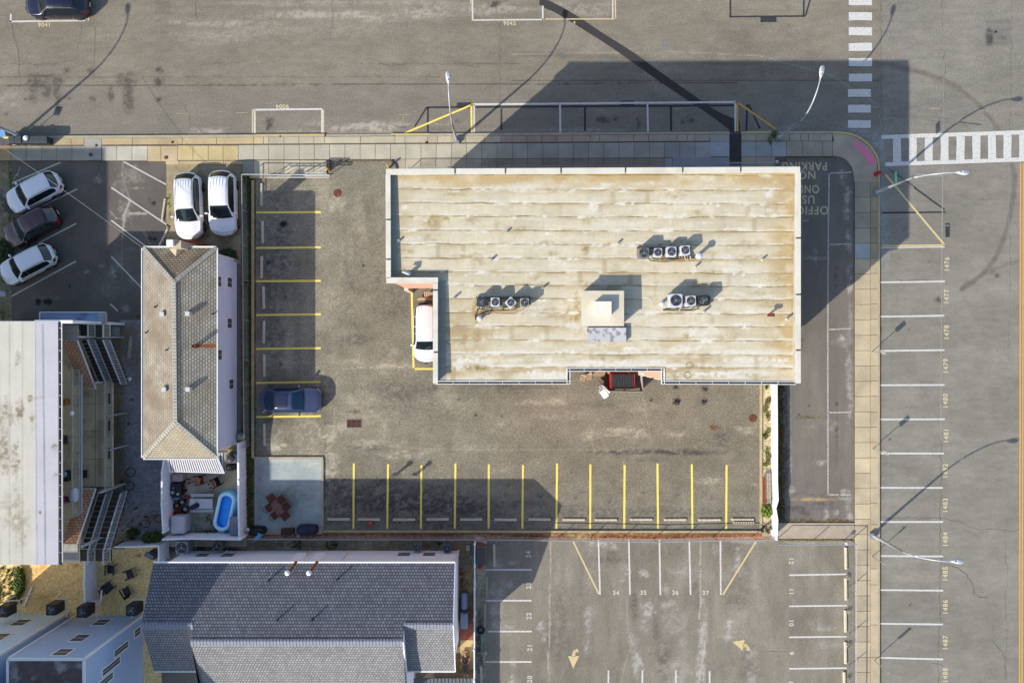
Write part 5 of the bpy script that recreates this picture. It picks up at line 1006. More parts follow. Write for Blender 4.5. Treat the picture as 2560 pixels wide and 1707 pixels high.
# walkway on the upper floor, its balustrade
M_DECK = mat('walkway_deck', (226, 204, 164), k=1.0, var=.08, scale=1.2, stain=(120, 100, 74), stain_amt=.5, stain_scale=.8)
M_RAILB = mat('rail_beige', (196, 192, 178), k=.7, var=.08); M_RAILG = mat('rail_grey', (184, 186, 192), k=.75, var=.06)
y_top, y_bot = -P(0, 812, 4.4).y / S, -P(0, 1408, 4.4).y / S
m = MB(); p0 = gp(-1054, y_bot, 0); m.bx(-1054 * S, -1020 * S, -y_bot * S, -y_top * S, 4.2, 4.4); m.bx(-1020 * S, -1001 * S, -y_bot * S + 0, -y_top * S - 4.2, 4.2, 4.4); wk = m.build('walkway', M_DECK, mt)
def rail(mb, x, ya, yb, z, h=1.0, step=.13, wd=.035):
    "upright balustrade along the walkway at world x (ground pixels), between ya and yb"
    Y0, Y1 = -ya * S, -yb * S; X = x * S
    mb.bar((X, Y0, z + h), (X, Y1, z + h), .09, .05); mb.bar((X, Y0, z + .08), (X, Y1, z + .08), .06, .05)
    n = int(abs(Y1 - Y0) / step)
    for k in range(n + 1): yy = Y0 + (Y1 - Y0) * k / n; mb.box((X, yy, z + h / 2), (.03, wd, h))
m = MB(); yr0, yr1 = -P(0, 925, 4.9).y / S, -P(0, 1290, 4.9).y / S
rail(m, -1001, yr0, yr1, 4.4); m.build('balustrade', M_RAILB, mt)
m = MB(); m.bar(gp(-999, yr0 + 10, 4.3), gp(-999, yr1, 4.3), .05, .2); m.build('deck_edge', M_RAILG, wk)
# lower deck
dy0, dy1 = -P(0, 955, 2).y / S, -P(0, 1216, 2).y / S
m = MB(); m.bx(-1054 * S, -966 * S, -dy1 * S, -dy0 * S, 1.8, 2.0); dk = m.build('lower_deck', mat('plywood_deck', (222, 204, 164), k=0.9, var=.08, scale=.8, stain=(130, 118, 90), stain_amt=.45, stain_scale=.7), mt)
m = MB(); rail(m, -967, dy0, dy1, 2.0, 1.0, .16, .05); m.build('balustrade', M_RAILB, dk)
for yy in (996, 1064, 1133): q = P(266, yy, 2.5); m = MB(); m.box((-965 * S, q.y, 2.5), (.08, .75, .12)); m.build('planter_box', mat('dark_planter', (70, 56, 44), var=.2), dk)
m = MB()
for xx in range(1009, 1230, 69): m.bar(P(206, xx, 2.01), P(258, xx, 2.01), .02, .012)
for xx in (239, 247, 252): m.bar(P(xx, 965, 2.01), P(xx, 1214, 2.01), .015, .012)
m.build('board_joint', mat('joint_brown', (120, 104, 76)), dk)
# end wall and posts
m = MB(); yy = -(805 - 853.5) * .895 * S; m.bx(-1052 * S, -968 * S, yy - .1, yy + .1, 0, zt - .06); m.build('end_wall', M_WHITE, mt)
m = MB(); 
for (px, py, z_, w_) in ((197, 842, 6.2, .12), (204, 1366, 6.2, .14), (236, 957, 4., .14), (250, 1231, 3.9, .14), (270, 1040, 2.9, .10), (272, 1125, 2.9, .10), (252, 1225, 2, .1)):
    q = P(px, py, z_); m = MB(); m.box((q.x, q.y, z_ / 2), (w_, w_, z_)); m.build('post', M_RAILG, mt)
# stairs
SH_O = shinglemat('shingle_orange', (255, 206, 168), (240, 180, 142), (180, 128, 98), .3, .2, .03, mid=.15)
M_TREAD = mat('stair_tread', (78, 72, 64), var=.15); M_CORR = mat('corrugated_white', (220, 214, 200), var=.12, scale=3, fine=.1)
def stair(top, bot, y0img, y1img, flip):
    st = MB(); xa, xb = -1000 * S, -929 * S
    ya = P(0, y0img, top).y; yb = P(0, y1img, bot).y; n = 11
    for k in range(n):
        t0, t1 = k / n, (k + .86) / n; z = top + (bot - top) * (k + 1) / n
        y0_, y1_ = ya + (yb - ya) * t0, ya + (yb - ya) * t1; st.bx(xa, xb, min(y0_, y1_), max(y0_, y1_), z - .05, z)
    o = st.build('stair', M_TREAD, mt)
    for xx in (-998, -965, -930):
        r = MB(); a_ = Vector((xx * S, ya, top)); b_ = Vector((xx * S, yb, bot)); u1 = Vector((0, 0, 1.05)); u0 = Vector((0, 0, .12))
        r.bar(a_ + u1, b_ + u1, .08, .06); r.bar(a_ + u0, b_ + u0, .06, .06)
        if xx != -998:
            nn = 26
            for k in range(nn + 1): q = a_.lerp(b_, k / nn); r.bar(q + u0, q + u1, .035, .045)
        r.build('balustrade', M_RAILG, o)
    return o
stair(4.4, 1.9, 850, 958, 0); stair(4.4, 1.9, 1372, 1226, 1)
for (y0i, y1i) in ((812, 843), (1374, 1402)):
    l = MB(); ya, yb = P(0, y0i, 4.4).y, P(0, y1i, 4.4).y; l.bx(-1000 * S, -929 * S, yb, ya, 4.25, 4.38); lo = l.build('landing', M_TREAD, mt)
    for xx in (-965, -930):
        r = MB(); Y0, Y1 = -ya / S, -yb / S; rail(r, xx, Y0, Y1, 4.4, 1., .12); r.build('balustrade', M_RAILB, lo)
def shed(x0, x1, ztop, zbot, ytop, ybot):
    m = MB(); a_ = Vector((x0 * S, P(0, ytop, ztop).y, ztop)); b_ = Vector((x1 * S, a_.y, ztop)); c_ = Vector((x1 * S, P(0, ybot, zbot).y, zbot)); d_ = Vector((x0 * S, c_.y, zbot))
    plane(m, [a_, b_, c_, d_], (1, 0, 0), d_); o = m.build('stair_roof', SH_O, mt)
    m = MB(); m.bar(b_, c_, .05, .12); m.bar(d_, c_, .05, .1); m.build('fascia', M_GUT, o)
shed(-1020, -985, 5.6, 3.2, 851, 971); shed(-1020, -985, 5.6, 3.2, 1358, 1221)
for y0i, y1i in ((813, 851), (1359, 1400)):
    l = MB(); a_ = P(153, y1i, 5.6); b_ = P(194, y0i, 5.6)
    n = 16
    for k in range(n): yy = a_.y + (b_.y - a_.y) * k / n; l.bx(a_.x, b_.x, yy, yy + (b_.y - a_.y) / n * .72, 5.5, 5.6)
    l.bx(a_.x, b_.x, a_.y, b_.y, 5.46, 5.52)
    l.build('landing_roof', M_CORR, mt)
# awning on the street end
m = MB(); a = P(101, 803, 3.4); b = P(245, 782, 3.4); m.bx(a.x, b.x, a.y - .6, b.y, 3.1, 3.4); aw = m.build('awning', mat('patina_awning', (150, 172, 210), var=.12, scale=.7, stain=(88, 104, 150), stain_amt=.8, stain_scale=.8), mt)
m = MB(); a = P(245.5, 803, 3.4); b = P(263, 781, 3.4); m.bx(a.x, b.x, a.y - .6, b.y, 3.1, 3.42); m.build('awning_end', mat('awning_grey', (190, 190, 186)), aw)
m = MB(); a = P(99.5, 803, 3.4); b = P(264, 780.5, 3.4); m.bar((a.x, a.y - .5, 3.4), (a.x, b.y, 3.4), .06, .06); m.bar((a.x, b.y, 3.4), (b.x, b.y, 3.4), .06, .06); m.build('awning_edge', M_GUT, aw)
# tall block beyond the left edge of the picture whose shadow lies on the motel car park
tb = thing('apartment_building', 'tall tan apartment block beyond the motel car park, seen by its shadow', 'building', G(-1850, 100))
m = MB(); m.prism([G(x, y).xy for x, y in ((-2200, -43), (-1525, -43), (-1525, 300), (-2200, 300))], 0, 13.8); m.build('wall', M_MW, tb)
for z_ in (1, 4, 7, 10):
    for v in range(0, 300, 100): win_x(tb, -1525 * S, -v * S, z_, z_ + 1.4, 1.4)
# ================================================================== VEHICLES
M_TYRE = mat('tyre_rubber', (42, 42, 44), rough=.9, var=.1); M_RIM = mat('alloy_rim', (176, 178, 180), rough=.35, metal=.6, var=.05)
M_CGL = glassmat('car_glass', (26, 40, 46), .04); M_CGLB = glassmat('car_glass_blue', (30, 62, 92), .04)
M_BLKT = mat('black_trim', (34, 34, 36), rough=.5); M_HEAD = mat('headlight_lens', (214, 220, 224), rough=.12, var=.05, spec=.8); M_TAIL = mat('taillight_lens', (176, 30, 26), rough=.2, var=.1, spec=.7)
def carpaint(name, rgb): return mat(name, rgb, rough=.28, var=.03, scale=.6, spec=.55, coat=.6, k=.8)
def interp(x, P_): return float(np.interp(x, [p[0] for p in P_], [p[1] for p in P_]))
CAR_STYLE = {
 'suv':   dict(belt=1.08, roof=1.68, prof=[(-.5, .78), (-.492, 1.0), (-.47, 1.10), (-.385, 1.56), (-.34, 1.65), (-.2, 1.70), (-.05, 1.71), (.04, 1.68), (.08, 1.63), (.22, 1.17), (.26, 1.09), (.36, 1.03), (.43, .96), (.475, .86), (.493, .70), (.5, .6)], ws=(.07, .235), rw=(-.468, -.375), pil=[], wb=(-.29, .31)),
 'sedan': dict(belt=.98, roof=1.44, prof=[(-.5, .70), (-.49, .95), (-.47, 1.02), (-.40, 1.06), (-.25, 1.36), (-.18, 1.43), (-.05, 1.46), (.03, 1.42), (.07, 1.37), (.215, 1.03), (.24, .98), (.40, .88), (.475, .78), (.495, .62), (.5, .55)], ws=(.045, .215), rw=(-.40, -.235), pil=[-.08], wb=(-.28, .31)),
 'van':   dict(belt=1.12, roof=1.80, prof=[(-.5, .9), (-.495, 1.2), (-.485, 1.7), (-.46, 1.80), (-.1, 1.84), (.12, 1.80), (.155, 1.74), (.27, 1.2), (.29, 1.12), (.45, 1.03), (.485, .9), (.5, .65)], ws=(.14, .275), rw=(-.497, -.478), pil=[-.12, -.3, .09], wb=(-.3, .33)),
}
def make_car(name, label, cat, L, W, style, paint, roofm=None, glass=None, rails=None, group='parked cars', k=1.0, stripes_n=0, dark_hood=False):
    st = CAR_STYLE[style]; t = thing(name, label, cat, (0, 0, 0), group); belt, roof = st['belt'] * k, st['roof'] * k
    xs = sorted(set([st['ws'][1] + .012, .452, .457, st['rw'][0] - .01] + [round(-.5 + i / 88., 5) for i in range(89)] + [p[0] for p in st['prof']] + list(st['ws']) + list(st['rw'])))
    rw_ = .345; wz = .335
    grid = []; meta = []
    for u in xs:
        a = abs(u) * 2
        # plan outline: full until near the ends, rounded corners
        e = 1 - (.13 if u > 0 else .10) * max(0, (a - .5) / .5) ** 2 - .46 * max(0, (a - .84) / .16) ** 3
        w_ = W / 2 * e; zt = interp(u, [(p, z * k) for p, z in st['prof']]); zb = min(belt - .03 * abs(u), zt - .015)
        h = max(0, min(1, (zt - zb) / (roof - belt)))
        endf = max(0, (a - .93) / .07); zl = .22 + .12 * endf
        row = [(w_ * .86, zl), (w_ * .975, zl + .06), (w_ * 1.0, .50), (w_ * 1.0, .72 if zb > .78 else zb * .9), (w_ * .985, zb - .05), (w_ * .945, zb)]
        y6 = w_ * (.915 - .20 * h); row += [(y6, zt - .085 * min(1, h * 3) - .012), (y6 * .90, zt - .03), (y6 * .62, zt + .008), (y6 * .3, zt + .022), (0, zt + .026)]
        for wc in st['wb']:
            dx = abs(u - wc) * L
            if dx < rw_ + .05:
                za = wz + math.sqrt(max(0, (rw_ + .05) ** 2 - dx * dx)); row = [(y, max(z, za - .0 + .002 * i)) if i < 4 else (y, z) for i, (y, z) in enumerate(row)]
        full = [(-y, z) for y, z in row] + [(y, z) for y, z in row[-2::-1]]
        bow = .05 + .30 * max(0, (abs(u) - .05) / .45) ** 1.3; sg = 1 if u > 0 else -1; grid.append([(u * L - sg * bow * min(1, abs(y) / (W / 2)) ** 2.2 * (.75 if abs(y) < 9 else 1), y, z) for y, z in full]); meta.append((u, h))
    n = len(full); parts = {}
    def put(key, q):
        parts.setdefault(key, MB()).add(q, [(0, 1, 2, 3)])
    for i in range(len(xs) - 1):
        u = (xs[i] + xs[i + 1]) / 2; h = (meta[i][1] + meta[i + 1][1]) / 2
        for j in range(n - 1):
            jj = j if j < 10 else n - 2 - j
            q = [grid[i][j], grid[i + 1][j], grid[i + 1][j + 1], grid[i][j + 1]]
            yc = abs(sum(p[1] for p in q) / 4); zc = sum(p[2] for p in q) / 4; key = 'body'
            if st['ws'][0] < u < st['ws'][1] and jj >= 7: key = 'windshield'
            elif st['rw'][0] < u < st['rw'][1] and jj >= 7: key = 'rear_window'
            elif jj == 5 and h > .30 and st['rw'][1] - .03 < u < st['ws'][1] - .06 and not any(abs(u - p) < .004 for p in st['pil']): key = 'side_windowL' if j > 10 else 'side_windowR'
            elif jj >= 6 and st['rw'][1] <= u <= st['ws'][0]: key = 'roof'
            elif u > .445 and 2 <= jj <= 4 and zc > .58 and yc > W * .30: key = 'headlightL' if j > 10 else 'headlightR'
            elif u < -.462 and 2 <= jj <= 5 and zc > .66 and yc > W * .30: key = 'taillightL' if j > 10 else 'taillightR'
            elif jj >= 6 and st['ws'][1] < u < st['ws'][1] + .012: key = 'cowl'
            elif jj >= 5 and .452 < u < .457: key = 'hood_seam'
            elif jj <= 1: key = 'sill'
            put(key, q)
    glass = glass or M_CGL
    mm = {'body': paint, 'windshield': glass, 'rear_window': glass, 'roof': roofm or paint, 'cowl': M_BLKT, 'hood_seam': M_BLKT, 'sill': M_BLKT if cat != 'sedan' else paint}
    for key, mb in parts.items():
        nm = key[:-1] if key[-1] in 'LR' else key
        m_ = mm.get(nm) or (glass if 'window' in nm else M_HEAD if 'head' in nm else M_TAIL)
        # merge doubles for smooth shading
        vd = {}; nv = []; nf = []
        for f in mb.f:
            ff = []
            for vi in f:
                kk = tuple(round(c, 4) for c in mb.v[vi])
                if kk not in vd: vd[kk] = len(nv); nv.append(mb.v[vi])
                ff.append(vd[kk])
            ff2 = [x for k_, x in enumerate(ff) if x != ff[k_ - 1]]
            if len(set(ff2)) >= 3: nf.append(tuple(ff2))
        m2 = MB(); m2.add(nv, nf); m2.build(nm, m_, t, smooth=True, local=True)
    # underbody, wheels, mirrors, trim
    m = MB(); m.box((0, 0, .38), (L * .9, W * .78, .32)); m.build('underbody', M_BLKT, t, local=True)
    for wc in st['wb']:
        for s in (-1, 1):
            m = MB(); m.lathe((wc * L, s * (W / 2 - .22), wz), [(.20, 0), (rw_ - .02, 0), (rw_, s * .03), (rw_, s * .19), (rw_ - .03, s * .215), (.23, s * .215)][::1], 22, axis='Y'); wo = m.build('wheel', M_TYRE, t, local=True)
            m = MB(); m.lathe((wc * L, s * (W / 2 - .015), wz), [(.225, -s * .02), (.225, s * .012), (.20, s * .004), (.06, s * .004), (.05, s * .012)], 18, axis='Y')
            for a in range(5):
                an = a * 2 * math.pi / 5; m.bar((wc * L, s * (W / 2 - .003), wz), (wc * L + .2 * math.cos(an), s * (W / 2 - .003), wz + .2 * math.sin(an)), .05, .02)
            m.build('rim', M_RIM, wo, local=True)
    xm = (st['ws'][1] - .07) * L
    for s in (-1, 1):
        m = MB(); m.rbox((xm, s * (W / 2 + .10), belt + .06), (.12, .22, .15), .05); m.bar((xm, s * (W / 2 - .06), belt), (xm, s * (W / 2 + .06), belt + .04), .05, .05); m.build('mirror', paint, t, local=True)
    m = MB()
    for s in (-1, 1): m.bar(((st['ws'][1] - .005) * L, s * .05, interp(st['ws'][1] - .005, st['prof']) * k + .04), ((st['ws'][1] - .05) * L, s * .05 + .42, interp(st['ws'][1] - .05, st['prof']) * k + .045), .02, .015)
    m.build('wiper', M_BLKT, t, local=True)
    m = MB(); zf = .5 * k
    m.rbox((L * .487, 0, zf), (.05, W * .56, .16), .02); m.rbox((L * .492, 0, zf + .18), (.03, W * .42, .07), .01); m.build('grille', M_BLKT, t, local=True)
    m = MB(); m.rbox((-L * .497, 0, .62), (.02, .34, .15), .005); m.build('licence_plate', mat('plate_cream', (226, 222, 196)), t, local=True)
    if rails:
        for s in (-1, 1):
            a_, b_ = st['rw'][1] + .03, st['ws'][0] - .02; m = MB(); m.tube([(a_ * L, s * W * .345, roof - .02), ((a_ + .03) * L, s * W * .345, roof + .06), ((b_ - .03) * L, s * W * .35, roof + .045), (b_ * L, s * W * .35, roof - .05)], .022, 6); m.build('roof_rail', rails, t, local=True)
    if stripes_n:
        m = MB(); a_, b_ = (st['rw'][1] + .03) * L, (st['ws'][0] - .06) * L
        for i in range(stripes_n):
            y = (i - (stripes_n - 1) / 2) * W * .56 / (stripes_n - 1); m.bar((a_, y, roof + .036 - .02 * abs(y)), (b_, y, roof + .028 - .02 * abs(y)), .025, .022)
        m.build('roof_rib', roofm or paint, t, local=True)
    return t
def put_car(t, px, py, ang, z=.012):
    "px, py: the middle of the car as seen at about 0.9 m up"
    p = P(px, py, .85); t.location = (p.x, p.y, z); t.rotation_euler = (0, 0, math.radians(ang)); return t
WHT = carpaint('car_white', (238, 238, 240)); WHT2 = carpaint('car_pearl', (224, 230, 236)); NVY = carpaint('car_navy', (15, 17, 46)); MAR = carpaint('car_maroon', (58, 20, 32)); SLT = carpaint('car_slate', (58, 68, 98)); BEI = carpaint('car_silver_beige', (226, 228, 230))
put_car(make_car('parked_car', 'dark navy car in the marked bay at the upper left edge', 'car', 4.75, 1.92, 'suv', NVY, rails=M_BLKT, stripes_n=4), 141, 9, 180)
put_car(make_car('parked_car', 'pearl white car topmost of the three in the motel lot', 'car', 4.35, 1.84, 'suv', WHT2, rails=M_RIM), 84, 480, 208)
put_car(make_car('parked_car', 'very dark maroon car between two white ones in the motel lot', 'car', 4.35, 1.82, 'suv', MAR, rails=M_BLKT, glass=glassmat('car_glass_green', (38, 60, 62), .05)), 77, 565, 209)
put_car(make_car('parked_car', 'pearl white car lowest of the three in the motel lot', 'car', 4.35, 1.84, 'suv', WHT2, rails=M_RIM), 68, 660, 207)
put_car(make_car('parked_car', 'white ribbed-roof car on the driveway, left of the pair', 'car', 5.0, 1.96, 'suv', WHT, rails=M_RIM, stripes_n=7, k=1.04), 471, 515, -88)
put_car(make_car('parked_car', 'white car with black rear window on the driveway, beside the fence', 'car', 4.85, 1.98, 'suv', WHT, stripes_n=6, k=1.08), 557, 508, -89)
put_car(make_car('parked_car', 'slate blue saloon car parked alone in the large lot', 'car', 4.72, 1.88, 'sedan', SLT, glass=M_CGLB), 727, 1000, 0)
put_car(make_car('parked_van', 'white van half hidden under the roof edge of the flat building', 'van', 4.3, 1.9, 'van', BEI, stripes_n=5), 1066, 833, -90)
SW_ = thing('spare_wheel', 'black covered spare wheel at the back of the white van', 'wheel', P(1060, 759, .9))
# ================================================================== WHEEL STOPS
M_STOP = mat('wheel_stop_concrete', (212, 200, 176), k=.75, var=.12, scale=2.5, fine=.08); M_STOPG = mat('wheel_stop_green', (140, 170, 140), var=.15, scale=3); M_STOPW = mat('wheel_stop_grey', (180, 180, 160), var=.12, scale=2)
def stop_mesh(m_, parent):
    m = MB(); L_, w_, h_ = 1.68, .20, .13
    m.add([(-L_ / 2, -w_ / 2, 0), (L_ / 2, -w_ / 2, 0), (L_ / 2, w_ / 2, 0), (-L_ / 2, w_ / 2, 0), (-L_ / 2 + .03, -w_ / 2 + .045, h_), (L_ / 2 - .03, -w_ / 2 + .045, h_), (L_ / 2 - .03, w_ / 2 - .045, h_), (-L_ / 2 + .03, w_ / 2 - .045, h_)],
          [(0, 1, 5, 4), (1, 2, 6, 5), (2, 3, 7, 6), (3, 0, 4, 7), (4, 5, 6, 7), (3, 2, 1, 0)]); return m.build('block', m_, parent, local=True)
ORD = ['first', 'second', 'third', 'fourth', 'fifth', 'sixth', 'seventh', 'eighth', 'ninth', 'tenth', 'eleventh', 'twelfth', 'thirteenth']
ws0 = thing('wheel_stop', 'x', 'wheel stop', (0, 0, 0)); b0 = stop_mesh(M_STOP, ws0)
m = MB()
for x in (-.62, .62): m.lathe((x, 0, .11), [(.022, 0), (.022, .035)], 8)
m.build('anchor_pin', mat('rusty_pin', (120, 84, 60), var=.2), ws0, local=True)
used = [False]
def wstop(px, py, ang, label, group, m_=None):
    p = P(px, py, .06); loc = (p.x, p.y, .007)
    if not used[0]: used[0] = True; ws0.location = loc; ws0.rotation_euler = (0, 0, math.radians(ang)); ws0['label'] = label; ws0['group'] = group; return ws0
    r = dup(ws0, loc, math.radians(ang), label, group)
    if m_:
        for c in r.children:
            if c.name.startswith('block'): c.data = c.data.copy(); c.data.materials[0] = m_
    return r
for i, (x, y) in enumerate(((653.5, 486), (656, 580), (653.5, 668), (658.5, 744), (659, 830), (660, 914), (660.5, 1004), (661, 1086))):
    wstop(x, y, 90 + (1 if i % 2 else -1), '%s concrete wheel stop down the left column of the large lot' % ORD[i], 'wheel stops along the left kerb')
for i, x in enumerate((846, 922, 1010, 1094, 1178, 1264, 1349, 1435, 1515, 1603, 1688, 1774, 1857)):
    wstop(x, 1298 + (i % 3) * .4, rnd.uniform(-.6, .6), '%s concrete wheel stop from the left along the bottom row of the large lot' % ORD[i], 'wheel stops along the bottom kerb')
for i, (x, y) in enumerate(((2115, 1395), (2115, 1472), (2114, 1552), (2114, 1631), (2111, 1706))): wstop(x, y, 91, '%s wheel stop from the top beside the fenced right edge of the lower lot' % ORD[i], 'wheel stops by the right fence')
for i, (x, y, m_, l) in enumerate(((1235, 1388, None, 'worn tan wheel stop beside the grey dumpster enclosure'), (1216.5, 1468, M_STOPW, 'grey wheel stop beside bay 23'), (1212, 1536, M_STOPW, 'grey wheel stop beside bay 22, above the round base'), (1204.5, 1610, M_STOPG, 'pale green wheel stop at the left edge of bay 21'), (1203, 1692, None, 'tan wheel stop at the left edge of bay 20'))): wstop(x, y, 91, l, 'wheel stops by the white fence', m_)
wstop(409, 524, 82, 'upper of two wheel stops in the motel lot', 'wheel stops in the motel lot'); wstop(407, 597, 63, 'lower tilted wheel stop in the motel lot, in shade', 'wheel stops in the motel lot')
q = P(325, 868, .06); t = thing('timber_beam', 'weathered grey timber lying on the gravel of the alley', 'timber', (q.x, q.y, .012)); m = MB(); a, b = P(328, 840, .1), P(322, 895, .1); m.bar((a.x, a.y, .09), (b.x, b.y, .09), .22, .16); m.build('beam', mat('grey_timber', (196, 192, 180), var=.25, scale=5), t)
# ================================================================== STREET LAMPS
M_POLE = mat('lamp_aluminium', (208, 212, 216), rough=.45, metal=.3, var=.06); M_HEADW = mat('lamp_head_white', (236, 238, 240), rough=.4, var=.04); M_BASE = mat('lamp_base_grey', (150, 156, 164), rough=.6)
def lamp(base, arm, label, hh=7.3):
    b = P(base[0], base[1], .13); t = thing('street_lamp', label, 'street lamp', (b.x, b.y, .126), 'street lamps')
    d = Vector((arm[0], arm[1], 0)); Ln = d.length; d = d / Ln; n = Vector((-d.y, d.x, 0))
    m = MB(); m.rbox((b.x, b.y, .30), (.42, .42, .35), .05); m.build('base', M_BASE, t)
    m = MB(); m.tube([(b.x, b.y, .3), (b.x, b.y, 2.6), (b.x, b.y, 4.9)], [.115, .095, .07], 12); pts = []
    for k in range(13):
        u = k / 12.; pts.append(b + d * Ln * (1 - math.cos(u * math.pi / 2)) + Vector((0, 0, 4.7 - .13 + (hh - 4.7) * math.sin(u * math.pi / 2))))
    m.build('pole', M_POLE, t, smooth=True)
    m = MB(); m.tube(pts, [.065 - .025 * k / 12 for k in range(13)], 10); m.build('arm', M_POLE, t, smooth=True)
    e = b + d * Ln; e.z = hh
    m = MB(); sec = []
    for k in range(9):
        u = k / 8.; w_ = .05 + .12 * math.sin(min(1, u * 1.6) * math.pi / 2) - (.09 * max(0, (u - .75) / .25) ** 2); h_ = .04 + .055 * math.sin(u * math.pi)
        c = e + d * (u * .82 - .05); ring = [c + n * (w_ * math.cos(a)) + Vector((0, 0, h_ * math.sin(a))) for a in [2 * math.pi * j / 12 for j in range(12)]]; sec.append(ring)
    vs = [v for r in sec for v in r]; fs = [(i * 12 + j, i * 12 + (j + 1) % 12, (i + 1) * 12 + (j + 1) % 12, (i + 1) * 12 + j) for i in range(8) for j in range(12)]; fs += [tuple(range(12))[::-1], tuple(range(96, 108))]
    m.add(vs, fs); ho = m.build('lamp_head', M_HEADW, t, smooth=True)
    m = MB()
    for k in range(4): c = e + d * (.40 + .1 * k); m.bar(c - n * .10 + Vector((0, 0, .095)), c + n * .10 + Vector((0, 0, .095)), .035, .02)
    c = e + d * .18; m.box((c.x, c.y, e.z + .095), (.07, .07, .06)); m.build('heat_sink', mat('lamp_fin', (150, 160, 172), var=.05), ho); return t
lamp((1142, 353), (-.06, 2.05), 'street lamp reaching over the yellow diagonal line at upper centre'); lamp((1945, 346), (.42, 2.2), 'street lamp at the sidewalk just left of the corner crosswalk')
lamp((2188, 482), (2.15, .0), 'street lamp on the avenue beside the red hydrant'); lamp((2180, 1337), (2.05, 0), 'street lamp on the avenue at the lower right, over bay 1485'); lamp((46, 338), (-.05, 2.05), 'street lamp at the left edge beside the black bins')
# ================================================================== STREET FURNITURE
M_STEEL = mat('galvanised_steel', (196, 198, 200), rough=.45, metal=.3, var=.08); M_GREEN = mat('sign_green', (56, 160, 130), rough=.5, var=.05)
q = P(2240, 443, 5.1); t = thing('street_sign', 'green street name sign on the lamp pole near the hydrant', 'street sign', P(2196, 478, .13)); b = P(2188, 482, .13)
m = MB(); m.tube([(b.x, b.y, 4.6), (b.x + .5, b.y + .35, 5.15), (b.x + 2.4, b.y + .3, 5.0)], .035, 8); m.build('bracket', M_STEEL, t)
m = MB(); e = P(2242, 443, 5.1); m.box((e.x, e.y, 4.95), (.30, .75, .04), M=Matrix.Rotation(math.radians(2), 3, 'Z') @ Matrix.Rotation(math.radians(80), 3, 'Y')); m.build('sign_plate', M_GREEN, t)
q = P(2194, 434, .4); t = thing('fire_hydrant', 'red fire hydrant on the kerb at the corner', 'fire hydrant', (q.x, q.y, .126)); RED = mat('hydrant_red', (196, 34, 34), rough=.45, var=.1)
m = MB(); m.lathe((q.x, q.y, .126), [(.17, 0), (.17, .05), (.12, .08), (.12, .5), (.15, .53), (.14, .6), (.05, .70), (.04, .75)], 16); m.build('barrel', RED, t, smooth=False)
m = MB(); m.lathe((q.x - .12, q.y - .06, .5), [(.075, 0), (.075, -.14), (.05, -.16)], 12, axis='X'); m.lathe((q.x + .12, q.y + .06, .5), [(.075, 0), (.075, .14), (.05, .16)], 12, axis='X'); m.build('nozzle', RED, t)
def signpost(base, label, head=(.34, .62), hgt=2.1, lean=0., facing=0., zb=2.4, tilt=(0, 0)):
    b = P(*base, .126); t = thing('sign_post', label, 'sign post', (b.x, b.y, .126), 'bay sign posts along the avenue')
    top = Vector((b.x + tilt[0], b.y + tilt[1], zb)); m = MB(); m.tube([b, top], .03, 8); m.build('post', M_STEEL, t)
    m = MB(); c = b.lerp(top, .86); m.box(c, (head[0], .03, head[1]), rz=math.radians(facing)); m.build('sign_plate', mat('sign_back', (190, 194, 198), metal=.3, rough=.5), t)
signpost((2179, 880), 'thin sign post highest up the avenue sidewalk, casting a box-shaped shadow', facing=120, zb=2.3); signpost((2182, 1122), 'thin sign post second down the avenue sidewalk, at the middle bays', facing=120, zb=2.5)
signpost((2180, 1391), 'thin dark sign post level with bay 1484, below the street lamp', head=(.12, .4), facing=100, zb=2.4); signpost((2186, 1650), 'thin sign post lowest on the avenue sidewalk, near the bottom edge', head=(.2, .8), facing=130, zb=2.4)
def manhole(px, py, r, label, rgb=(132, 72, 56), z=.012):
    q = P(px, py, 0); t = thing('manhole_cover', label, 'manhole cover', (q.x, q.y, z), 'round iron covers'); m = MB(); m.lathe((q.x, q.y, z), [(r, 0), (r, .012), (r * .93, .016)], 28)
    fr = m.build('frame', mat('iron_frame', (96, 72, 60), var=.2), t); m = MB(); m.lathe((q.x, q.y, z + .006), [(r * .88, 0), (r * .88, .016)], 28)
    for a in range(-3, 4):
        hw = math.sqrt(max(.01, 1 - (a / 4.) ** 2)) * r * .8; m.bar((q.x - hw, q.y + a * r * .21, z + .026), (q.x + hw, q.y + a * r * .21, z + .026), .03, .012)
    m.build('lid', mat('rust_lid_%d' % rgb[0], rgb, var=.25, scale=4, fine=.25), t)
manhole(844, 483, .30, 'rusty round cover in the upper part of the large lot'); manhole(1882, 1045, .30, 'rusty round cover at the right edge of the large lot', (122, 76, 48))
for x, y, r, l, c_ in ((229, 388, .14, 'small dark round cover in the sidewalk near the left', (80, 84, 90)), (243, 365, .08, 'tiny dark cover near the kerb at the left', (66, 62, 60)), (417, 395, .14, 'small purple-brown round cover in the tan sidewalk', (120, 80, 84)), (433, 357, .09, 'small rusty cover behind the kerb above the driveway', (110, 60, 48)), (1067, 358, .10, 'small rusty cover in the kerb strip left of a lamp', (104, 56, 44))): manhole(x, y, r, l, c_, .133)
q = P(2489, 81, 0); manhole(2489, 81, .09, 'small iron valve cover in the patch at the top right', (104, 84, 70), .012)
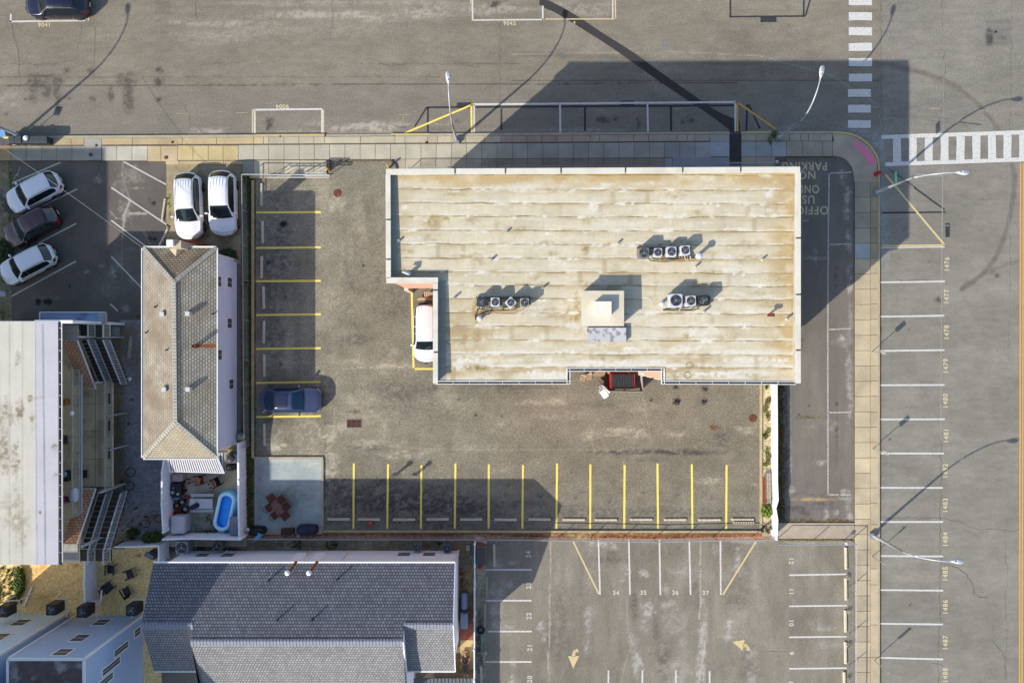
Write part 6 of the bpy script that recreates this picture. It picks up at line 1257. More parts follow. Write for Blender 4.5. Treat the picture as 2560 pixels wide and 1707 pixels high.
# drain grate
t = thing('drain_grate', 'rectangular rusty drain grate in the middle of the large lot', 'drain grate', P(885.5, 1057, 0)); a = P(867, 1068.5, .02); b = P(904, 1048, .02)
m = MB(); m.bx(a.x, b.x, a.y, b.y, .008, .012); m.build('pit', M_DARK, t); m = MB()
for x0, y0, x1, y1 in ((a.x, a.y, b.x, a.y), (a.x, b.y, b.x, b.y), (a.x, a.y, a.x, b.y), (b.x, a.y, b.x, b.y)): m.bar((x0, y0, .022), (x1, y1, .022), .05, .02)
m.build('frame', mat('grate_frame', (160, 140, 122), var=.15), t); m = MB()
for k in range(1, 7): y = a.y + (b.y - a.y) * k / 7; m.bar((a.x, y, .02), (b.x, y, .02), .035, .016)
for k in (1, 2): x = a.x + (b.x - a.x) * k / 3; m.bar((x, a.y, .021), (x, b.y, .021), .04, .018)
m.build('bar', mat('grate_rust', (116, 78, 66), var=.2), t)
# ================================================================== FENCES
M_MESH = mat('chain_mesh', (196, 200, 200), rough=.5, metal=.2); 
def chain(name, label, pts, h, step=2.6, mesh=.16, rail_r=.035, closed=False):
    "chain-link fence: pts are photo pixels of its top rail"
    W_ = [P(x, y, h) for x, y in pts]; t = thing(name, label, 'fence', (W_[0].x, W_[0].y, 0)); m = MB(); m.tube(W_, rail_r, 8); m.build('top_rail', M_STEEL, t)
    pm = MB(); wm = MB()
    for i in range(len(W_) - 1):
        a, b = W_[i], W_[i + 1]; L = (b - a).length; n = max(1, round(L / step)); d = (b - a) / L
        for k in range(n + (1 if i == len(W_) - 2 else 0)): c = a + d * (L * k / n); p_ = MB(); p_.tube([(c.x, c.y, 0), (c.x, c.y, h + .03)], .034, 8); p_.build('post', M_STEEL, t)
        nn = int(L / mesh)
        for k in range(nn):
            for s in (0, 1):
                z0, z1 = (.05, h) if s else (h, .05); u0 = L * k / nn; u1 = min(L, u0 + h * .95); f = (u1 - u0) / (h * .95) if h else 1
                wm.bar((a.x + d.x * u0, a.y + d.y * u0, z0), (a.x + d.x * u1, a.y + d.y * u1, z0 + (z1 - z0) * f), .006, .006)
    wm.build('mesh', M_MESH, t); return t
chain('chain_link_fence', 'silver chain-link fence between the driveway cars and the large lot', [(604, 436), (607, 700), (608, 900), (610, 1118)], 1.25)
chain('chain_link_fence', 'short silver chain-link fence at the top left corner of the large lot', [(604, 436), (674, 436)], 1.25)
chain('chain_link_fence', 'long silver chain-link fence between the mulch strip and the lower lot', [(620, 1348), (1190, 1349), (1320, 1350), (1480, 1352), (1640, 1355), (1790, 1351), (1890, 1350), (1936, 1349)], 1.1, step=2.4)
chain('chain_link_fence', 'silver chain-link fence round the top right corner of the lower lot', [(1951, 1361), (2142, 1361), (2141, 1480), (2141, 1600), (2140, 1760)], 1.3)
chain('chain_link_fence', 'black-shaded wire fence at the sidewalk behind the flat building', [(1020, 417.5), (1240, 416), (1660, 414)], 1.0, mesh=.14, rail_r=.02)
# sliding gate
t = thing('sliding_gate', 'silver tubular sliding gate parked along the lot entrance', 'gate', P(750, 440, 0)); zt_ = 1.25; m = MB()
for y in (437, 443.5): m.tube([P(672, y, zt_), P(823, y, zt_)], .045, 8)
m.tube([P(672, 437, .2), P(823, 440, .2)], .04, 8)
for k in range(9): m.tube([P(676 + k * 18, 437.5, zt_), P(676 + k * 18, 437.5, .2)], .025, 6)
m.tube([P(823, 437, zt_), P(825, 440, zt_), P(823, 443.5, zt_)], .045, 8); m.build('frame', M_STEEL, t)
m = MB(); m.tube([P(762, 431, 1.5), P(812, 431, 1.5)], .05, 8)
for x in (763, 811): m.tube([P(x, 431, 1.5), P(x, 436, 1.2)], .03, 6); m.tube([P(x, 432, 1.5), P(x, 432, .13)], .035, 8)
m.build('roller_bracket', M_STEEL, t)
def bollard(base, lean, label, h=1.0):
    b = P(*base, 0); t = thing('bollard', label, 'bollard', (b.x, b.y, 0), 'yellow bollards'); m = MB(); m.lathe((b.x, b.y, 0), [(.085, 0), (.085, h - .06), (.05, h)], 14); m.build('post', mat('bollard_yellow', (232, 186, 84), var=.1, fine=.1), t); m = MB(); m.lathe((b.x, b.y, h * .8), [(.089, 0), (.089, .1)], 14); m.build('band', mat('bollard_cream', (240, 228, 190)), t)
bollard((824, 427), 0, 'yellow bollard at the end of the sliding gate'); bollard((973, 420), 0, 'yellow bollard at the top left corner of the flat building', .9)
for (x, y, l, x2, y2) in ((821, 404, 'short curved dark kerb stone on the left of the lot entrance', 819, 424), (978, 402, 'curved dark kerb stone on the right of the lot entrance', 992, 422)):
    t = thing('entrance_stone', l, 'kerb stone', P(x, y, 0)); m = MB(); a = P(x, y, .2); b = P(x2, y2, .2); c = a.lerp(b, .5) + Vector((.1, 0, 0)); m.tube([(a.x, a.y, .12), (c.x, c.y, .14), (b.x, b.y, .12)], .12, 8); m.build('stone', mat('dark_stone', (96, 92, 86), var=.2), t)
# pipe rail at the back of the building near the corner
t = thing('pipe_rail', 'low silver pipe rail between the trench and the flat building', 'railing', P(1875, 408, 0)); m = MB(); z_ = .9
m.tube([P(1812, 409, z_), P(1935, 406, z_)], .035, 8); m.tube([P(1812, 416, z_), P(1925, 417, z_)], .03, 8)
for x in (1814, 1870, 1932): m.tube([P(x, 409, z_), P(x, 409, 0.12)], .035, 8)
m.build('rail', M_STEEL, t)
t = thing('capped_pipe', 'stubby grey pipe cap at the end of the pipe rail', 'pipe', P(1942, 405, 0)); q = P(1942, 405, .5); m = MB(); m.lathe((q.x, q.y, 0), [(.09, 0), (.09, .5), (.12, .5), (.12, .6), (.03, .66)], 12); m.build('cap', M_POLE, t)
# solid white fence right of the lot
t = thing('panel_fence', 'long solid white fence between the rock bed and the side lot', 'fence', P(1930, 1150, 0)); h = 1.15; VW = mat('vinyl_white', (238, 240, 246), k=.9, var=.03, scale=.8, rough=.5)
pts = [(1941, 961), (1942, 1080), (1942, 1200), (1944, 1250), (1938, 1270), (1943, 1300), (1941, 1350)]; m = MB(); pm = MB()
for i in range(len(pts) - 1): a, b = P(*pts[i], h), P(*pts[i + 1], h); m.bar((a.x, a.y, h / 2), (b.x, b.y, h / 2), .10, h); 
m.build('panel', VW, t); m = MB()
for i in range(len(pts) - 1): a, b = P(*pts[i], h), P(*pts[i + 1], h); m.bar(a, b, .14, .06)
m.build('cap_rail', VW, t)
def vfence(label, pts, h, group=None, post_step=2.2, t_=.06, slats=False, name='vinyl_fence', tops=True, mt_=None):
    "white panel fence; pts are photo pixels of its top edge"
    W_ = [P(x, y, h) for x, y in pts]; t = thing(name, label, 'fence', (W_[0].x, W_[0].y, 0), group); m = MB(); c_ = MB(); mt_ = mt_ or VW
    for i in range(len(W_) - 1):
        a, b = W_[i], W_[i + 1]; L = (b - a).length; d = (b - a) / L
        if slats:
            n = int(L / .17)
            for k in range(n): q = a + d * (L * (k + .5) / n); M_ = d.to_track_quat('X', 'Z').to_matrix(); m.box((q.x, q.y, h / 2 - (.04 if k % 2 else 0)), (L / n * .93, t_ * (1 if k % 2 else 1.7), h - .03), M=M_)
        else: m.bar((a.x, a.y, h / 2), (b.x, b.y, h / 2), t_, h - .04)
        c_.bar((a.x, a.y, h), (b.x, b.y, h), t_ + .05, .06)
        n = max(1, round(L / post_step))
        for k in range(n + (1 if i == len(W_) - 2 else 0)):
            q = a + d * (L * k / n); p_ = MB(); p_.box((q.x, q.y, h / 2 + .03), (.13, .13, h + .06)); p_.lathe((q.x, q.y, h + .06), [(.10, 0), (.03, .06)], 4); p_.build('post', mt_, t)
    m.build('panel', mt_, t); 
    if tops: c_.build('top_rail', mt_, t)
    return t
vfence('left fence of the cluttered patio, solid white boards', [(410, 1146), (405, 1180), (404, 1260), (408, 1330)], 2.1, 'white fences', slats=True)
vfence('right fence of the cluttered patio, white overlapping boards', [(595, 1110), (596, 1200), (596, 1250), (598, 1345)], 1.6, 'white fences', slats=True, t_=.09, post_step=1.4)
vfence('bottom fence of the cluttered patio, plain white', [(408, 1348), (470, 1346), (600, 1348)], 2.0, 'white fences', post_step=2.)
vfence('white fence between the two gravel yards', [(212, 1394), (211, 1460), (213, 1516)], 1.7, 'white fences', slats=False)
vfence('white fence under the foot of the lower motel stairs', [(204, 1400), (240, 1384), (283, 1367)], 1.7, 'white fences')
vfence('white fence along the top of the chair yard', [(283, 1367), (340, 1366), (396, 1364)], 1.7, 'white fences')
vfence('white fence on the right of the chair yard', [(397, 1364), (397, 1406)], 1.7, 'white fences')
vfence('thin white railing between the white house and the lower lot', [(1187, 1360), (1186, 1471), (1186, 1547), (1185.5, 1624), (1185.5, 1700), (1185, 1780)], 1.6, 'white fences', t_=.03, post_step=2.15)
for (x0, y0, x1, y1, l) in ((205, 1476, 206, 1508, 'white post stub at the right end of the sunny gravel'), (63, 1475, 60, 1515, 'weathered board standing left of the sunny gravel')):
    t = thing('white_board', l, 'board', P(x0, y0, 0)); m = MB(); a, b = P(x0, y0, .9), P(x1, y1, .1); m.bar((a.x, a.y, .08), (b.x, b.y, .08), .12, .12); m.build('board', VW, t)
t = thing('downpipe', 'white downpipe bending round the fence end in the chair yard', 'downpipe', P(250, 1480, 0)); m = MB(); m.tube([P(254, 1475, 1.6), P(253, 1500, 1.6), P(248, 1512, 1.5), P(236, 1520, 1.2)], .05, 8); m.build('pipe', M_GUT, t)
# ================================================================== ROOF EQUIPMENT
M_FAND = mat('fan_dark', (28, 32, 40), rough=.4); M_BLADE = mat('fan_blade', (120, 126, 134), rough=.4, metal=.3); M_GUARD = mat('fan_guard', (168, 174, 182), rough=.4, metal=.3)
def acunit(px, py, zb, sz, h, label, case, rot=0., guard='ring', blade=None, group='air conditioning units on the flat roof', name='air_conditioner', roundr=.12, hub=True):
    q = P(px, py, zb + h); t = thing(name, label, 'air conditioner', (q.x, q.y, zb), group); R_ = math.radians(rot)
    m = MB(); m.rbox((q.x, q.y, zb + h / 2 + .03), (sz, sz, h - .06), sz * roundr, rz=R_); m.build('casing', case, t)
    m = MB(); z = zb + h; m.lathe((q.x, q.y, z - .012), [(sz * .42, 0), (sz * .42, .02), (sz * .40, .03), (sz * .39, .022)], 28); f = m.build('fan_shroud', M_FAND, t)
    m = MB(); nb = 3; 
    for k in range(nb):
        a = k * 2 * math.pi / nb + px; pts = []
        for s_ in range(6): b_ = a - .38 + s_ * .15; pts.append((q.x + sz * .33 * math.cos(b_), q.y + sz * .33 * math.sin(b_), z + .02 + .004 * s_))
        m.poly([(q.x + sz * .06 * math.cos(a), q.y + sz * .06 * math.sin(a), z + .02)] + pts)
    m.build('fan_blade', blade or M_BLADE, f)
    if hub: m = MB(); m.lathe((q.x, q.y, z + .02), [(sz * .09, 0), (sz * .08, .02)], 14); m.build('hub', M_GUARD, f)
    m = MB(); r_ = sz * .40
    if guard == 'ring':
        for rr in (.36, .24, .14):
            m.tube([(q.x + sz * rr * math.cos(a_), q.y + sz * rr * math.sin(a_), z + .035) for a_ in [2 * math.pi * j / 20 for j in range(21)]], .004, 4)
    for k in range(8 if guard == 'ring' else 10): a_ = k * math.pi / (4 if guard == 'ring' else 5); m.bar((q.x, q.y, z + .04), (q.x + r_ * math.cos(a_), q.y + r_ * math.sin(a_), z + .035), .010, .008)
    m.build('guard', M_GUARD, f); return t
CWH = mat('case_white', (226, 228, 234), rough=.5, var=.04); CDK = mat('case_dark', (64, 74, 80), rough=.5, var=.1); CTN = mat('case_tan', (176, 168, 152), rough=.5, var=.08); CGR = mat('case_grey', (134, 132, 124), rough=.5, var=.08); CBK = mat('case_black', (48, 48, 52), rough=.5, var=.1)
zb = 10.42
for (x, y, s, h_, r, c_, l) in ((1203, 755, 22, .62, 0, CDK, 'dark square unit at the left end of the left rooftop row'), (1238, 755, 22, .6, 0, CWH, 'white unit second in the left rooftop row'), (1277, 756, 21.5, .66, 45, CWH, 'diamond-turned white unit in the left rooftop row'), (1311.5, 756.5, 22.5, .6, 0, CTN, 'tan square unit at the right end of the left rooftop row'),
    (1610, 632, 26, .8, 0, CGR, 'large brown-grey unit at the left of the upper rooftop row'), (1645, 631, 21.5, .45, 0, CWH, 'smaller white unit second in the upper rooftop row'), (1679, 629, 24.5, .6, 0, CWH, 'white unit with grey grille third in the upper rooftop row'), (1713.5, 625.5, 23.5, .72, 4, CWH, 'white unit with dark fan at the right of the upper rooftop row'),
    (1690, 751, 33, .8, 0, CWH, 'largest white unit, left of the right rooftop row'), (1727.5, 752, 25.5, .62, 3, CWH, 'white unit in the middle of the right rooftop row'), (1759.5, 751, 26, .72, 4, CBK, 'black unit at the right end of the right rooftop row')):
    acunit(x, y, zb, s * S * .825, h_, l, c_, r, blade=mat('blade_blue', (70, 86, 110), rough=.4) if c_ is CWH and x in (1645, 1690) else None)
M_RACK = mat('rack_timber', (110, 102, 84), var=.2, scale=4, fine=.2)
for (x0, x1, y, l) in ((1190, 1327, 752, 'timber rack under the left rooftop units'), (1592, 1728, 628, 'timber rack under the upper rooftop units'), (1672, 1776, 751, 'timber rack under the right rooftop units')):
    t = thing('equipment_rack', l, 'rack', P((x0 + x1) / 2, y, 10.2), 'racks under the rooftop units'); m = MB()
    for dy in (-8, 8): m.bar(P(x0, y + dy, 10.36), P(x1, y + dy, 10.36), .11, .10)
    for k in range(8): xx = x0 + 4 + (x1 - x0 - 8) * k / 7; m.bar(P(xx, y - 10, 10.28), P(xx, y + 10, 10.28), .10, .10)
    m.build('frame', M_RACK, t)
def cables(label, runs, base):
    t = thing('refrigerant_lines', label, 'pipes', base, 'pipe bundles on the flat roof')
    for pts, r, m_ in runs:
        m = MB(); pp_ = [P(x, y, z) for x, y, z in pts]
        for i in range(1, len(pp_) - 1): pp_[i] = pp_[i] + Vector((0, 0, rnd.uniform(-.02, .03)))
        m.tube(pp_, r, 6); m.build('pipe', m_, t)
CB = mat('cable_black', (52, 46, 42), var=.2); CW = mat('cable_white', (226, 220, 208), var=.08); CT = mat('cable_tan', (188, 156, 112), var=.15)
def fan_runs(x0, x1, y, xe, ye, n, seed):
    r_ = random.Random(seed); out_ = []
    for i in range(n):
        xs_ = x0 + (x1 - x0) * i / max(1, n - 1); yy = y + r_.uniform(-3, 6); out_.append(([(xs_, y - 6, 10.5), (xs_ + (xe - xs_) * .15, yy, 10.4), (xs_ + (xe - xs_) * .7, yy + r_.uniform(-3, 3), 10.4), (xe + r_.uniform(-3, 3), (ye + yy) / 2, 10.42), (xe + r_.uniform(-2, 2), ye, 10.5)], r_.choice([.018, .024, .03]), r_.choice([CB, CW, CT, CB, CT])))
    return out_
cables('tangle of black and white pipes below the left rooftop units', fan_runs(1200, 1320, 772, 1191, 800, 12, 1), P(1240, 775, 10.3)); cables('tangle of tan pipes below the upper rooftop units', fan_runs(1640, 1725, 646, 1736, 646, 13, 2) + [([(1620, 645, 10.5), (1628, 652, 10.35), (1660, 654, 10.35), (1735, 651, 10.4)], .03, CB)], P(1690, 650, 10.3)); cables('thin pipe lines below the right rooftop units', fan_runs(1680, 1750, 772, 1660, 776, 7, 3) + [([(1747, 758, 10.5), (1748, 772, 10.35), (1700, 775, 10.35), (1660, 776, 10.35)], .02, CB)], P(1710, 775, 10.3))
def dome(px, py, r, h, label, z=10.1):
    q = P(px, py, z + h); t = thing('roof_ventilator', label, 'roof vent', (q.x, q.y, z), 'white domed roof vents'); m = MB(); m.lathe((q.x, q.y, z), [(r * .5, 0), (r * .5, h - .12)], 16); m.build('stack', M_VENT, t)
    m = MB(); m.lathe((q.x, q.y, z + h - .14), [(r, 0), (r, .05), (r * .85, .10), (r * .45, .14), (.01, .15)], 22); m.build('cap', mat('dome_white', (228, 232, 244), var=.03, rough=.5), t, smooth=True)
dome(1749, 639, .21, 1.15, 'white domed vent at the right end of the upper rooftop units'); dome(1656, 759, .17, .75, 'white domed vent left of the right rooftop units'); dome(1199, 796, .19, .6, 'white domed vent below the left rooftop units')
t = thing('gooseneck_vent', 'grey gooseneck vent near the inner left corner of the roof', 'roof vent', P(1021, 684, 10.1)); q = P(1022, 684, 10.5); m = MB(); m.tube([(q.x, q.y, 10.1), (q.x, q.y, 10.75), (q.x - .12, q.y + .04, 10.9), (q.x - .34, q.y + .1, 10.8)], [.12, .12, .11, .09], 12); m.build('pipe', M_VENT, t, smooth=True)
m = MB(); m.lathe((q.x, q.y, 10.1), [(.2, 0), (.16, .12)], 14); m.build('flashing', M_VENT, t)
for i, (x, y, l) in enumerate(((996, 601, 'short pipe vent near the left parapet of the flat roof'), (1267, 578, 'short pipe vent high on the left half of the flat roof'), (1228, 648, 'short pipe vent above the left rooftop units'), (1135, 743, 'short pipe vent left of the left rooftop units'), (1546, 607, 'short pipe vent left of the upper rooftop units'), (1357, 719, 'short pipe vent in the shadow right of the left units'), (1741, 666, 'short pipe vent below the white dome of the upper row'), (1908, 648, 'short pipe vent towards the right parapet'), (1763, 779, 'short pipe vent below the right rooftop units'), (1971, 797, 'short pipe vent at the right parapet of the flat roof'))):
    t = thing('vent_pipe', l, 'roof vent', P(x, y, 10.1), 'pipe vents on the flat roof'); o = pipe(t, x, y, 10.1, .07, .42, mat('pipe_white', (224, 222, 216), var=.06), 'pipe')
    o.location = (0, 0, 0); off = wloc(t); o.data.transform(Matrix.Translation(Vector((0, 0, 0))))
t = thing('vent_pipe', 'rusty capped pipe vent near the right side of the flat roof', 'roof vent', P(1928, 789, 10.1), 'pipe vents on the flat roof'); q = P(1928, 788, 10.7); m = MB(); m.tube([(q.x, q.y, 10.0), (q.x, q.y, 10.7)], .07, 10); m.build('pipe', mat('rust_deep', (136, 56, 34), var=.3, fine=.2), t); m = MB(); m.bar((q.x - .2, q.y + .02, 10.72), (q.x + .2, q.y + .02, 10.72), .2, .12); m.build('cap', mat('rust_deep', (136, 56, 34)), t)
# ================================================================== spare wheel, pallet and beams by the van
SW_['label'] = 'black covered spare wheel at the back of the white van'
m = MB(); q = P(1058, 760.5, 1.); m.lathe((q.x, q.y, .95), [(.33, -.1), (.36, -.06), (.36, .06), (.3, .1)], 24, axis='Y'); m.build('cover', mat('vinyl_black', (38, 36, 38), rough=.4), SW_)
t = thing('pallet', 'upright wooden pallet against the salmon wall above the van', 'pallet', P(1072, 738, 0)); m = MB()
for k in range(5): m.bar(P(1062 + k * 5.2, 730, .9), P(1062 + k * 5.2, 744, .2), .11, .03)
m.build('slats', mat('pallet_wood', (214, 178, 146), var=.15, scale=4), t)
m = MB(); m.bar(P(1044, 748, .35), P(1086, 748, .35), .2, .14); t = thing('beam', 'pale timber beam lying behind the white van', 'beam', P(1065, 748, 0)); m.build('timber', mat('beam_wood', (226, 184, 138), var=.12, scale=4), t)
# ================================================================== dumpster corner
DR = mat('dumpster_red', (190, 50, 52), rough=.5, var=.12); LID = mat('dumpster_lid', (68, 72, 74), rough=.5, var=.12)
t = thing('dumpster', 'red metal dumpster with ribbed dark grey lids under the roof notch', 'dumpster', P(1558, 952, 0)); a = P(1525, 972, 1.3); b = P(1588, 934, 1.3)
m = MB(); m.prism([(a.x, a.y), (b.x, a.y), (b.x, b.y), (a.x, b.y)], .15, 1.2); m.build('bin', DR, t)
for i in range(2):
    x0 = a.x + .16 + (b.x - a.x - .28) * i / 2; x1 = a.x + .16 + (b.x - a.x - .28) * (i + 1) / 2 - .03; m = MB(); m.bx(x0, x1, a.y + .05, b.y - .05, 1.2, 1.24); n_ = 7
    for k in range(n_): xx = x0 + (x1 - x0) * (k + .5) / n_; m.bx(xx - .035, xx + .035, a.y + .07, b.y - .07, 1.24, 1.285)
    m.build('lid', LID, t)
m = MB(); m.bar((a.x + .05, a.y, 1.22), (a.x + .05, b.y, 1.22), .14, .1); m.build('rim', DR, t)
t = thing('screen_fence', 'dirty white mesh screen round the red dumpster', 'screen', P(1560, 975, 0)); m = MB()
for x0, y0, x1, y1, h in ((1524, 978, 1608, 979, 1.5), (1608, 979, 1605, 936, 1.5)):
    A, B = P(x0, y0, h), P(x1, y1, h); m.bar((A.x, A.y, .85), (B.x, B.y, .85), .05, 1.3)
m.build('screen', mat('screen_cloth', (206, 192, 186), var=.15, scale=3), t)
m = MB()
for x, y in ((1524, 978), (1566, 979), (1608, 979), (1605, 936)): A = P(x, y, 1.55); p_ = MB(); p_.tube([(A.x, A.y, 0), (A.x, A.y, 1.55)], .035, 8); p_.build('post', M_STEEL, t)
m = MB(); m.tube([P(1524, 978, 1.55), P(1608, 979, 1.55), P(1605, 936, 1.55)], .03, 6); m.build('rail', M_STEEL, t)
t = thing('gate_panel', 'brown screen door swung open left of the red dumpster', 'gate', P(1510, 965, 0)); A, B = P(1499, 952, 1.4), P(1523, 977, 1.4); m = MB(); m.bar((A.x, A.y, .8), (B.x, B.y, .8), .05, 1.2); m.build('panel', mat('brown_panel', (110, 66, 50), var=.2), t)
CARD = mat('cardboard', (196, 160, 120), var=.12, scale=3); 
for i, (x, y, r, l) in enumerate(((1457, 946, -14, 'tan folding chair seat lying lowest, left of the dumpster'), (1473, 943, 2, 'tan folding chair seat second from the left by the dumpster'), (1491, 933, 2, 'tan folding chair seat under the gutter, third by the dumpster'), (1506, 934, 1, 'tan folding chair seat nearest the dumpster'))):
    q = P(x, y, .5); t = thing('folding_chair', l, 'chair', (q.x, q.y, 0), 'tan folding chairs'); R_ = math.radians(r); m = MB(); m.rbox((q.x, q.y, .47), (.42, .42, .04), .05, rz=R_); m.build('seat', CARD, t)
    m = MB(); d = Vector((-math.sin(R_), math.cos(R_), 0)); m.rbox((q.x + d.x * .24, q.y + d.y * .24, .75), (.40, .04, .22), .015, rz=R_); m.build('backrest', M_WHITE, t)
    for sx in (-.18, .18):
        s_ = Vector((math.cos(R_), math.sin(R_), 0)) * sx; m = MB(); m.tube([q + s_ + d * .25 + Vector((0, 0, .36)), (q.x + s_.x - d.x * .2, q.y + s_.y - d.y * .2, 0)], .014, 6); m.tube([(q.x + s_.x * 1.05 - d.x * .1, q.y + s_.y * 1.05 - d.y * .1, .46), (q.x + s_.x * 1.05 + d.x * .22, q.y + s_.y * 1.05 + d.y * .22, 0)], .014, 6); m.build('leg', M_STEEL, t)
YB = mat('yellow_cap', (240, 216, 90), rough=.5)
bollard((1474, 930), 0, 'yellow-capped bollard behind the folding chairs'); bollard((1519, 930), 0, 'yellow-capped bollard left of the dumpster'); bollard((1568, 930), 0, 'yellow-capped bollard behind the dumpster'); 
t = thing('white_box', 'white appliance box lying tilted below the dumpster', 'box', P(1510, 985, 0)); m = MB(); m.rbox((P(1510, 984, .3).x, P(1510, 984, .3).y, .3), (.42, .62, .5), .03, rz=math.radians(35)); m.build('carton', M_WHITE, t)
m = MB(); m.rbox((P(1516, 978, .3).x, P(1516, 978, .3).y, .3), (.16, .6, .44), .02, rz=math.radians(35)); m.build('flap', CARD, t)
t = thing('white_board', 'narrow white board propped at the dumpster corner', 'board', P(1517, 972, 0)); m = MB(); m.rbox((P(1517, 973, .5).x, P(1517, 973, .5).y, .5), (.12, .62, .6), .02, rz=math.radians(38)); m.build('board', VW, t)
for (x, y, l) in ((1504, 968, 'upper white bucket by the dumpster corner'), (1503, 977, 'lower white bucket by the dumpster corner')):
    q = P(x, y, .35); t = thing('bucket', l, 'bucket', (q.x, q.y, 0), 'white buckets'); m = MB(); m.lathe((q.x, q.y, 0), [(.12, 0), (.15, .35), (.13, .35), (.11, .05)], 16); m.build('pail', VW, t)
# ================================================================== bins by the street, blue sign
BINB = mat('bin_black', (48, 50, 54), rough=.5, var=.1)
for i, x in enumerate((30, 46, 64, 80, 95, 110)):
    q = P(x, 349, 1.); t = thing('wheeled_bin', '%s black wheeled bin from the left by the street kerb' % ORD[i], 'bin', (q.x, q.y, .126), 'black wheeled bins'); m = MB()
    vs = []; 
    for z, s in ((.15, .21), (1.0, .25)): vs += [(q.x - s * .86, q.y - s, z), (q.x + s * .86, q.y - s, z), (q.x + s * .86, q.y + s, z), (q.x - s * .86, q.y + s, z)]
    m.add(vs, [(3, 2, 1, 0), (0, 1, 5, 4), (1, 2, 6, 5), (2, 3, 7, 6), (3, 0, 4, 7), (4, 5, 6, 7)]); m.build('body', BINB, t)
    m = MB(); m.rbox((q.x, q.y - .02, 1.03), (.46, .52, .06), .05)
    for k in range(3): m.bx(q.x - .16, q.x + .16, q.y - .15 + k * .12, q.y - .09 + k * .12, 1.06, 1.08)
    m.build('lid', mat('bin_lid', (84, 90, 98), rough=.45), t); m = MB(); m.tube([(q.x - .2, q.y + .3, 1.0), (q.x + .2, q.y + .3, 1.0)], .02, 6); m.build('handle', BINB, t)
    for s in (-1, 1): m = MB(); m.lathe((q.x + s * .17, q.y + .2, .26), [(.1, -.02), (.1, .02)], 12, axis='X'); m.build('wheel', M_TYRE, t)
q = P(64, 345, 1.15); t = thing('white_bag', 'white bag lying on the third black bin', 'bag', (q.x, q.y, 1.1)); m = MB(); m.lathe((q.x, q.y, 1.09), [(.16, 0), (.2, .05), (.15, .13), (.03, .17)], 9); m.build('bag', VW, t, smooth=True)
t = thing('blue_sign', 'blue parking sign at the far left edge by the kerb', 'sign', P(4, 340, 0)); q = P(4, 334, 2.4); m = MB(); m.box((q.x, q.y, 2.4), (.5, .5, .03), M=Matrix.Rotation(.5, 3, 'X')); m.build('sign_plate', mat('sign_blue', (110, 160, 216), var=.05), t); m = MB(); m.tube([(q.x, q.y, 2.4), (q.x, q.y, .13)], .03, 8); m.build('post', M_STEEL, t)
for s_, k in ((.12, 0), (0, 1), (-.12, 2)): pass
t = thing('kerbside_planter', 'grey planter with a yellow edge left of the black bins', 'planter', P(10, 348, 0)); m = MB(); m.prism([P(x, y, .5).xy for x, y in ((-20, 341), (24, 343), (36, 352), (18, 362), (-20, 362))], .126, .5); m.build('box', mat('planter_grey', (104, 104, 106), var=.15), t)
m = MB(); m.prism([P(x, y, .56).xy for x, y in ((4, 342), (21, 342), (20, 346), (12, 347))], .5, .56); m.build('edge', PY, t)
# overhead service cable
t = thing('overhead_cable', 'thin pale cable crossing above the motel car park', 'cable', P(-40, 330, 0)); m = MB(); A, B = P(-30, 345, 6.5), Vector((r0.x, r1.y, 5.0)); pts = [A.lerp(B, k / 14) - Vector((0, 0, .5 * math.sin(math.pi * k / 14))) for k in range(15)]; m.tube(pts, .011, 5); m.build('wire', mat('wire_pale', (190, 188, 180)), t)
# ================================================================== ground AC units
def gac(px, py, sz, h, label, case, guard='ring', stand=0.): return acunit(px, py, stand, sz, h, label, case, group='air conditioning units on the ground', guard=guard)
gac(454, 1369, .92, 1.0, 'large grey condenser left of the upper white house wall', mat('case_steel', (176, 184, 194), rough=.5)); gac(542, 1366, .68, .95, 'smaller grey condenser with mesh top beside the white house wall', CGR, guard='mesh')
gac(1044, 1368, .58, .85, 'condenser with a dark open fan near the right end of the white house', CGR); gac(1118, 1371, .58, .85, 'blue-topped condenser at the right corner of the white house', mat('case_bluegrey', (110, 122, 146), rough=.5), guard='mesh')
for (x, y, l) in ((6, 1529, 'black condenser on a raised stand at the far left edge'), (128, 1524, 'black condenser on a raised stand above the sunny gravel'), (205, 1530, 'black condenser on a raised stand between the blue houses'), (328, 1526, 'black condenser on a raised stand nearest the grey shingle roof')):
    u = acunit(x, y, 1.5, .80, 1.1, l, CBK, group='black condensers behind the blue houses'); q = P(x, y, 2.6); m = MB(); m.bar((q.x - .5, q.y - .5, 1.47), (q.x + .5, q.y - .5, 1.47), .06, .06); m.bar((q.x - .5, q.y + .45, 1.47), (q.x + .55, q.y + .45, 1.47), .06, .06); m.bar((q.x + .5, q.y - .9, 1.47), (q.x + .5, q.y + .5, 1.47), .06, .06); m.bar((q.x - .5, q.y - .9, 1.47), (q.x - .5, q.y + .5, 1.47), .06, .06)
    m.bar((q.x + .5, q.y + .45, 0), (q.x + .5, q.y + .45, 1.45), .06, .06); m.bar((q.x - .5, q.y + .45, 0), (q.x - .5, q.y + .45, 1.45), .06, .06); m.build('stand', M_GUT, u)
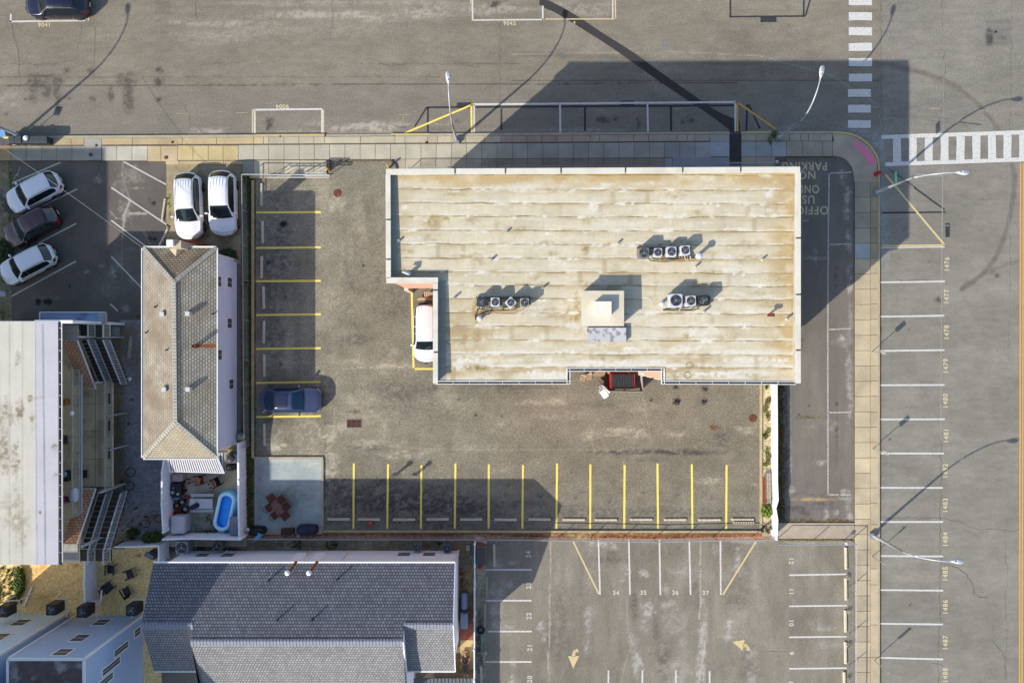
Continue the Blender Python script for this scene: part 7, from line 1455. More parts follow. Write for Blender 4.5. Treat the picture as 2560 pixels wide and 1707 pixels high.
# tank and box at the right wall of the white house
t = thing('gas_tank', 'pale blue horizontal tank beside the white house wall', 'tank', P(1161, 1504, 0)); q = P(1161, 1504, .8); m = MB(); m.lathe((q.x, q.y - .62, .62), [(.05, 0), (.2, .04), (.235, .14), (.235, 1.1), (.2, 1.2), (.05, 1.25)], 20, axis='Y'); m.build('tank', mat('tank_blue', (168, 184, 216), rough=.4), t, smooth=True); m = MB()
for s in (-.4, .4): m.bx(q.x - .2, q.x + .2, q.y + s - .05, q.y + s + .05, 0, .45)
m.build('foot', M_STEEL, t)
t = thing('metal_cabinet', 'pale blue metal cabinet below the gas tank', 'cabinet', P(1160, 1554, 0)); q = P(1160.5, 1553, 1.); m = MB(); m.rbox((q.x, q.y, .5), (.52, 1.1, 1.), .03); m.build('cabinet', mat('cabinet_blue', (160, 182, 200), rough=.5), t); m = MB(); m.bx(q.x - .3, q.x - .26, q.y - .3, q.y + .3, .3, .8); m.build('door_handle', M_STEEL, t)
# ================================================================== plants
GL = [mat('leaf_%d' % i, c, var=.3, scale=6, rough=.7, k=.55) for i, c in enumerate(((92, 116, 46), (124, 148, 54), (60, 84, 36), (150, 170, 60)))]
def leaves(mb, c, r, n, sz, flatz=1., seed=0, dn=.2):
    r_ = random.Random(seed)
    for k in range(n):
        while True:
            v = Vector((r_.uniform(-1, 1), r_.uniform(-1, 1), r_.uniform(-dn, 1)))
            if v.length < 1: break
        v = v.normalized() * (v.length ** .45) * r_.uniform(.72, 1.06); p = Vector(c) + Vector((v.x * r[0], v.y * r[1], v.z * r[2]))
        a = Vector((r_.uniform(-1, 1), r_.uniform(-1, 1), r_.uniform(-.3, .8))).normalized(); b_ = a.cross(Vector((r_.uniform(-1, 1), r_.uniform(-1, 1), 1))).normalized(); s = sz * r_.uniform(.6, 1.3)
        mb.cur = r_.choice([0, 0, 1, 2]); mb.add([p - a * s, p + b_ * s * .45, p + a * s, p - b_ * s * .45], [(0, 1, 2, 3)])
def shrub(px, py, r, h, n, label, sz=.08, mats=None, name='shrub', seed=0, cat='shrub'):
    q = P(px, py, h * .6); t = thing(name, label, cat, (q.x, q.y, 0)); m = MB(); leaves(m, (q.x, q.y, h * .45), (r[0], r[1], h * .55), n, sz, seed=seed, dn=.8); m.build('foliage', mats or GL[:3], t)
    m = MB()
    for k in range(4): a = k * 1.6 + seed; m.tube([(q.x, q.y, 0), (q.x + .1 * math.cos(a), q.y + .1 * math.sin(a), h * .3), (q.x + r[0] * .6 * math.cos(a), q.y + r[1] * .6 * math.sin(a), h * .7)], [.03, .02, .01], 5)
    m.build('stem', mat('bark', (96, 78, 60), var=.2), t); return t
shrub(1919, 1277, (.42, .46), .75, 900, 'bright green round bush beside the white panel fence', .11, [GL[1], GL[3], GL[0]], seed=3); shrub(567, 640, (.75, .6), 1.1, 1500, 'dark round bush behind the hipped house', .08, [GL[2], GL[2], GL[0]], seed=4)
shrub(378, 1345, (.8, .42), 1.1, 1100, 'dense green bush at the foot of the alley', .10, [GL[0], GL[2], GL[1]], seed=5); shrub(332, 1330, (.5, .35), .5, 300, 'sparse weedy bush left of the green bush in the alley', .08, [GL[2], GL[2], GL[0]], seed=6)
shrub(603, 1090, (.25, .35), .6, 200, 'small potted bush at the back corner of the hipped house', .06, GL[:3], seed=7); shrub(46, 1455, (.42, 1.2), .6, 900, 'leafy green shrub left of the sunny gravel', .11, [GL[1], GL[0], GL[2]], seed=8); shrub(1937, 335, (.25, .3), .5, 200, 'small green weed clump at the foot of the corner lamp', .07, GL[:3], seed=9); shrub(1925, 350, (.16, .35), .3, 120, 'little green weed left of the corner lamp base', .06, [GL[1], GL[0], GL[2]], seed=10)
shrub(4, 625, (.7, .9), .8, 700, 'dark hedge end at the left edge beside the parked cars', .09, [GL[2], GL[0], GL[2]], seed=11, cat='hedge', name='hedge')
def tufts(name, label, spots, mats, n, sz, h=.12, seed=1):
    r_ = random.Random(seed); m = MB()
    for (x0, y0, x1, y1, cnt) in spots:
        for k in range(cnt):
            p = P(r_.uniform(x0, x1), r_.uniform(y0, y1), .02)
            for j in range(n): a = r_.uniform(0, 6.28); o_ = Vector((r_.gauss(0, .05), r_.gauss(0, .05), 0)); d = Vector((math.cos(a), math.sin(a), 0)); s = sz * r_.uniform(.5, 1.4); w_ = Vector((-d.y, d.x, 0)) * s * .16; m.cur = r_.randrange(len(mats)); m.add([p + o_ - w_, p + o_ + w_, p + o_ + d * s * .7 + Vector((0, 0, h * r_.uniform(.4, 1.2)))], [(0, 1, 2)])
    o = m.build(name, mats); tag(o, label, 'grass', kind='stuff'); return o
GD = mat('grass_dry', (168, 146, 84), var=.25, scale=5); GB = mat('grass_brown', (120, 88, 50), var=.25, scale=5)
tufts('grass', 'ragged green grass along the chain-link fence verge', [(619, 448, 630, 560, 260), (620, 560, 629, 1330, 420), (611, 1100, 632, 1330, 130), (606, 445, 618, 1320, 160)], [GL[0], GL[2], GL[1], GB], 6, .16, seed=2)
tufts('weeds', 'dry brown weeds between the white fence and side lot', [(1944, 962, 1958, 1300, 380), (1950, 1250, 1962, 1330, 40)], [GB, GL[2], GD, GB], 6, .14, seed=3)
tufts('dry_grass', 'straw-coloured grass along the concrete walk edges', [(1960, 1300, 2130, 1307, 130), (1950, 1346, 2132, 1353, 300), (640, 1331, 1900, 1336, 380)], [GD, GB, GD], 6, .12, h=.06, seed=4)
tufts('kerb_weeds', 'small green weeds growing in the kerb joints', [(355, 338, 445, 342, 40), (445, 340, 520, 345, 26), (600, 340, 640, 346, 16), (808, 338, 822, 344, 10), (1038, 341, 1052, 346, 18), (34, 366, 70, 369, 12), (352, 343, 372, 350, 10), (1960, 391, 2080, 395, 30), (24, 404, 30, 560, 40), (420, 480, 426, 560, 20), (1992, 1042, 2060, 1046, 14)], [GL[0], GL[1], GL[2]], 5, .10, h=.05, seed=5)
tufts('plant_cover', 'patchy ground plants at the lower left edge', [(-20, 1418, 52, 1510, 170)], [GL[0], GL[1], GL[2], GD], 7, .2, h=.2, seed=6)
t_ = [(1917, 968), (1921, 1002), (1914, 1022), (1920, 1040), (1921, 1078), (1913, 1090), (1918, 1128), (1922, 1146), (1916, 1160)]
for i, (x, y) in enumerate(t_): shrub(x, y, (.14 + .05 * (i % 3), .18 + .08 * (i % 4)), .26, 44 + 12 * (i % 3), '%s small dry plant down the pale rock bed' % ORD[i], .10, [GL[0], GD, GB] if i % 2 else [GL[1], GD, GL[0]], seed=20 + i, name='small_plant', cat='plant')['group'] = 'dry plants in the rock bed'
# rocks strewn in the bed
m = MB(); r_ = random.Random(5)
for k in range(420):
    p = P(r_.uniform(1907, 1925), r_.uniform(962, 1336), .03); s = r_.uniform(.03, .08); m.box((p.x, p.y, .04), (s * 1.3, s, s * .7), rz=r_.uniform(0, 3))
tag(m.build('gravel', mat('pale_stone', (228, 214, 178), var=.2, scale=4)), 'pale crushed stones filling the narrow rock bed', 'gravel', kind='stuff')
# ================================================================== bench frame and pots in the rock bed
t = thing('slatted_bench', 'rust-brown bench on a white slatted base in the rock bed', 'bench', P(1910, 1222, 0)); m = MB(); m.bar(P(1910, 1192, .5), P(1911, 1260, .5), .22, .05); m.build('seat', mat('rust_seat', (150, 74, 40), var=.15, scale=3), t); m = MB()
for k in range(24): m.bar(P(1906, 1184 + k * 3.2, .38), P(1925, 1184 + k * 3.2, .38), .035, .03)
m.bar(P(1925, 1182, .38), P(1926, 1262, .38), .04, .04); m.bar(P(1919, 1182, .4), P(1920, 1262, .4), .03, .03); m.build('slats', M_RAILB, t)
for s_ in (1188, 1256): m = MB(); m.bar(P(1908, s_, .2), P(1923, s_, .2), .05, .36); m.build('leg', M_RAILB, t)
for x, y, l in ((1907, 1327, 'left grey round post stub at the corner of the rock bed'), (1916, 1320, 'upper grey round post stub at the corner of the rock bed'), (1922, 1330, 'right grey round post stub at the corner of the rock bed')):
    q = P(x, y, .5); t = thing('post_stub', l, 'post', (q.x, q.y, 0), 'round post stubs'); m = MB(); m.lathe((q.x, q.y, 0), [(.13, 0), (.13, .46), (.11, .5), (.09, .47)], 18); m.build('stub', mat('stub_grey', (98, 96, 86), var=.25, scale=5), t)
# ================================================================== lot clutter
for x, y, l in ((926, 1307.5, 'small orange ball at the second wheel stop'), (1201, 1417, 'small orange-red ball by the grey dumpster enclosure')):
    q = P(x, y, .13); t = thing('ball', l, 'ball', (q.x, q.y, 0), 'orange balls'); m = MB(); m.lathe((q.x, q.y, 0.01), [(.17 * math.sin(math.pi * k / 10) + .001, .17 - .17 * math.cos(math.pi * k / 10)) for k in range(11)], 18); m.build('shell', mat('ball_orange', (226, 84, 48), rough=.35), t, smooth=True)
t = thing('cinder_blocks', 'row of pale perforated cinder blocks under the last wheel stop', 'blocks', P(1860, 1307, 0)); m = MB(); a = P(1835, 1309.5, .2); b = P(1884, 1304, .2); n_ = 8
m.bx(a.x, b.x, a.y, a.y + .035, 0, .2); m.bx(a.x, b.x, b.y - .035, b.y, 0, .2)
for k in range(n_ + 1): xx = a.x + (b.x - a.x) * k / n_; m.bx(xx - .03, xx + .03, a.y + .035, b.y - .035, 0, .2)
m.build('block_row', mat('block_pale', (226, 208, 186), var=.08), t); m = MB(); m.bx(a.x + .02, b.x - .02, a.y + .03, b.y - .03, .001, .03); 
m = MB(); t = thing('grey_bin', 'flat grey lidded dumpster enclosure at the top of bay 24', 'dumpster', P(1203, 1390, 0)); a = P(1191, 1411, 1.1); b = P(1216, 1366, 1.1); m.bx(a.x, b.x, a.y, b.y, .1, 1.06); m.build('body', mat('bin_brown', (150, 118, 106), var=.1), t); m = MB(); m.bx(a.x - .02, b.x - .1, a.y - .03, b.y - .12, 1.06, 1.1); m.build('lid', mat('lid_dark', (104, 98, 100), var=.06), t)
t = thing('notice_board', 'tilted pinkish notice board with faded writing at the fence corner', 'sign', P(1203, 1352, 0)); A, B = P(1189, 1342, 1.6), P(1216, 1354, 1.6); m = MB(); q = A.lerp(B, .5); m.box(q, (.95, .36, .03), rz=math.radians(-20)); m.build('board', mat('board_pink', (206, 168, 158), var=.15, scale=4, stain=(120, 90, 90), stain_amt=.6, stain_scale=6), t); m = MB(); m.tube([q, (q.x, q.y, 0)], .03, 6); m.build('post', M_STEEL, t)
t = thing('metal_hatch', 'small pale metal frame standing in the passage dirt', 'frame', P(1170, 1370, 0)); q = P(1170, 1370, .2); m = MB()
for dx, dy, w_, h_ in ((0, .15, .2, .04), (0, -.15, .2, .04), (0, 0, .2, .04), (-.09, 0, .04, .34), (.09, 0, .04, .34)): m.box((q.x + dx, q.y + dy, .1), (w_, h_, .2))
m.build('frame', M_GUT, t)
t = thing('tyre', 'old dark tyre at the edge of bay 22', 'tyre', P(1202, 1575, 0)); q = P(1202, 1575, .1); m = MB(); r_t = []
for k in range(25): a = 2 * math.pi * k / 24; r_t.append((q.x + .23 * math.cos(a), q.y + .23 * math.sin(a), .09))
m.tube(r_t, .075, 8, cap=False); m.build('ring', M_TYRE, t, smooth=True)
t = thing('metal_mount', 'small metal cross mount near the green wheel stop', 'mount', P(1206, 1632, 0)); q = P(1208, 1632, .4); m = MB(); m.lathe((q.x, q.y, 0), [(.05, 0), (.05, .5)], 10); m.bar((q.x - .4, q.y + .02, .35), (q.x + .25, q.y - .02, .35), .05, .05); m.box((q.x + .2, q.y, .4), (.2, .22, .14)); m.build('mount', M_STEEL, t)
for i, (x, y) in enumerate(((2122, 1445), (2123, 1531), (2124, 1617), (2124, 1700), (2111, 1355))):
    q = P(x, y, .4); t = thing('knob_post', ('%s whitish knobbly weed tuft from the top beside the right fence' % ORD[i]) if i < 4 else 'white ball-topped stake at the upper corner of the lower lot', 'weed' if i < 4 else 'stake', (q.x, q.y, 0), None)
    m = MB()
    if i < 4: leaves(m, (q.x, q.y, .18), (.14, .2, .16), 60, .06, seed=i); m.build('tuft', [mat('weed_pale', (206, 200, 186), var=.2), GD, mat('weed_pale', (0, 0, 0))], t)
    else: m.lathe((q.x, q.y, 0), [(.03, 0), (.03, .7), (.12, .74), (.13, .84), (.08, .94), (.01, .96)], 14); m.build('stake', VW, t, smooth=True)
t = thing('yard_debris', 'weathered picket pieces lying in bushes by the alley', 'debris', P(300, 1325, 0)); m = MB()
for k in range(5): a = P(285 + k * 6, 1322 + (k % 3) * 4, .1); m.bar(a, a + Vector((.5, .1 * (k - 2), .05)), .06, .03)
m.build('pickets', mat('grey_timber', (196, 192, 180)), t)
# ================================================================== blue-pad furniture
CUSH = mat('cushion_rust', (112, 60, 46), var=.18, scale=3); WIR = mat('wrought_red', (104, 40, 48), var=.15); TT = mat('table_top_slats', (150, 100, 94), var=.25, scale=5)
def rotp(c, ang, x, y): a = math.radians(ang); return Vector((c.x + x * math.cos(a) - y * math.sin(a), c.y + x * math.sin(a) + y * math.cos(a), 0))
pc = P(695, 1267, .5); pc.z = 0; AN = -53
t = thing('patio_table', 'slatted reddish patio table on the blue-grey pad', 'table', (pc.x, pc.y, .08)); tc_ = rotp(pc, AN, .05, -.02); m = MB()
for k in range(9): o_ = rotp(tc_, AN, 0, -.27 + k * .067); m.box((o_.x, o_.y, .72), (1.0, .05, .03), rz=math.radians(AN))
m.build('tabletop', TT, t)
for sx in (-.42, .42):
    for sy in (-.22, .22): o_ = rotp(tc_, AN, sx, sy); m = MB(); m.tube([(o_.x, o_.y, .08), (o_.x, o_.y, .7)], .02, 6); m.build('leg', WIR, t)
for i, (dx, dy, ra, l) in enumerate(((-.30, .52, 0, 'rust-cushioned patio chair at the upper right of the table'), (.32, .52, 0, 'rust-cushioned patio chair at the right of the table'), (-.36, -.54, 180, 'rust-cushioned patio chair at the left of the table'), (.34, -.54, 180, 'rust-cushioned patio chair at the lower left of the table'), (-.82, 0, 90, 'rust-cushioned patio chair at the top left end of the table'), (.84, .05, -90, 'rust-cushioned patio chair at the bottom right end of the table'))):
    o_ = rotp(pc, AN, dx, dy); t = thing('patio_chair', l, 'chair', (o_.x, o_.y, .08), 'patio chairs round the reddish table'); A_ = AN + ra; m = MB(); m.rbox((o_.x, o_.y, .52), (.56, .5, .12), .07, rz=math.radians(A_)); m.build('cushion', CUSH, t)
    m = MB(); b0_ = [rotp(o_, A_, x, .30) for x in (-.24, -.12, 0, .12, .24)]; hs = (.75, .98, 1.05, .98, .75)
    for k in range(5): m.tube([(b0_[k].x, b0_[k].y, .45), (b0_[k].x, b0_[k].y, hs[k])], .013, 5)
    m.tube([(b0_[k].x, b0_[k].y, hs[k]) for k in range(5)], .016, 6); m.build('backrest', WIR, t)
    for sx in (-.24, .24):
        e0, e1 = rotp(o_, A_, sx, -.2), rotp(o_, A_, sx, .28); m = MB(); m.tube([(e0.x, e0.y, .08), (e0.x, e0.y, .7), (e1.x, e1.y, .7), (e1.x, e1.y, .08)], .014, 6); m.build('arm_frame', WIR, t)
def lump(name, label, cat, px, py, sz, h, m_, parts=1, ang=0, seed=0, pn='cover'):
    q = P(px, py, h * .7); t = thing(name, label, cat, (q.x, q.y, .02)); r_ = random.Random(seed); m = MB(); n = 20; R_ = math.radians(ang); rings = []
    for z_, s in ((0, 1), (.35, 1.02), (.7, .92), (.93, .7), (1, .35)):
        rings.append([Vector((q.x, q.y, 0)) + Matrix.Rotation(R_, 3, 'Z') @ Vector((sz[0] / 2 * s * (abs(math.cos(a)) ** .6) * (1 if math.cos(a) > 0 else -1) * r_.uniform(.94, 1.05), sz[1] / 2 * s * (abs(math.sin(a)) ** .6) * (1 if math.sin(a) > 0 else -1) * r_.uniform(.92, 1.06), z_ * h * r_.uniform(.97, 1.03) + .02)) for a in [2 * math.pi * k / n for k in range(n)]])
    vs = [v for r in rings for v in r]; fs = [(i * n + k, i * n + (k + 1) % n, (i + 1) * n + (k + 1) % n, (i + 1) * n + k) for i in range(4) for k in range(n)] + [tuple(range(4 * n, 5 * n))]; m.add(vs, fs); m.build(pn, m_, t, smooth=True); return t
lump('covered_grill', 'navy blue covered grill at the bottom of the blue-grey pad', 'grill', 766, 1326, (1.55, .75), 1.1, mat('cover_navy', (38, 42, 74), rough=.5, var=.2), seed=1); lump('covered_heap', 'black covered heap in the lower left corner of the pad', 'cover', 640, 1328, (1.3, .65), .9, mat('cover_black', (28, 28, 34), rough=.5, var=.2), seed=2)
t = thing('wood_stack', 'brown stacked boards left of the navy covered grill', 'boards', P(718, 1328, 0)); m = MB()
for k in range(4): A, B = P(704, 1322 + k * 4, .5), P(735, 1321 + k * 4, .5); m.bar(A, B, .09, .45)
m.build('boards', mat('dark_wood', (98, 64, 46), var=.25, scale=5), t)
for x, y, r, l in ((730.5, 1338, .09, 'small white cup left of the grill foot'), (744, 1340, .15, 'white bowl at the foot of the navy grill'), (799, 1329, .15, 'round pale lid right of the navy grill'), (626, 1318, .16, 'pale round lid on the black covered heap')):
    q = P(x, y, .3); t = thing('dish', l, 'dish', (q.x, q.y, .02)); m = MB(); m.lathe((q.x, q.y, .02 if x != 626 else .9), [(r * .7, 0), (r, .08), (r * .6, .12)], 16); m.build('bowl', mat('dish_white', (224, 220, 210), var=.06), t, smooth=True)
t = thing('inflatable_hand', 'light blue hand-shaped foam pad at the fence corner', 'foam pad', P(645, 1343, 0)); m = MB(); A = P(636, 1348, .9); B = P(651, 1338, .9); m.rbox(((A.x + B.x) / 2, (A.y + B.y) / 2, .9), (.55, .26, .12), .08, rz=math.radians(38)); 
for k in range(3): o_ = P(646 + k * 3.5, 1335 + k * 1.5, .9); m.rbox((o_.x, o_.y, .9), (.09, .24, .1), .03, rz=math.radians(10 - 25 * k))
m.build('pad', mat('foam_blue', (118, 206, 240), rough=.6), t)
# ================================================================== cluttered patio
t = thing('awning', 'black and white striped awning on the back wall of the hipped house', 'awning', P(490, 1160, 2.4)); m = MB(); m2 = MB(); n_ = 23
a0, a1, b0_, b1_ = P(418, 1145, 2.7), P(545, 1145, 2.7), P(424, 1178, 2.3), P(561, 1182, 2.3)
for k in range(n_):
    for mm_, f0, f1 in ((m, 0, .62), (m2, .62, 1)):
        u0, u1 = (k + f0) / n_, (k + f1) / n_; A, B = a0.lerp(a1, u0), a0.lerp(a1, u1); C_, D = b0_.lerp(b1_, u1), b0_.lerp(b1_, u0); mm_.add([A, B, C_, D, D - Vector((0, 0, .14)), C_ - Vector((0, 0, .14))], [(0, 3, 2, 1), (3, 4, 5, 2)])
m.build('white_stripes', mat('awning_white', (238, 238, 242), var=.04), t); m2.build('dark_stripes', mat('awning_dark', (48, 52, 66), var=.08), t)
m = MB(); [m.add([Vector((545 * 0, 0, 0))], []) for _ in ()]; A, B = P(546, 1134, 2.6), P(561, 1181, 2.3)
m.bar(a1, b1_, .04, .04); m.bar(a0, b0_, .04, .04); m.bar(b0_, b1_, .05, .05); m.build('frame', M_WHITE, t)
t = thing('side_awning', 'short striped awning section at the wall corner', 'awning', P(552, 1150, 2.4)); m = MB(); m2 = MB()
for k in range(4):
    mm_ = m if k % 2 == 0 else m2; A, B = P(546 + k * 3.3, 1135 - k, 2.55), P(549.3 + k * 3.3, 1134 - k, 2.55); C_, D = P(553 + k * 3.3, 1178, 2.3), P(549.7 + k * 3.3, 1178, 2.3); mm_.add([A, B, C_, D], [(0, 3, 2, 1)])
m.build('white_stripes', mat('awning_white', (0, 0, 0)), t); m2.build('dark_stripes', mat('awning_dark', (0, 0, 0)), t)
BENCHW = mat('bench_white', (214, 218, 230), rough=.5, var=.04); t = thing('picnic_table', 'white plastic picnic table with two attached benches on the patio', 'picnic table', P(503, 1258, 0))
def pr(x0, y0, x1, y1, z, th, mb): a = P(x0, y1, z); b = P(x1, y0, z); mb.rbox(((a.x + b.x) / 2, (a.y + b.y) / 2, z - th / 2), (b.x - a.x, b.y - a.y, th), .04)
m = MB(); pr(474, 1246.5, 531, 1271, .74, .06, m); m.build('tabletop', BENCHW, t); m = MB(); pr(477, 1234, 534, 1242, .45, .05, m); m.build('bench', BENCHW, t); m = MB(); pr(476, 1272.5, 533, 1280, .45, .05, m); m.build('bench', BENCHW, t)
for x in (488, 520): m = MB(); m.bar(P(x, 1238, .4), P(x, 1276, .4), .05, .05); m.bar(P(x, 1258, .7), P(x, 1240, .0), .05, .05); m.bar(P(x, 1258, .7), P(x, 1276, .0), .05, .05); m.build('leg', mat('bench_grey', (120, 124, 136)), t)
lump('towel', 'dark navy towel heaped on the picnic table', 'towel', 495, 1261, (.75, .36), .14, mat('towel_navy', (40, 44, 70), var=.2), ang=24, seed=5).location.z = .72
for o in list(bpy.data.objects):
    if o.name.startswith('towel') and o.type == 'EMPTY': pass
q = P(488, 1256, .85); t = thing('green_cloth', 'small lime green cloth beside the navy towel', 'cloth', (q.x, q.y, .74)); m = MB(); m.add([(q.x - .12, q.y - .1, .76), (q.x + .12, q.y, .79), (q.x, q.y + .14, .76)], [(0, 1, 2)]); m.add([(q.x - .12, q.y - .1, .742), (q.x, q.y + .14, .742), (q.x + .12, q.y, .742)], [(0, 1, 2)]); m.build('cloth', mat('cloth_lime', (160, 210, 90)), t)
# inflatable pool
POOLC = mat('pool_vinyl', (110, 212, 250), rough=.4, var=.05, k=1.0); POOLL = mat('pool_vinyl_pale', (205, 240, 252), rough=.4, var=.05, k=1.0); POOLW = mat('pool_water', (30, 160, 250), rough=.15, var=.12, scale=2, spec=.3, k=1.0)
t = thing('inflatable_pool', 'long light blue inflatable pool on the cluttered patio', 'pool', P(560, 1278, 0)); c0_, c1_ = P(568, 1250, .4), P(556, 1306, .4); d = (c1_ - c0_).normalized(); nn = Vector((-d.y, d.x, 0)); d.z = 0
def stad(w_, grow, z):
    out_ = []; 
    for k in range(12): a = math.pi * k / 11; out_.append(c0_ + nn * w_ * math.cos(a) - d * (w_ * math.sin(a)) * .9)
    for k in range(12): a = math.pi * k / 11; out_.append(c1_ - nn * w_ * math.cos(a) + d * (w_ * math.sin(a)) * .9)
    return [Vector((p.x, p.y, z)) for p in out_]
for z_, w_, m_, nm in ((.12, .64, POOLC, 'ring'), (.30, .60, POOLC, 'ring'), (.47, .53, POOLL, 'ring')):
    m = MB(); pts = stad(w_, 0, z_); pts.append(pts[0]); m.tube(pts, .135, 10, cap=False); m.build(nm, m_, t, smooth=True)
m = MB(); m.poly(stad(.48, 0, .14)[::-1]); f = stad(.48, 0, .14); m = MB(); m.add(f, [tuple(range(len(f)))]); m.build('water', POOLW, t)
for x, y, ang, l, sz, m_ in ((441, 1194, 0, 'grey-brown moulded chair back by the patio fence', (.8, .6), mat('plastic_taupe', (190, 170, 164), rough=.5, var=.05)),):
    t = thing('storage_chair', l, 'chair', P(x, y, 0)); q = P(x, y, .9); m = MB(); m.rbox((q.x, q.y, .45), (sz[0], sz[1], .8), .12); m.build('body', m_, t); m = MB(); m.rbox((q.x - .05, q.y, .9), (sz[0] * .7, sz[1] * .6, .1), .08); m.build('cushion', m_, t)
t = thing('deck_box', 'large white plastic storage shed in the patio corner', 'shed', P(447, 1307, 0)); q = P(444, 1312, 1.3); m = MB(); m.rbox((q.x, q.y, .65), (.95, 1.25, 1.3), .08); m.build('body', mat('shed_white', (222, 222, 230), var=.03), t); m = MB(); m.rbox((q.x + .5, q.y, .64), (.12, 1.15, 1.2), .05); m.bar((q.x + .57, q.y, .1), (q.x + .57, q.y, 1.2), .02, .02); m.build('door', mat('shed_door', (200, 204, 216), var=.03), t)
t = thing('dark_cabinet', 'black slatted cabinet against the left patio fence', 'cabinet', P(440, 1224, 0)); q = P(439, 1224, .8); m = MB(); m.rbox((q.x, q.y, .4), (.75, .95, .8), .04); m.build('body', mat('cab_black', (38, 40, 46), rough=.5, var=.1), t)
for i, (dx, dy, r, c_, l) in enumerate(((-.15, .15, .1, (120, 126, 144), 'grey jar on the black cabinet'), (-.2, -.18, .12, (200, 200, 210), 'white jar on the black cabinet'), (.2, -.3, .09, (220, 220, 210), 'pale cup at the right edge of the black cabinet'))):
    t = thing('jar', l, 'jar', (q.x + dx, q.y + dy, .8)); m = MB(); m.lathe((q.x + dx, q.y + dy, .8), [(r, 0), (r, .12), (r * .7, .16)], 12); m.build('jar', mat('jar_%d' % i, c_), t)
lump('folded_towels', 'folded blue and yellow towels below the black cabinet', 'towels', 436, 1245, (.8, .26), .5, mat('towel_mix', (150, 170, 200), var=.1, scale=4, stain=(240, 224, 130), stain_amt=1., stain_scale=3), seed=9, pn='towel')
lump('red_bag', 'red and white patterned bag near the picnic table', 'bag', 467, 1243, (.45, .34), .3, mat('bag_red', (170, 50, 70), var=.1, stain=(240, 232, 236), stain_amt=1., stain_scale=5), ang=-30, seed=10, pn='bag')
def tub(px, py, r, h, c_, c2, label):
    q = P(px, py, h); t = thing('tub', label, 'tub', (q.x, q.y, .02), 'tubs on the patio'); m = MB(); m.lathe((q.x, q.y, .02), [(r * .85, 0), (r, h), (r * .88, h), (r * .8, h * .45)], 22); m.build('tub', mat('tub_%d%d' % (c_[0], c_[1]), c_, rough=.4), t, smooth=False); m = MB(); m.lathe((q.x, q.y, .02 + h * .4), [(r * .6, 0), (r * .55, .12), (r * .2, .18)], 9); m.build('contents', mat('stuff_%d%d' % (c2[0], c2[1]), c2, var=.2, scale=5), t)
tub(453, 1251 + 5, .27, .45, (40, 38, 40), (206, 212, 226), 'black tub with white cloth, upper of two'); tub(461, 1273, .27, .4, (40, 38, 40), (220, 224, 236), 'black tub with white cloth, lower of two'); tub(443, 1283, .29, .5, (196, 74, 60), (120, 40, 40), 'red bucket above the white shed'); tub(441, 1264, .24, .35, (110, 50, 34), (220, 176, 120), 'brown tub with tan toys')
for x, y, w_, h_, l, c_ in ((494, 1333, .36, .32, 'small grey open crate at the bottom of the patio', (90, 80, 70)), (522, 1331, .62, .34, 'wider grey open crate with toys at the bottom of the patio', (110, 120, 80))):
    q = P(x, y, .45); t = thing('open_crate', l, 'crate', (q.x, q.y, .02), 'grey open crates'); m = MB(); W2, H2 = w_ + .12, h_ + .12
    for dx, dy, a_, b_ in ((0, H2 / 2, W2, .05), (0, -H2 / 2, W2, .05), (-W2 / 2, 0, .05, H2), (W2 / 2, 0, .05, H2)): m.box((q.x + dx, q.y + dy, .24), (a_, b_, .44))
    m.box((q.x, q.y, .05), (w_, h_, .04)); m.build('crate', mat('crate_grey', (150, 144, 142), rough=.5), t); m = MB(); m.box((q.x - .06, q.y - H2 / 2 - .2, .42), (W2, .28, .04)); m.build('lid', mat('crate_lid', (130, 128, 130), rough=.5), t)
    r_ = random.Random(int(x)); 
    m = MB(); m.cur = 0
    for k in range(7): m.cur = k % 3; p = (q.x + r_.uniform(-.4, .4) * w_, q.y + r_.uniform(-.35, .35) * h_, .3); m.box(p, (.09, .08, .1), rz=r_.uniform(0, 3))
    m.build('toys', [mat('toy_green', (60, 170, 90)), mat('toy_tan', (214, 180, 130)), mat('toy_dark', (60, 50, 44))], t)
t = thing('grey_bench_box', 'tall grey cabinet in the lower right patio corner', 'cabinet', P(584, 1320, 0)); q = P(584, 1314, 1.1); m = MB(); m.rbox((q.x, q.y, .55), (.55, 1.3, 1.1), .03); m.build('body', mat('cabinet_lilac', (136, 140, 160), rough=.5, var=.04), t); m = MB(); m.rbox((q.x, q.y, 1.12), (.6, 1.36, .05), .03); m.build('lid', mat('cabinet_lilac2', (150, 152, 170), rough=.5), t)
t = thing('step_box', 'small white box under the end of the inflatable pool', 'box', P(553, 1328, 0)); q = P(553, 1329, .4); m = MB(); m.rbox((q.x, q.y, .2), (.5, .4, .4), .03); m.build('box', mat('box_white2', (204, 210, 220)), t)
t = thing('pool_pump', 'small teal pump and hose on the patio floor', 'pump', P(517, 1299, 0)); q = P(517, 1300, .2); m = MB(); m.lathe((q.x, q.y, .02), [(.07, 0), (.07, .25), (.03, .3)], 12); m.build('body', mat('pump_teal', (90, 150, 170)), t); m = MB(); m.tube([(q.x, q.y, .1), (q.x - .05, q.y + .25, .05), (q.x + .1, q.y + .4, .05), (q.x + .3, q.y - .4, .05)], .03, 6); m.build('hose', mat('hose_grey', (110, 100, 90)), t)
t = thing('toy_bottle', 'slim pale green bottle standing at the patio bottom', 'bottle', P(481, 1318, 0)); q = P(481, 1318, .5); m = MB(); m.rbox((q.x, q.y, .3), (.1, .42, .16), .04); m.build('bottle', mat('bottle_green', (120, 190, 170), rough=.3), t)
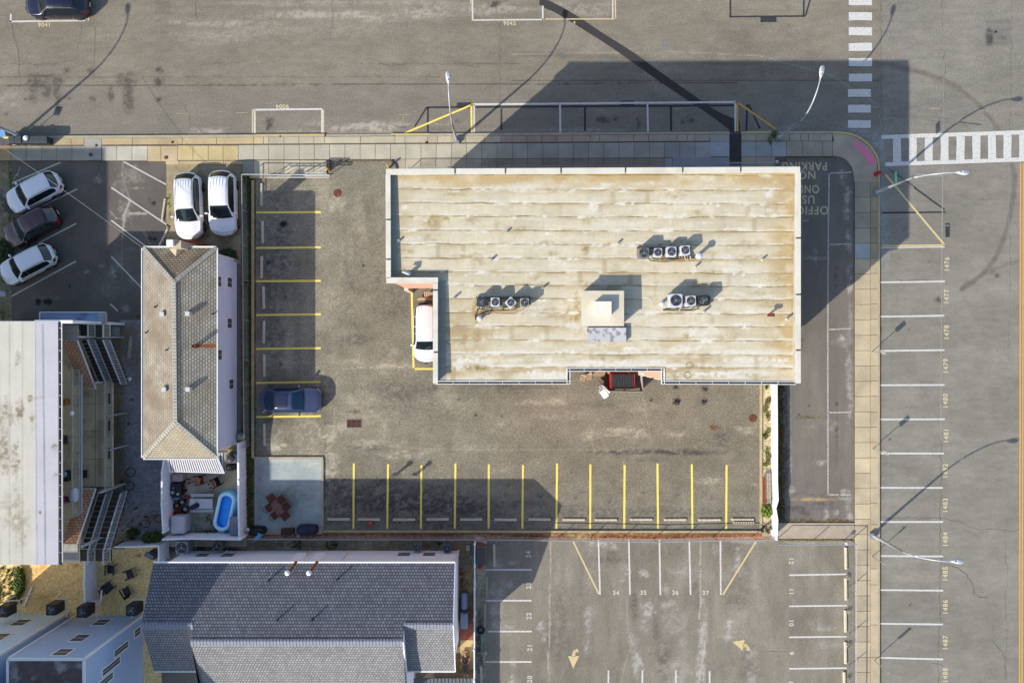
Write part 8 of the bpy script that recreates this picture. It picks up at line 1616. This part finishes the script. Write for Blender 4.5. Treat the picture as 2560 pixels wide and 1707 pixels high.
for x, y, l in ((528, 1229, 'yellow digit-shaped toy near the upper patio'), (537, 1243, 'small yellow toy cone right of the bench')):
    q = P(x, y, .1); t = thing('toy', l, 'toy', (q.x, q.y, .02), 'small yellow toys'); m = MB(); m.rbox((q.x, q.y, .08), (.12, .2, .12), .04, rz=.4); m.rbox((q.x + .02, q.y + .02, .16), (.08, .08, .06), .02, rz=.4); m.build('toy', mat('toy_yellow', (226, 184, 60)), t)
t = thing('toy_tricycle', 'small red and black tricycle left of the seated people', 'tricycle', P(461, 1215, 0)); 
for dx, dy in ((0, .35), (.12, -.3), (-.14, -.24)): q = P(461, 1215, .15) + Vector((dx, dy, 0)); m = MB(); m.lathe((q.x, q.y, .13), [(.12, -.03), (.12, .03)], 14, axis='X'); m.build('wheel', M_TYRE, t)
q = P(461, 1215, .25); m = MB(); m.tube([(q.x, q.y + .35, .3), (q.x, q.y, .25), (q.x, q.y - .28, .2)], .03, 6); m.rbox((q.x, q.y - .08, .3), (.18, .22, .06), .05); m.tube([(q.x - .18, q.y + .3, .45), (q.x + .18, q.y + .3, .45)], .015, 6); m.build('frame', mat('trike_red', (190, 40, 44), rough=.4), t)
# big kettle / bins in the corner behind the hipped house
t = thing('rain_barrel', 'dark blue-grey lidded barrel in the patio top corner', 'barrel', P(577, 1146, 0)); q = P(577, 1146, .9); m = MB(); m.rbox((q.x, q.y, .45), (.72, .7, .86), .1); m.build('body', mat('barrel_grey', (92, 98, 108), rough=.5), t); m = MB(); m.lathe((q.x, q.y, .9), [(.27, 0), (.26, .06), (.2, .08)], 22); m.build('lid', mat('barrel_lid', (50, 56, 66), rough=.4), t, smooth=True)
lump('black_bags', 'shiny black bags below the lidded barrel', 'bags', 576, 1167, (.75, .55), .5, mat('bag_black', (34, 34, 38), rough=.3), seed=13, pn='bag')
lump('plant_pots', 'jumble of pots and a teal bag in the corner behind the house', 'pots', 580, 1126, (.7, .5), .45, mat('pots_mix', (150, 140, 100), var=.2, scale=4, stain=(90, 150, 150), stain_amt=1., stain_scale=3), seed=14, pn='pots')
lump('white_pot', 'white and dark potted thing beside the fence behind the house', 'pot', 601, 1092, (.5, .5), .5, mat('pot_white', (214, 214, 210), var=.15), seed=15, pn='pot')
# ================================================================== bicycle in the alley
def bicycle(label, px, py, ang, col_, lying=True):
    q = P(px, py, .3); t = thing('bicycle', label, 'bicycle', (q.x, q.y, .01)); FR = mat('bike_frame', col_, rough=.4)
    a = math.radians(ang); dx = Vector((math.cos(a), math.sin(a), 0)); sd = Vector((-math.sin(a), math.cos(a), 0)); up = (Vector((0, 0, .45)) + sd * .9).normalized()
    def B(x, y): return Vector((q.x, q.y, .06)) + dx * x + up * y
    for x in (-.52, .52):
        m = MB(); m.tube([B(x + .33 * math.cos(2 * math.pi * k / 24), .33 + .33 * math.sin(2 * math.pi * k / 24)) for k in range(25)], .028, 6, cap=False); w1 = m.build('wheel', M_TYRE, t); m = MB()
        for k in range(10): m.tube([B(x, .33), B(x + .31 * math.cos(2 * math.pi * k / 10), .33 + .31 * math.sin(2 * math.pi * k / 10))], .004, 3)
        m.build('spokes', M_STEEL, w1)
    m = MB()
    for p0, p1 in (((-.52, .33), (-.08, .3)), ((-.08, .3), (-.2, .78)), ((-.52, .33), (-.18, .72)), ((-.08, .3), (.36, .78)), ((-.18, .74), (.35, .84)), ((.52, .33), (.36, .86))): m.tube([B(*p0), B(*p1)], .026, 6)
    m.build('frame', FR, t); m = MB(); m.rbox(B(-.21, .86), (.25, .13, .07), .04, rz=a); m.build('saddle', M_BLKT, t); m = MB(); c = B(.34, .96); m.tube([c - Vector((0, 0, -.2)), c, c - Vector((0, 0, .2)) + dx * .06], .014, 6); m.build('handlebar', mat('bar_cream', (220, 210, 190)), t)
bicycle('bronze bicycle leaning in the alley by the motel', 333, 1199, 84, (150, 100, 66)); bicycle('old bicycle half hidden in bushes at the alley end', 382, 1312, 20, (206, 206, 186))
# ================================================================== black armchairs in the gravel yard, side table, lamps
CH = mat('adirondack_black', (34, 36, 52), rough=.45, var=.08)
def lounge(px, py, ang, label, m_=CH, grp='dark garden chairs in a ring on the gravel', name='garden_chair'):
    q = P(px, py, .35); t = thing(name, label, 'chair', (q.x, q.y, .014), grp); A = math.radians(ang); R_ = Matrix.Rotation(A, 3, 'Z')
    def L(x, y, z): return Vector((q.x, q.y, 0)) + R_ @ Vector((x, y, z))
    m = MB(); m.box(L(0, .02, .34), (.52, .5, .05), M=R_ @ Matrix.Rotation(math.radians(-10), 3, 'X')); m.build('seat', m_, t)
    m = MB(); 
    for k in range(5): m.bar(L(-.2 + k * .1, -.24, .34), L(-.2 + k * .1 * 1.0, -.48, .92 - .03 * abs(k - 2)), .085, .02)
    m.build('backrest', m_, t)
    for s in (-1, 1):
        m = MB(); m.bar(L(s * .3, -.38, .58), L(s * .3, .34, .60), .10, .03); m.build('armrest', m_, t); m = MB(); m.bar(L(s * .28, .3, .58), L(s * .28, .32, .01), .06, .03); m.build('leg', m_, t); m = MB(); m.bar(L(s * .28, -.3, .55), L(s * .28, -.38, .01), .06, .03); m.build('leg', m_, t)
    return t
lounge(277, 1424, -42 + 180 + 40, 'upper left dark chair of the four on the gravel'); lounge(324, 1434, 110, 'upper right dark chair of the four on the gravel'); lounge(271, 1467, -70 + 180 + 200, 'lower left dark chair with slatted back on the gravel'); lounge(316, 1477, -150 + 180, 'lower right dark chair of the four on the gravel')
t = thing('grill_cart', 'grey and black grill tilted beside the right yard fence', 'grill', P(380, 1388, 0)); q = P(379, 1388, .9); m = MB(); m.rbox((q.x, q.y, .5), (.62, .48, .8), .05, rz=math.radians(-30)); m.build('cart', mat('cart_black', (44, 44, 50), rough=.4), t); m = MB(); m.rbox((q.x - .08, q.y - .04, .95), (.56, .34, .12), .05, rz=math.radians(-30)); m.build('hood', mat('hood_grey', (120, 132, 146), rough=.4), t); m = MB(); m.rbox((q.x - .42, q.y + .1, .85), (.2, .38, .04), .03, rz=math.radians(-30)); m.build('side_shelf', mat('hood_grey', (0, 0, 0)), t)
t = thing('flood_lamp', 'small white flood lamp on the stair post of the motel', 'lamp', P(322, 949, 0)); q = P(322, 949, 1.2); m = MB(); m.rbox((q.x, q.y, 1.2), (.22, .42, .05), .03, rz=math.radians(-55)); m.build('lamp_head', M_WHITE, t); m = MB(); m.tube([(q.x - .1, q.y, 1.2), (q.x - .35, q.y, 1.15)], .02, 6); m.build('arm', M_STEEL, t)
t = thing('light_box', 'pale square utility box on the ground by the upper motel stairs', 'box', P(279, 829, 0)); q = P(279, 828, .8); m = MB(); m.rbox((q.x, q.y, .4), (.5, .7, .8), .02); m.build('box', mat('util_box', (176, 192, 200), rough=.5), t)
# things on the motel walkway
q = P(164, 1005, 4.7); t = thing('corner_shelf', 'orange and tan stool on the motel walkway', 'stool', (q.x, q.y, 4.4)); m = MB(); m.rbox((q.x, q.y, 4.65), (.28, .42, .5), .05); m.build('stool', mat('stool_orange', (206, 140, 60)), t)
q = P(161, 1099, 4.45); t = thing('door_mat', 'purple mat on the motel walkway', 'mat', (q.x, q.y, 4.4)); m = MB(); m.box((q.x, q.y, 4.415), (.4, .62, .03)); m.build('mat', mat('mat_purple', (120, 84, 104)), t)
q = P(163, 1190, 4.9); t = thing('walkway_bin', 'dark bin with a pale bag on the motel walkway', 'bin', (q.x, q.y, 4.4)); m = MB(); m.rbox((q.x, q.y, 4.7), (.42, .7, .6), .05); m.build('body', BINB, t); m = MB(); m.lathe((q.x, q.y + .15, 5.0), [(.2, 0), (.18, .1), (.06, .14)], 9); m.build('bag', mat('bag_pale', (190, 206, 220)), t)
q = P(178, 1033, 5.45); t = thing('white_hat', 'white hat hanging on the motel balustrade', 'hat', (q.x, q.y, 5.4)); m = MB(); m.lathe((q.x, q.y, 5.4), [(.17, 0), (.16, .03), (.08, .05), (.07, .12), (.01, .14)], 12); m.build('hat', VW, t, smooth=True)
lump('white_laundry', 'white laundry bundle draped over the motel balustrade', 'laundry', 184, 1237, (.5, 1.0), .5, mat('laundry', (222, 222, 228), var=.06), seed=21, pn='cloth')
for o in bpy.data.objects:
    if o.name.startswith('white_laundry') and o.type == 'EMPTY': o.location.x, o.location.y = P(184, 1237, 5.2).xy; o.location.z = 5.0
q = P(211, 1184, 2.3); t = thing('deck_chair', 'dark square stool on the lower motel deck', 'stool', (q.x, q.y, 2.0)); m = MB(); m.rbox((q.x, q.y, 2.35), (.45, .55, .08), .03); m.build('seat', mat('stool_dark', (74, 64, 50)), t)
for s in ((-.18, -.2), (.18, -.2), (-.18, .2), (.18, .2)): m = MB(); m.tube([(q.x + s[0], q.y + s[1], 2.0), (q.x + s[0], q.y + s[1], 2.33)], .02, 6); m.build('leg', M_BLKT, t)
t = thing('kerb_block', 'rounded pale concrete block at the left edge below the parked cars', 'block', P(2, 735, 0)); m = MB(); a = P(2, 734, .3); m.rbox((a.x, a.y, .15), (.7, .45, .3), .15); m.build('block', mat('block_conc', (190, 194, 198)), t)
# ================================================================== PEOPLE
SKIN = mat('skin', (206, 150, 118), var=.05, k=.6); HAIR = mat('hair_dark', (54, 40, 32), var=.15)
def skinmesh(name, V, E, Rr, m_, parent, sub=1):
    me = bpy.data.meshes.new(name); off = wloc(parent); me.from_pydata([tuple(Vector(v) - off) for v in V], E, []); o = bpy.data.objects.new(name, me); C.objects.link(o)
    md = o.modifiers.new('s', 'SKIN'); sv = me.skin_vertices[0].data if me.skin_vertices else None
    if sv is None:
        return o
    for i, r in enumerate(Rr): sv[i].radius = (r, r) if not isinstance(r, tuple) else r
    sv[0].use_root = True
    if sub: s2 = o.modifiers.new('u', 'SUBSURF'); s2.levels = sub; s2.render_levels = sub
    dg = bpy.context.evaluated_depsgraph_get(); dg.update(); m2 = bpy.data.meshes.new_from_object(o.evaluated_get(dg)); bpy.data.objects.remove(o)
    m2.materials.clear(); m2.materials.append(m_); m2.polygons.foreach_set('use_smooth', [True] * len(m2.polygons)); m2.name = name
    o = bpy.data.objects.new(name, m2); C.objects.link(o); o.parent = parent; return o
def skin_layer(me):
    return me
def person(label, org, frame, J, shirt, pants, shoes, hair=HAIR, cap=None, bare_legs=False, sleeves=True):
    """J: joints in the person's own frame (x right, y forward, z up). frame: 3x3. org: pelvis point in the world."""
    t = thing('person', label, 'person', (org.x, org.y, org.z)); W_ = lambda p: Vector(org) + frame @ Vector(p)
    names = ['pelvis', 'waist', 'chest', 'neck', 'head', 'crown']; V = [J[n] for n in names]; E = [(0, 1), (1, 2), (2, 3), (3, 4), (4, 5)]; Rr = [.125, .115, .145, .055, .088, .07]
    def add(p, par, r): V.append(p); Rr.append(r); E.append((par, len(V) - 1)); return len(V) - 1
    for s in ('L', 'R'):
        a = add(J['sho' + s], 2, .065); a = add(J['elb' + s], a, .045); a = add(J['wri' + s], a, .03)
        wv = Vector(J['wri' + s]); dv = (wv - Vector(J['elb' + s])).normalized(); sd = dv.cross(Vector((0, 0, 1))); sd = sd.normalized() if sd.length > .1 else Vector((1, 0, 0)); a2 = add(tuple(wv + dv * .07), a, .034)
        for k in range(4): f1 = add(tuple(wv + dv * .10 + sd * (k - 1.5) * .022), a2, .009); add(tuple(wv + dv * (.15 + .012 * (1 if k in (1, 2) else 0)) + sd * (k - 1.5) * .024 - Vector((0, 0, .02))), f1, .008)
        th = add(tuple(wv + dv * .05 + sd * .045), a, .010); add(tuple(wv + dv * .09 + sd * .06), th, .009)
        h = add(J['hip' + s], 0, .095); k_ = add(J['kne' + s], h, .062); f_ = add(J['ank' + s], k_, .042); add(J['toe' + s], f_, .038)
    skinmesh('body', [W_(p) for p in V], E, Rr, SKIN, t)
    v = [J['waist'], J['chest'], J['shoL'], J['shoR'], tuple(Vector(J['waist']) * .5 + Vector(J['pelvis']) * .5)]; e = [(0, 1), (1, 2), (1, 3), (0, 4)]; r = [.14, .165, .085, .085, .15]
    if sleeves:
        for s, i in (('L', 2), ('R', 3)): v.append(tuple(Vector(J['sho' + s]) * .4 + Vector(J['elb' + s]) * .6)); e.append((i, len(v) - 1)); r.append(.065)
    skinmesh('shirt', [W_(p) for p in v], e, r, shirt, t)
    v = [J['pelvis']]; e = []; r = [.145]
    for s in ('L', 'R'):
        v.append(J['hip' + s]); e.append((0, len(v) - 1)); r.append(.11); kn = Vector(J['kne' + s]); hp = Vector(J['hip' + s])
        v.append(tuple(hp.lerp(kn, .75)) if bare_legs else tuple(kn)); e.append((len(v) - 2, len(v) - 1)); r.append(.08)
        if not bare_legs: v.append(tuple(kn.lerp(Vector(J['ank' + s]), .9))); e.append((len(v) - 2, len(v) - 1)); r.append(.06)
    skinmesh('shorts' if bare_legs else 'trousers', [W_(p) for p in v], e, r, pants, t)
    for s in ('L', 'R'): a, b_ = Vector(J['ank' + s]), Vector(J['toe' + s]); skinmesh('shoe', [W_(a), W_(a.lerp(b_, .6)), W_(b_ + (b_ - a) * .25)], [(0, 1), (1, 2)], [.052, .055, .042], shoes, t)
    hd = Vector(J['head']); cr = Vector(J['crown']); dv = (cr - hd).normalized(); nk = Vector(J['neck']); fwd = J.get('face', (0, 1, 0)); fv = Vector(fwd)
    skinmesh('cap' if cap else 'hair', [W_(hd + dv * .03 - fv * .025), W_(cr + dv * .015 - fv * .01)], [(0, 1)], [.098, .082], cap or hair, t)
    f = MB(); R_ = frame; sdv = dv.cross(fv).normalized()
    for s in (-1, 1): f.lathe(W_(hd + fv * .082 + sdv * s * .032 + dv * .01), [(.002, -.008), (.011, 0), (.002, .008)], 6)
    f.build('eyes', M_BLKT, t); f = MB(); a = hd + fv * .105 - dv * .02; f.add([W_(hd + fv * .08 + dv * .02), W_(a + sdv * .014), W_(a - sdv * .014), W_(a + fv * .012)], [(0, 1, 3), (0, 3, 2), (1, 2, 3)]); f.build('nose', SKIN, t)
    f = MB(); a = hd + fv * .086 - dv * .052; f.bar(W_(a - sdv * .025), W_(a + sdv * .025), .012, .012); f.build('mouth', mat('lips', (150, 80, 74)), t); return t
def seated(reach=.25):
    J = dict(pelvis=(0, 0, 0), waist=(0, -.03, .2), chest=(0, -.06, .42), neck=(0, -.05, .58), head=(0, -.02, .70), crown=(0, -.01, .78))
    for s, k in (('L', -1), ('R', 1)): J.update({'sho' + s: (k * .19, -.06, .5), 'elb' + s: (k * .27, .06, .24), 'wri' + s: (k * .2, .28, .2), 'hip' + s: (k * .1, .03, -.02), 'kne' + s: (k * .15, .44, .02), 'ank' + s: (k * .14, .5 + reach * .3, -.38), 'toe' + s: (k * .16, .62 + reach * .4, -.42)})
    return J
def lying():
    J = dict(pelvis=(0, 0, 0), waist=(0, -.2, .02), chest=(0, -.42, .05), neck=(0, -.58, .08), head=(0, -.71, .12), crown=(0, -.79, .15), face=(0, .35, .93))
    for s, k in (('L', -1), ('R', 1)): J.update({'sho' + s: (k * .2, -.49, .05), 'elb' + s: (k * .32, -.24, .04), 'wri' + s: (k * .2, -.06, .12), 'hip' + s: (k * .1, .04, 0), 'kne' + s: (k * .12, .44, .07), 'ank' + s: (k * .1, .84, .0), 'toe' + s: (k * .13, .9, .14)})
    return J
def fr(ang): return Matrix.Rotation(math.radians(ang), 3, 'Z')
cl = lambda n, c: mat(n, c, var=.08, scale=3, rough=.9)
o_ = P(541, 1205, .5); lounge(541, 1205, 118 , 'black camp chair under the person with bare legs', mat('camp_black', (34, 32, 34), rough=.8), None, 'camp_chair'); o_.z = .44
person('person in black shirt and shorts seated in the black camp chair', o_, fr(118), seated(.5), cl('shirt_black', (44, 42, 46)), cl('shorts_black', (50, 46, 50)), cl('shoe_dark', (60, 50, 46)), bare_legs=True)
o_ = P(499, 1199, .5); lounge(499, 1199, 100, 'navy chair under the person in orange', mat('camp_navy', (40, 42, 76), rough=.8), None, 'camp_chair'); o_.z = .44
J = seated(1.2); person('person in orange top and red shorts seated near the awning', o_, fr(100), J, cl('top_orange', (240, 140, 70)), cl('shorts_red', (214, 44, 40)), cl('shoe_black', (60, 54, 54)), bare_legs=True, hair=mat('hair_brown', (96, 66, 44), var=.1))
o_ = P(1164, 1657, .45); t = thing('sun_lounger', 'low tan lounger under the reclining person by the white house', 'lounger', (o_.x, o_.y, .014)); m = MB(); m.rbox((o_.x, o_.y - .1, .26), (.6, 1.9, .06), .05); m.build('bed', mat('lounger_tan', (176, 150, 110), var=.1), t)
for s in ((-.25, -.9), (.25, -.9), (-.25, .7), (.25, .7)): m = MB(); m.tube([(o_.x + s[0], o_.y + s[1], .01), (o_.x + s[0], o_.y + s[1], .25)], .02, 6); m.build('leg', M_STEEL, t)
o_.z = .42; person('person in black shirt, grey trousers and pale cap reclining by the white house', o_, fr(183), lying(), cl('tee_black', (46, 46, 48)), cl('trouser_grey', (104, 102, 106)), cl('shoe_white', (226, 226, 220)), cap=cl('cap_pale', (206, 200, 182)))
o_ = P(161, 1248, 5.0); lounge(161, 1248, -90, 'dark chair on the motel walkway', mat('chair_maroon', (70, 30, 40)), None, 'walkway_chair').location.z = 4.4; o_.z = 4.88
person('person in pink top seated on the motel walkway by the stairs', o_, fr(-90), seated(.2), cl('top_pink', (186, 70, 132)), cl('shorts_plum', (90, 40, 60)), cl('shoe_dark2', (50, 44, 46)), bare_legs=True)
# ================================================================== wooden steps and metal roof at the bottom of the white house
t = thing('timber_deck', 'pale timber deck between the white house and its railing', 'deck', P(1165, 1650, 0)); a = P(1151, 1672, .02); b = P(1183, 1599, .02); m = MB(); m.bx(a.x, b.x, a.y, b.y, .0, .05); m.build('boards', mat('deck_pale', (226, 198, 140), var=.08, scale=2), t)
t = thing('slatted_steps', 'slatted wooden steps below the right wing of the shingle roof', 'steps', P(1080, 1690, 0)); m = MB()
for k in range(22): x = 1026 + k * 6; m.bar(P(x, 1694, 1.0), P(x + 13, 1681, 1.0), .07, .05)
m.build('slats', mat('deck_slats', (188, 160, 120), var=.15), t)
t = thing('ribbed_roof', 'dark ribbed metal roof edge at the bottom below the steps', 'roof', P(1090, 1700, 0)); m = MB(); a = P(1028, 1760, 1.4); b = P(1183, 1695, 1.4); m.bx(a.x, b.x, a.y, b.y, 1.3, 1.38)
for k in range(18): x = a.x + (b.x - a.x) * k / 17; m.bx(x - .03, x + .03, a.y, b.y, 1.38, 1.44)
m.build('sheet', mat('ribbed_grey', (120, 124, 130), rough=.5, var=.1), t)
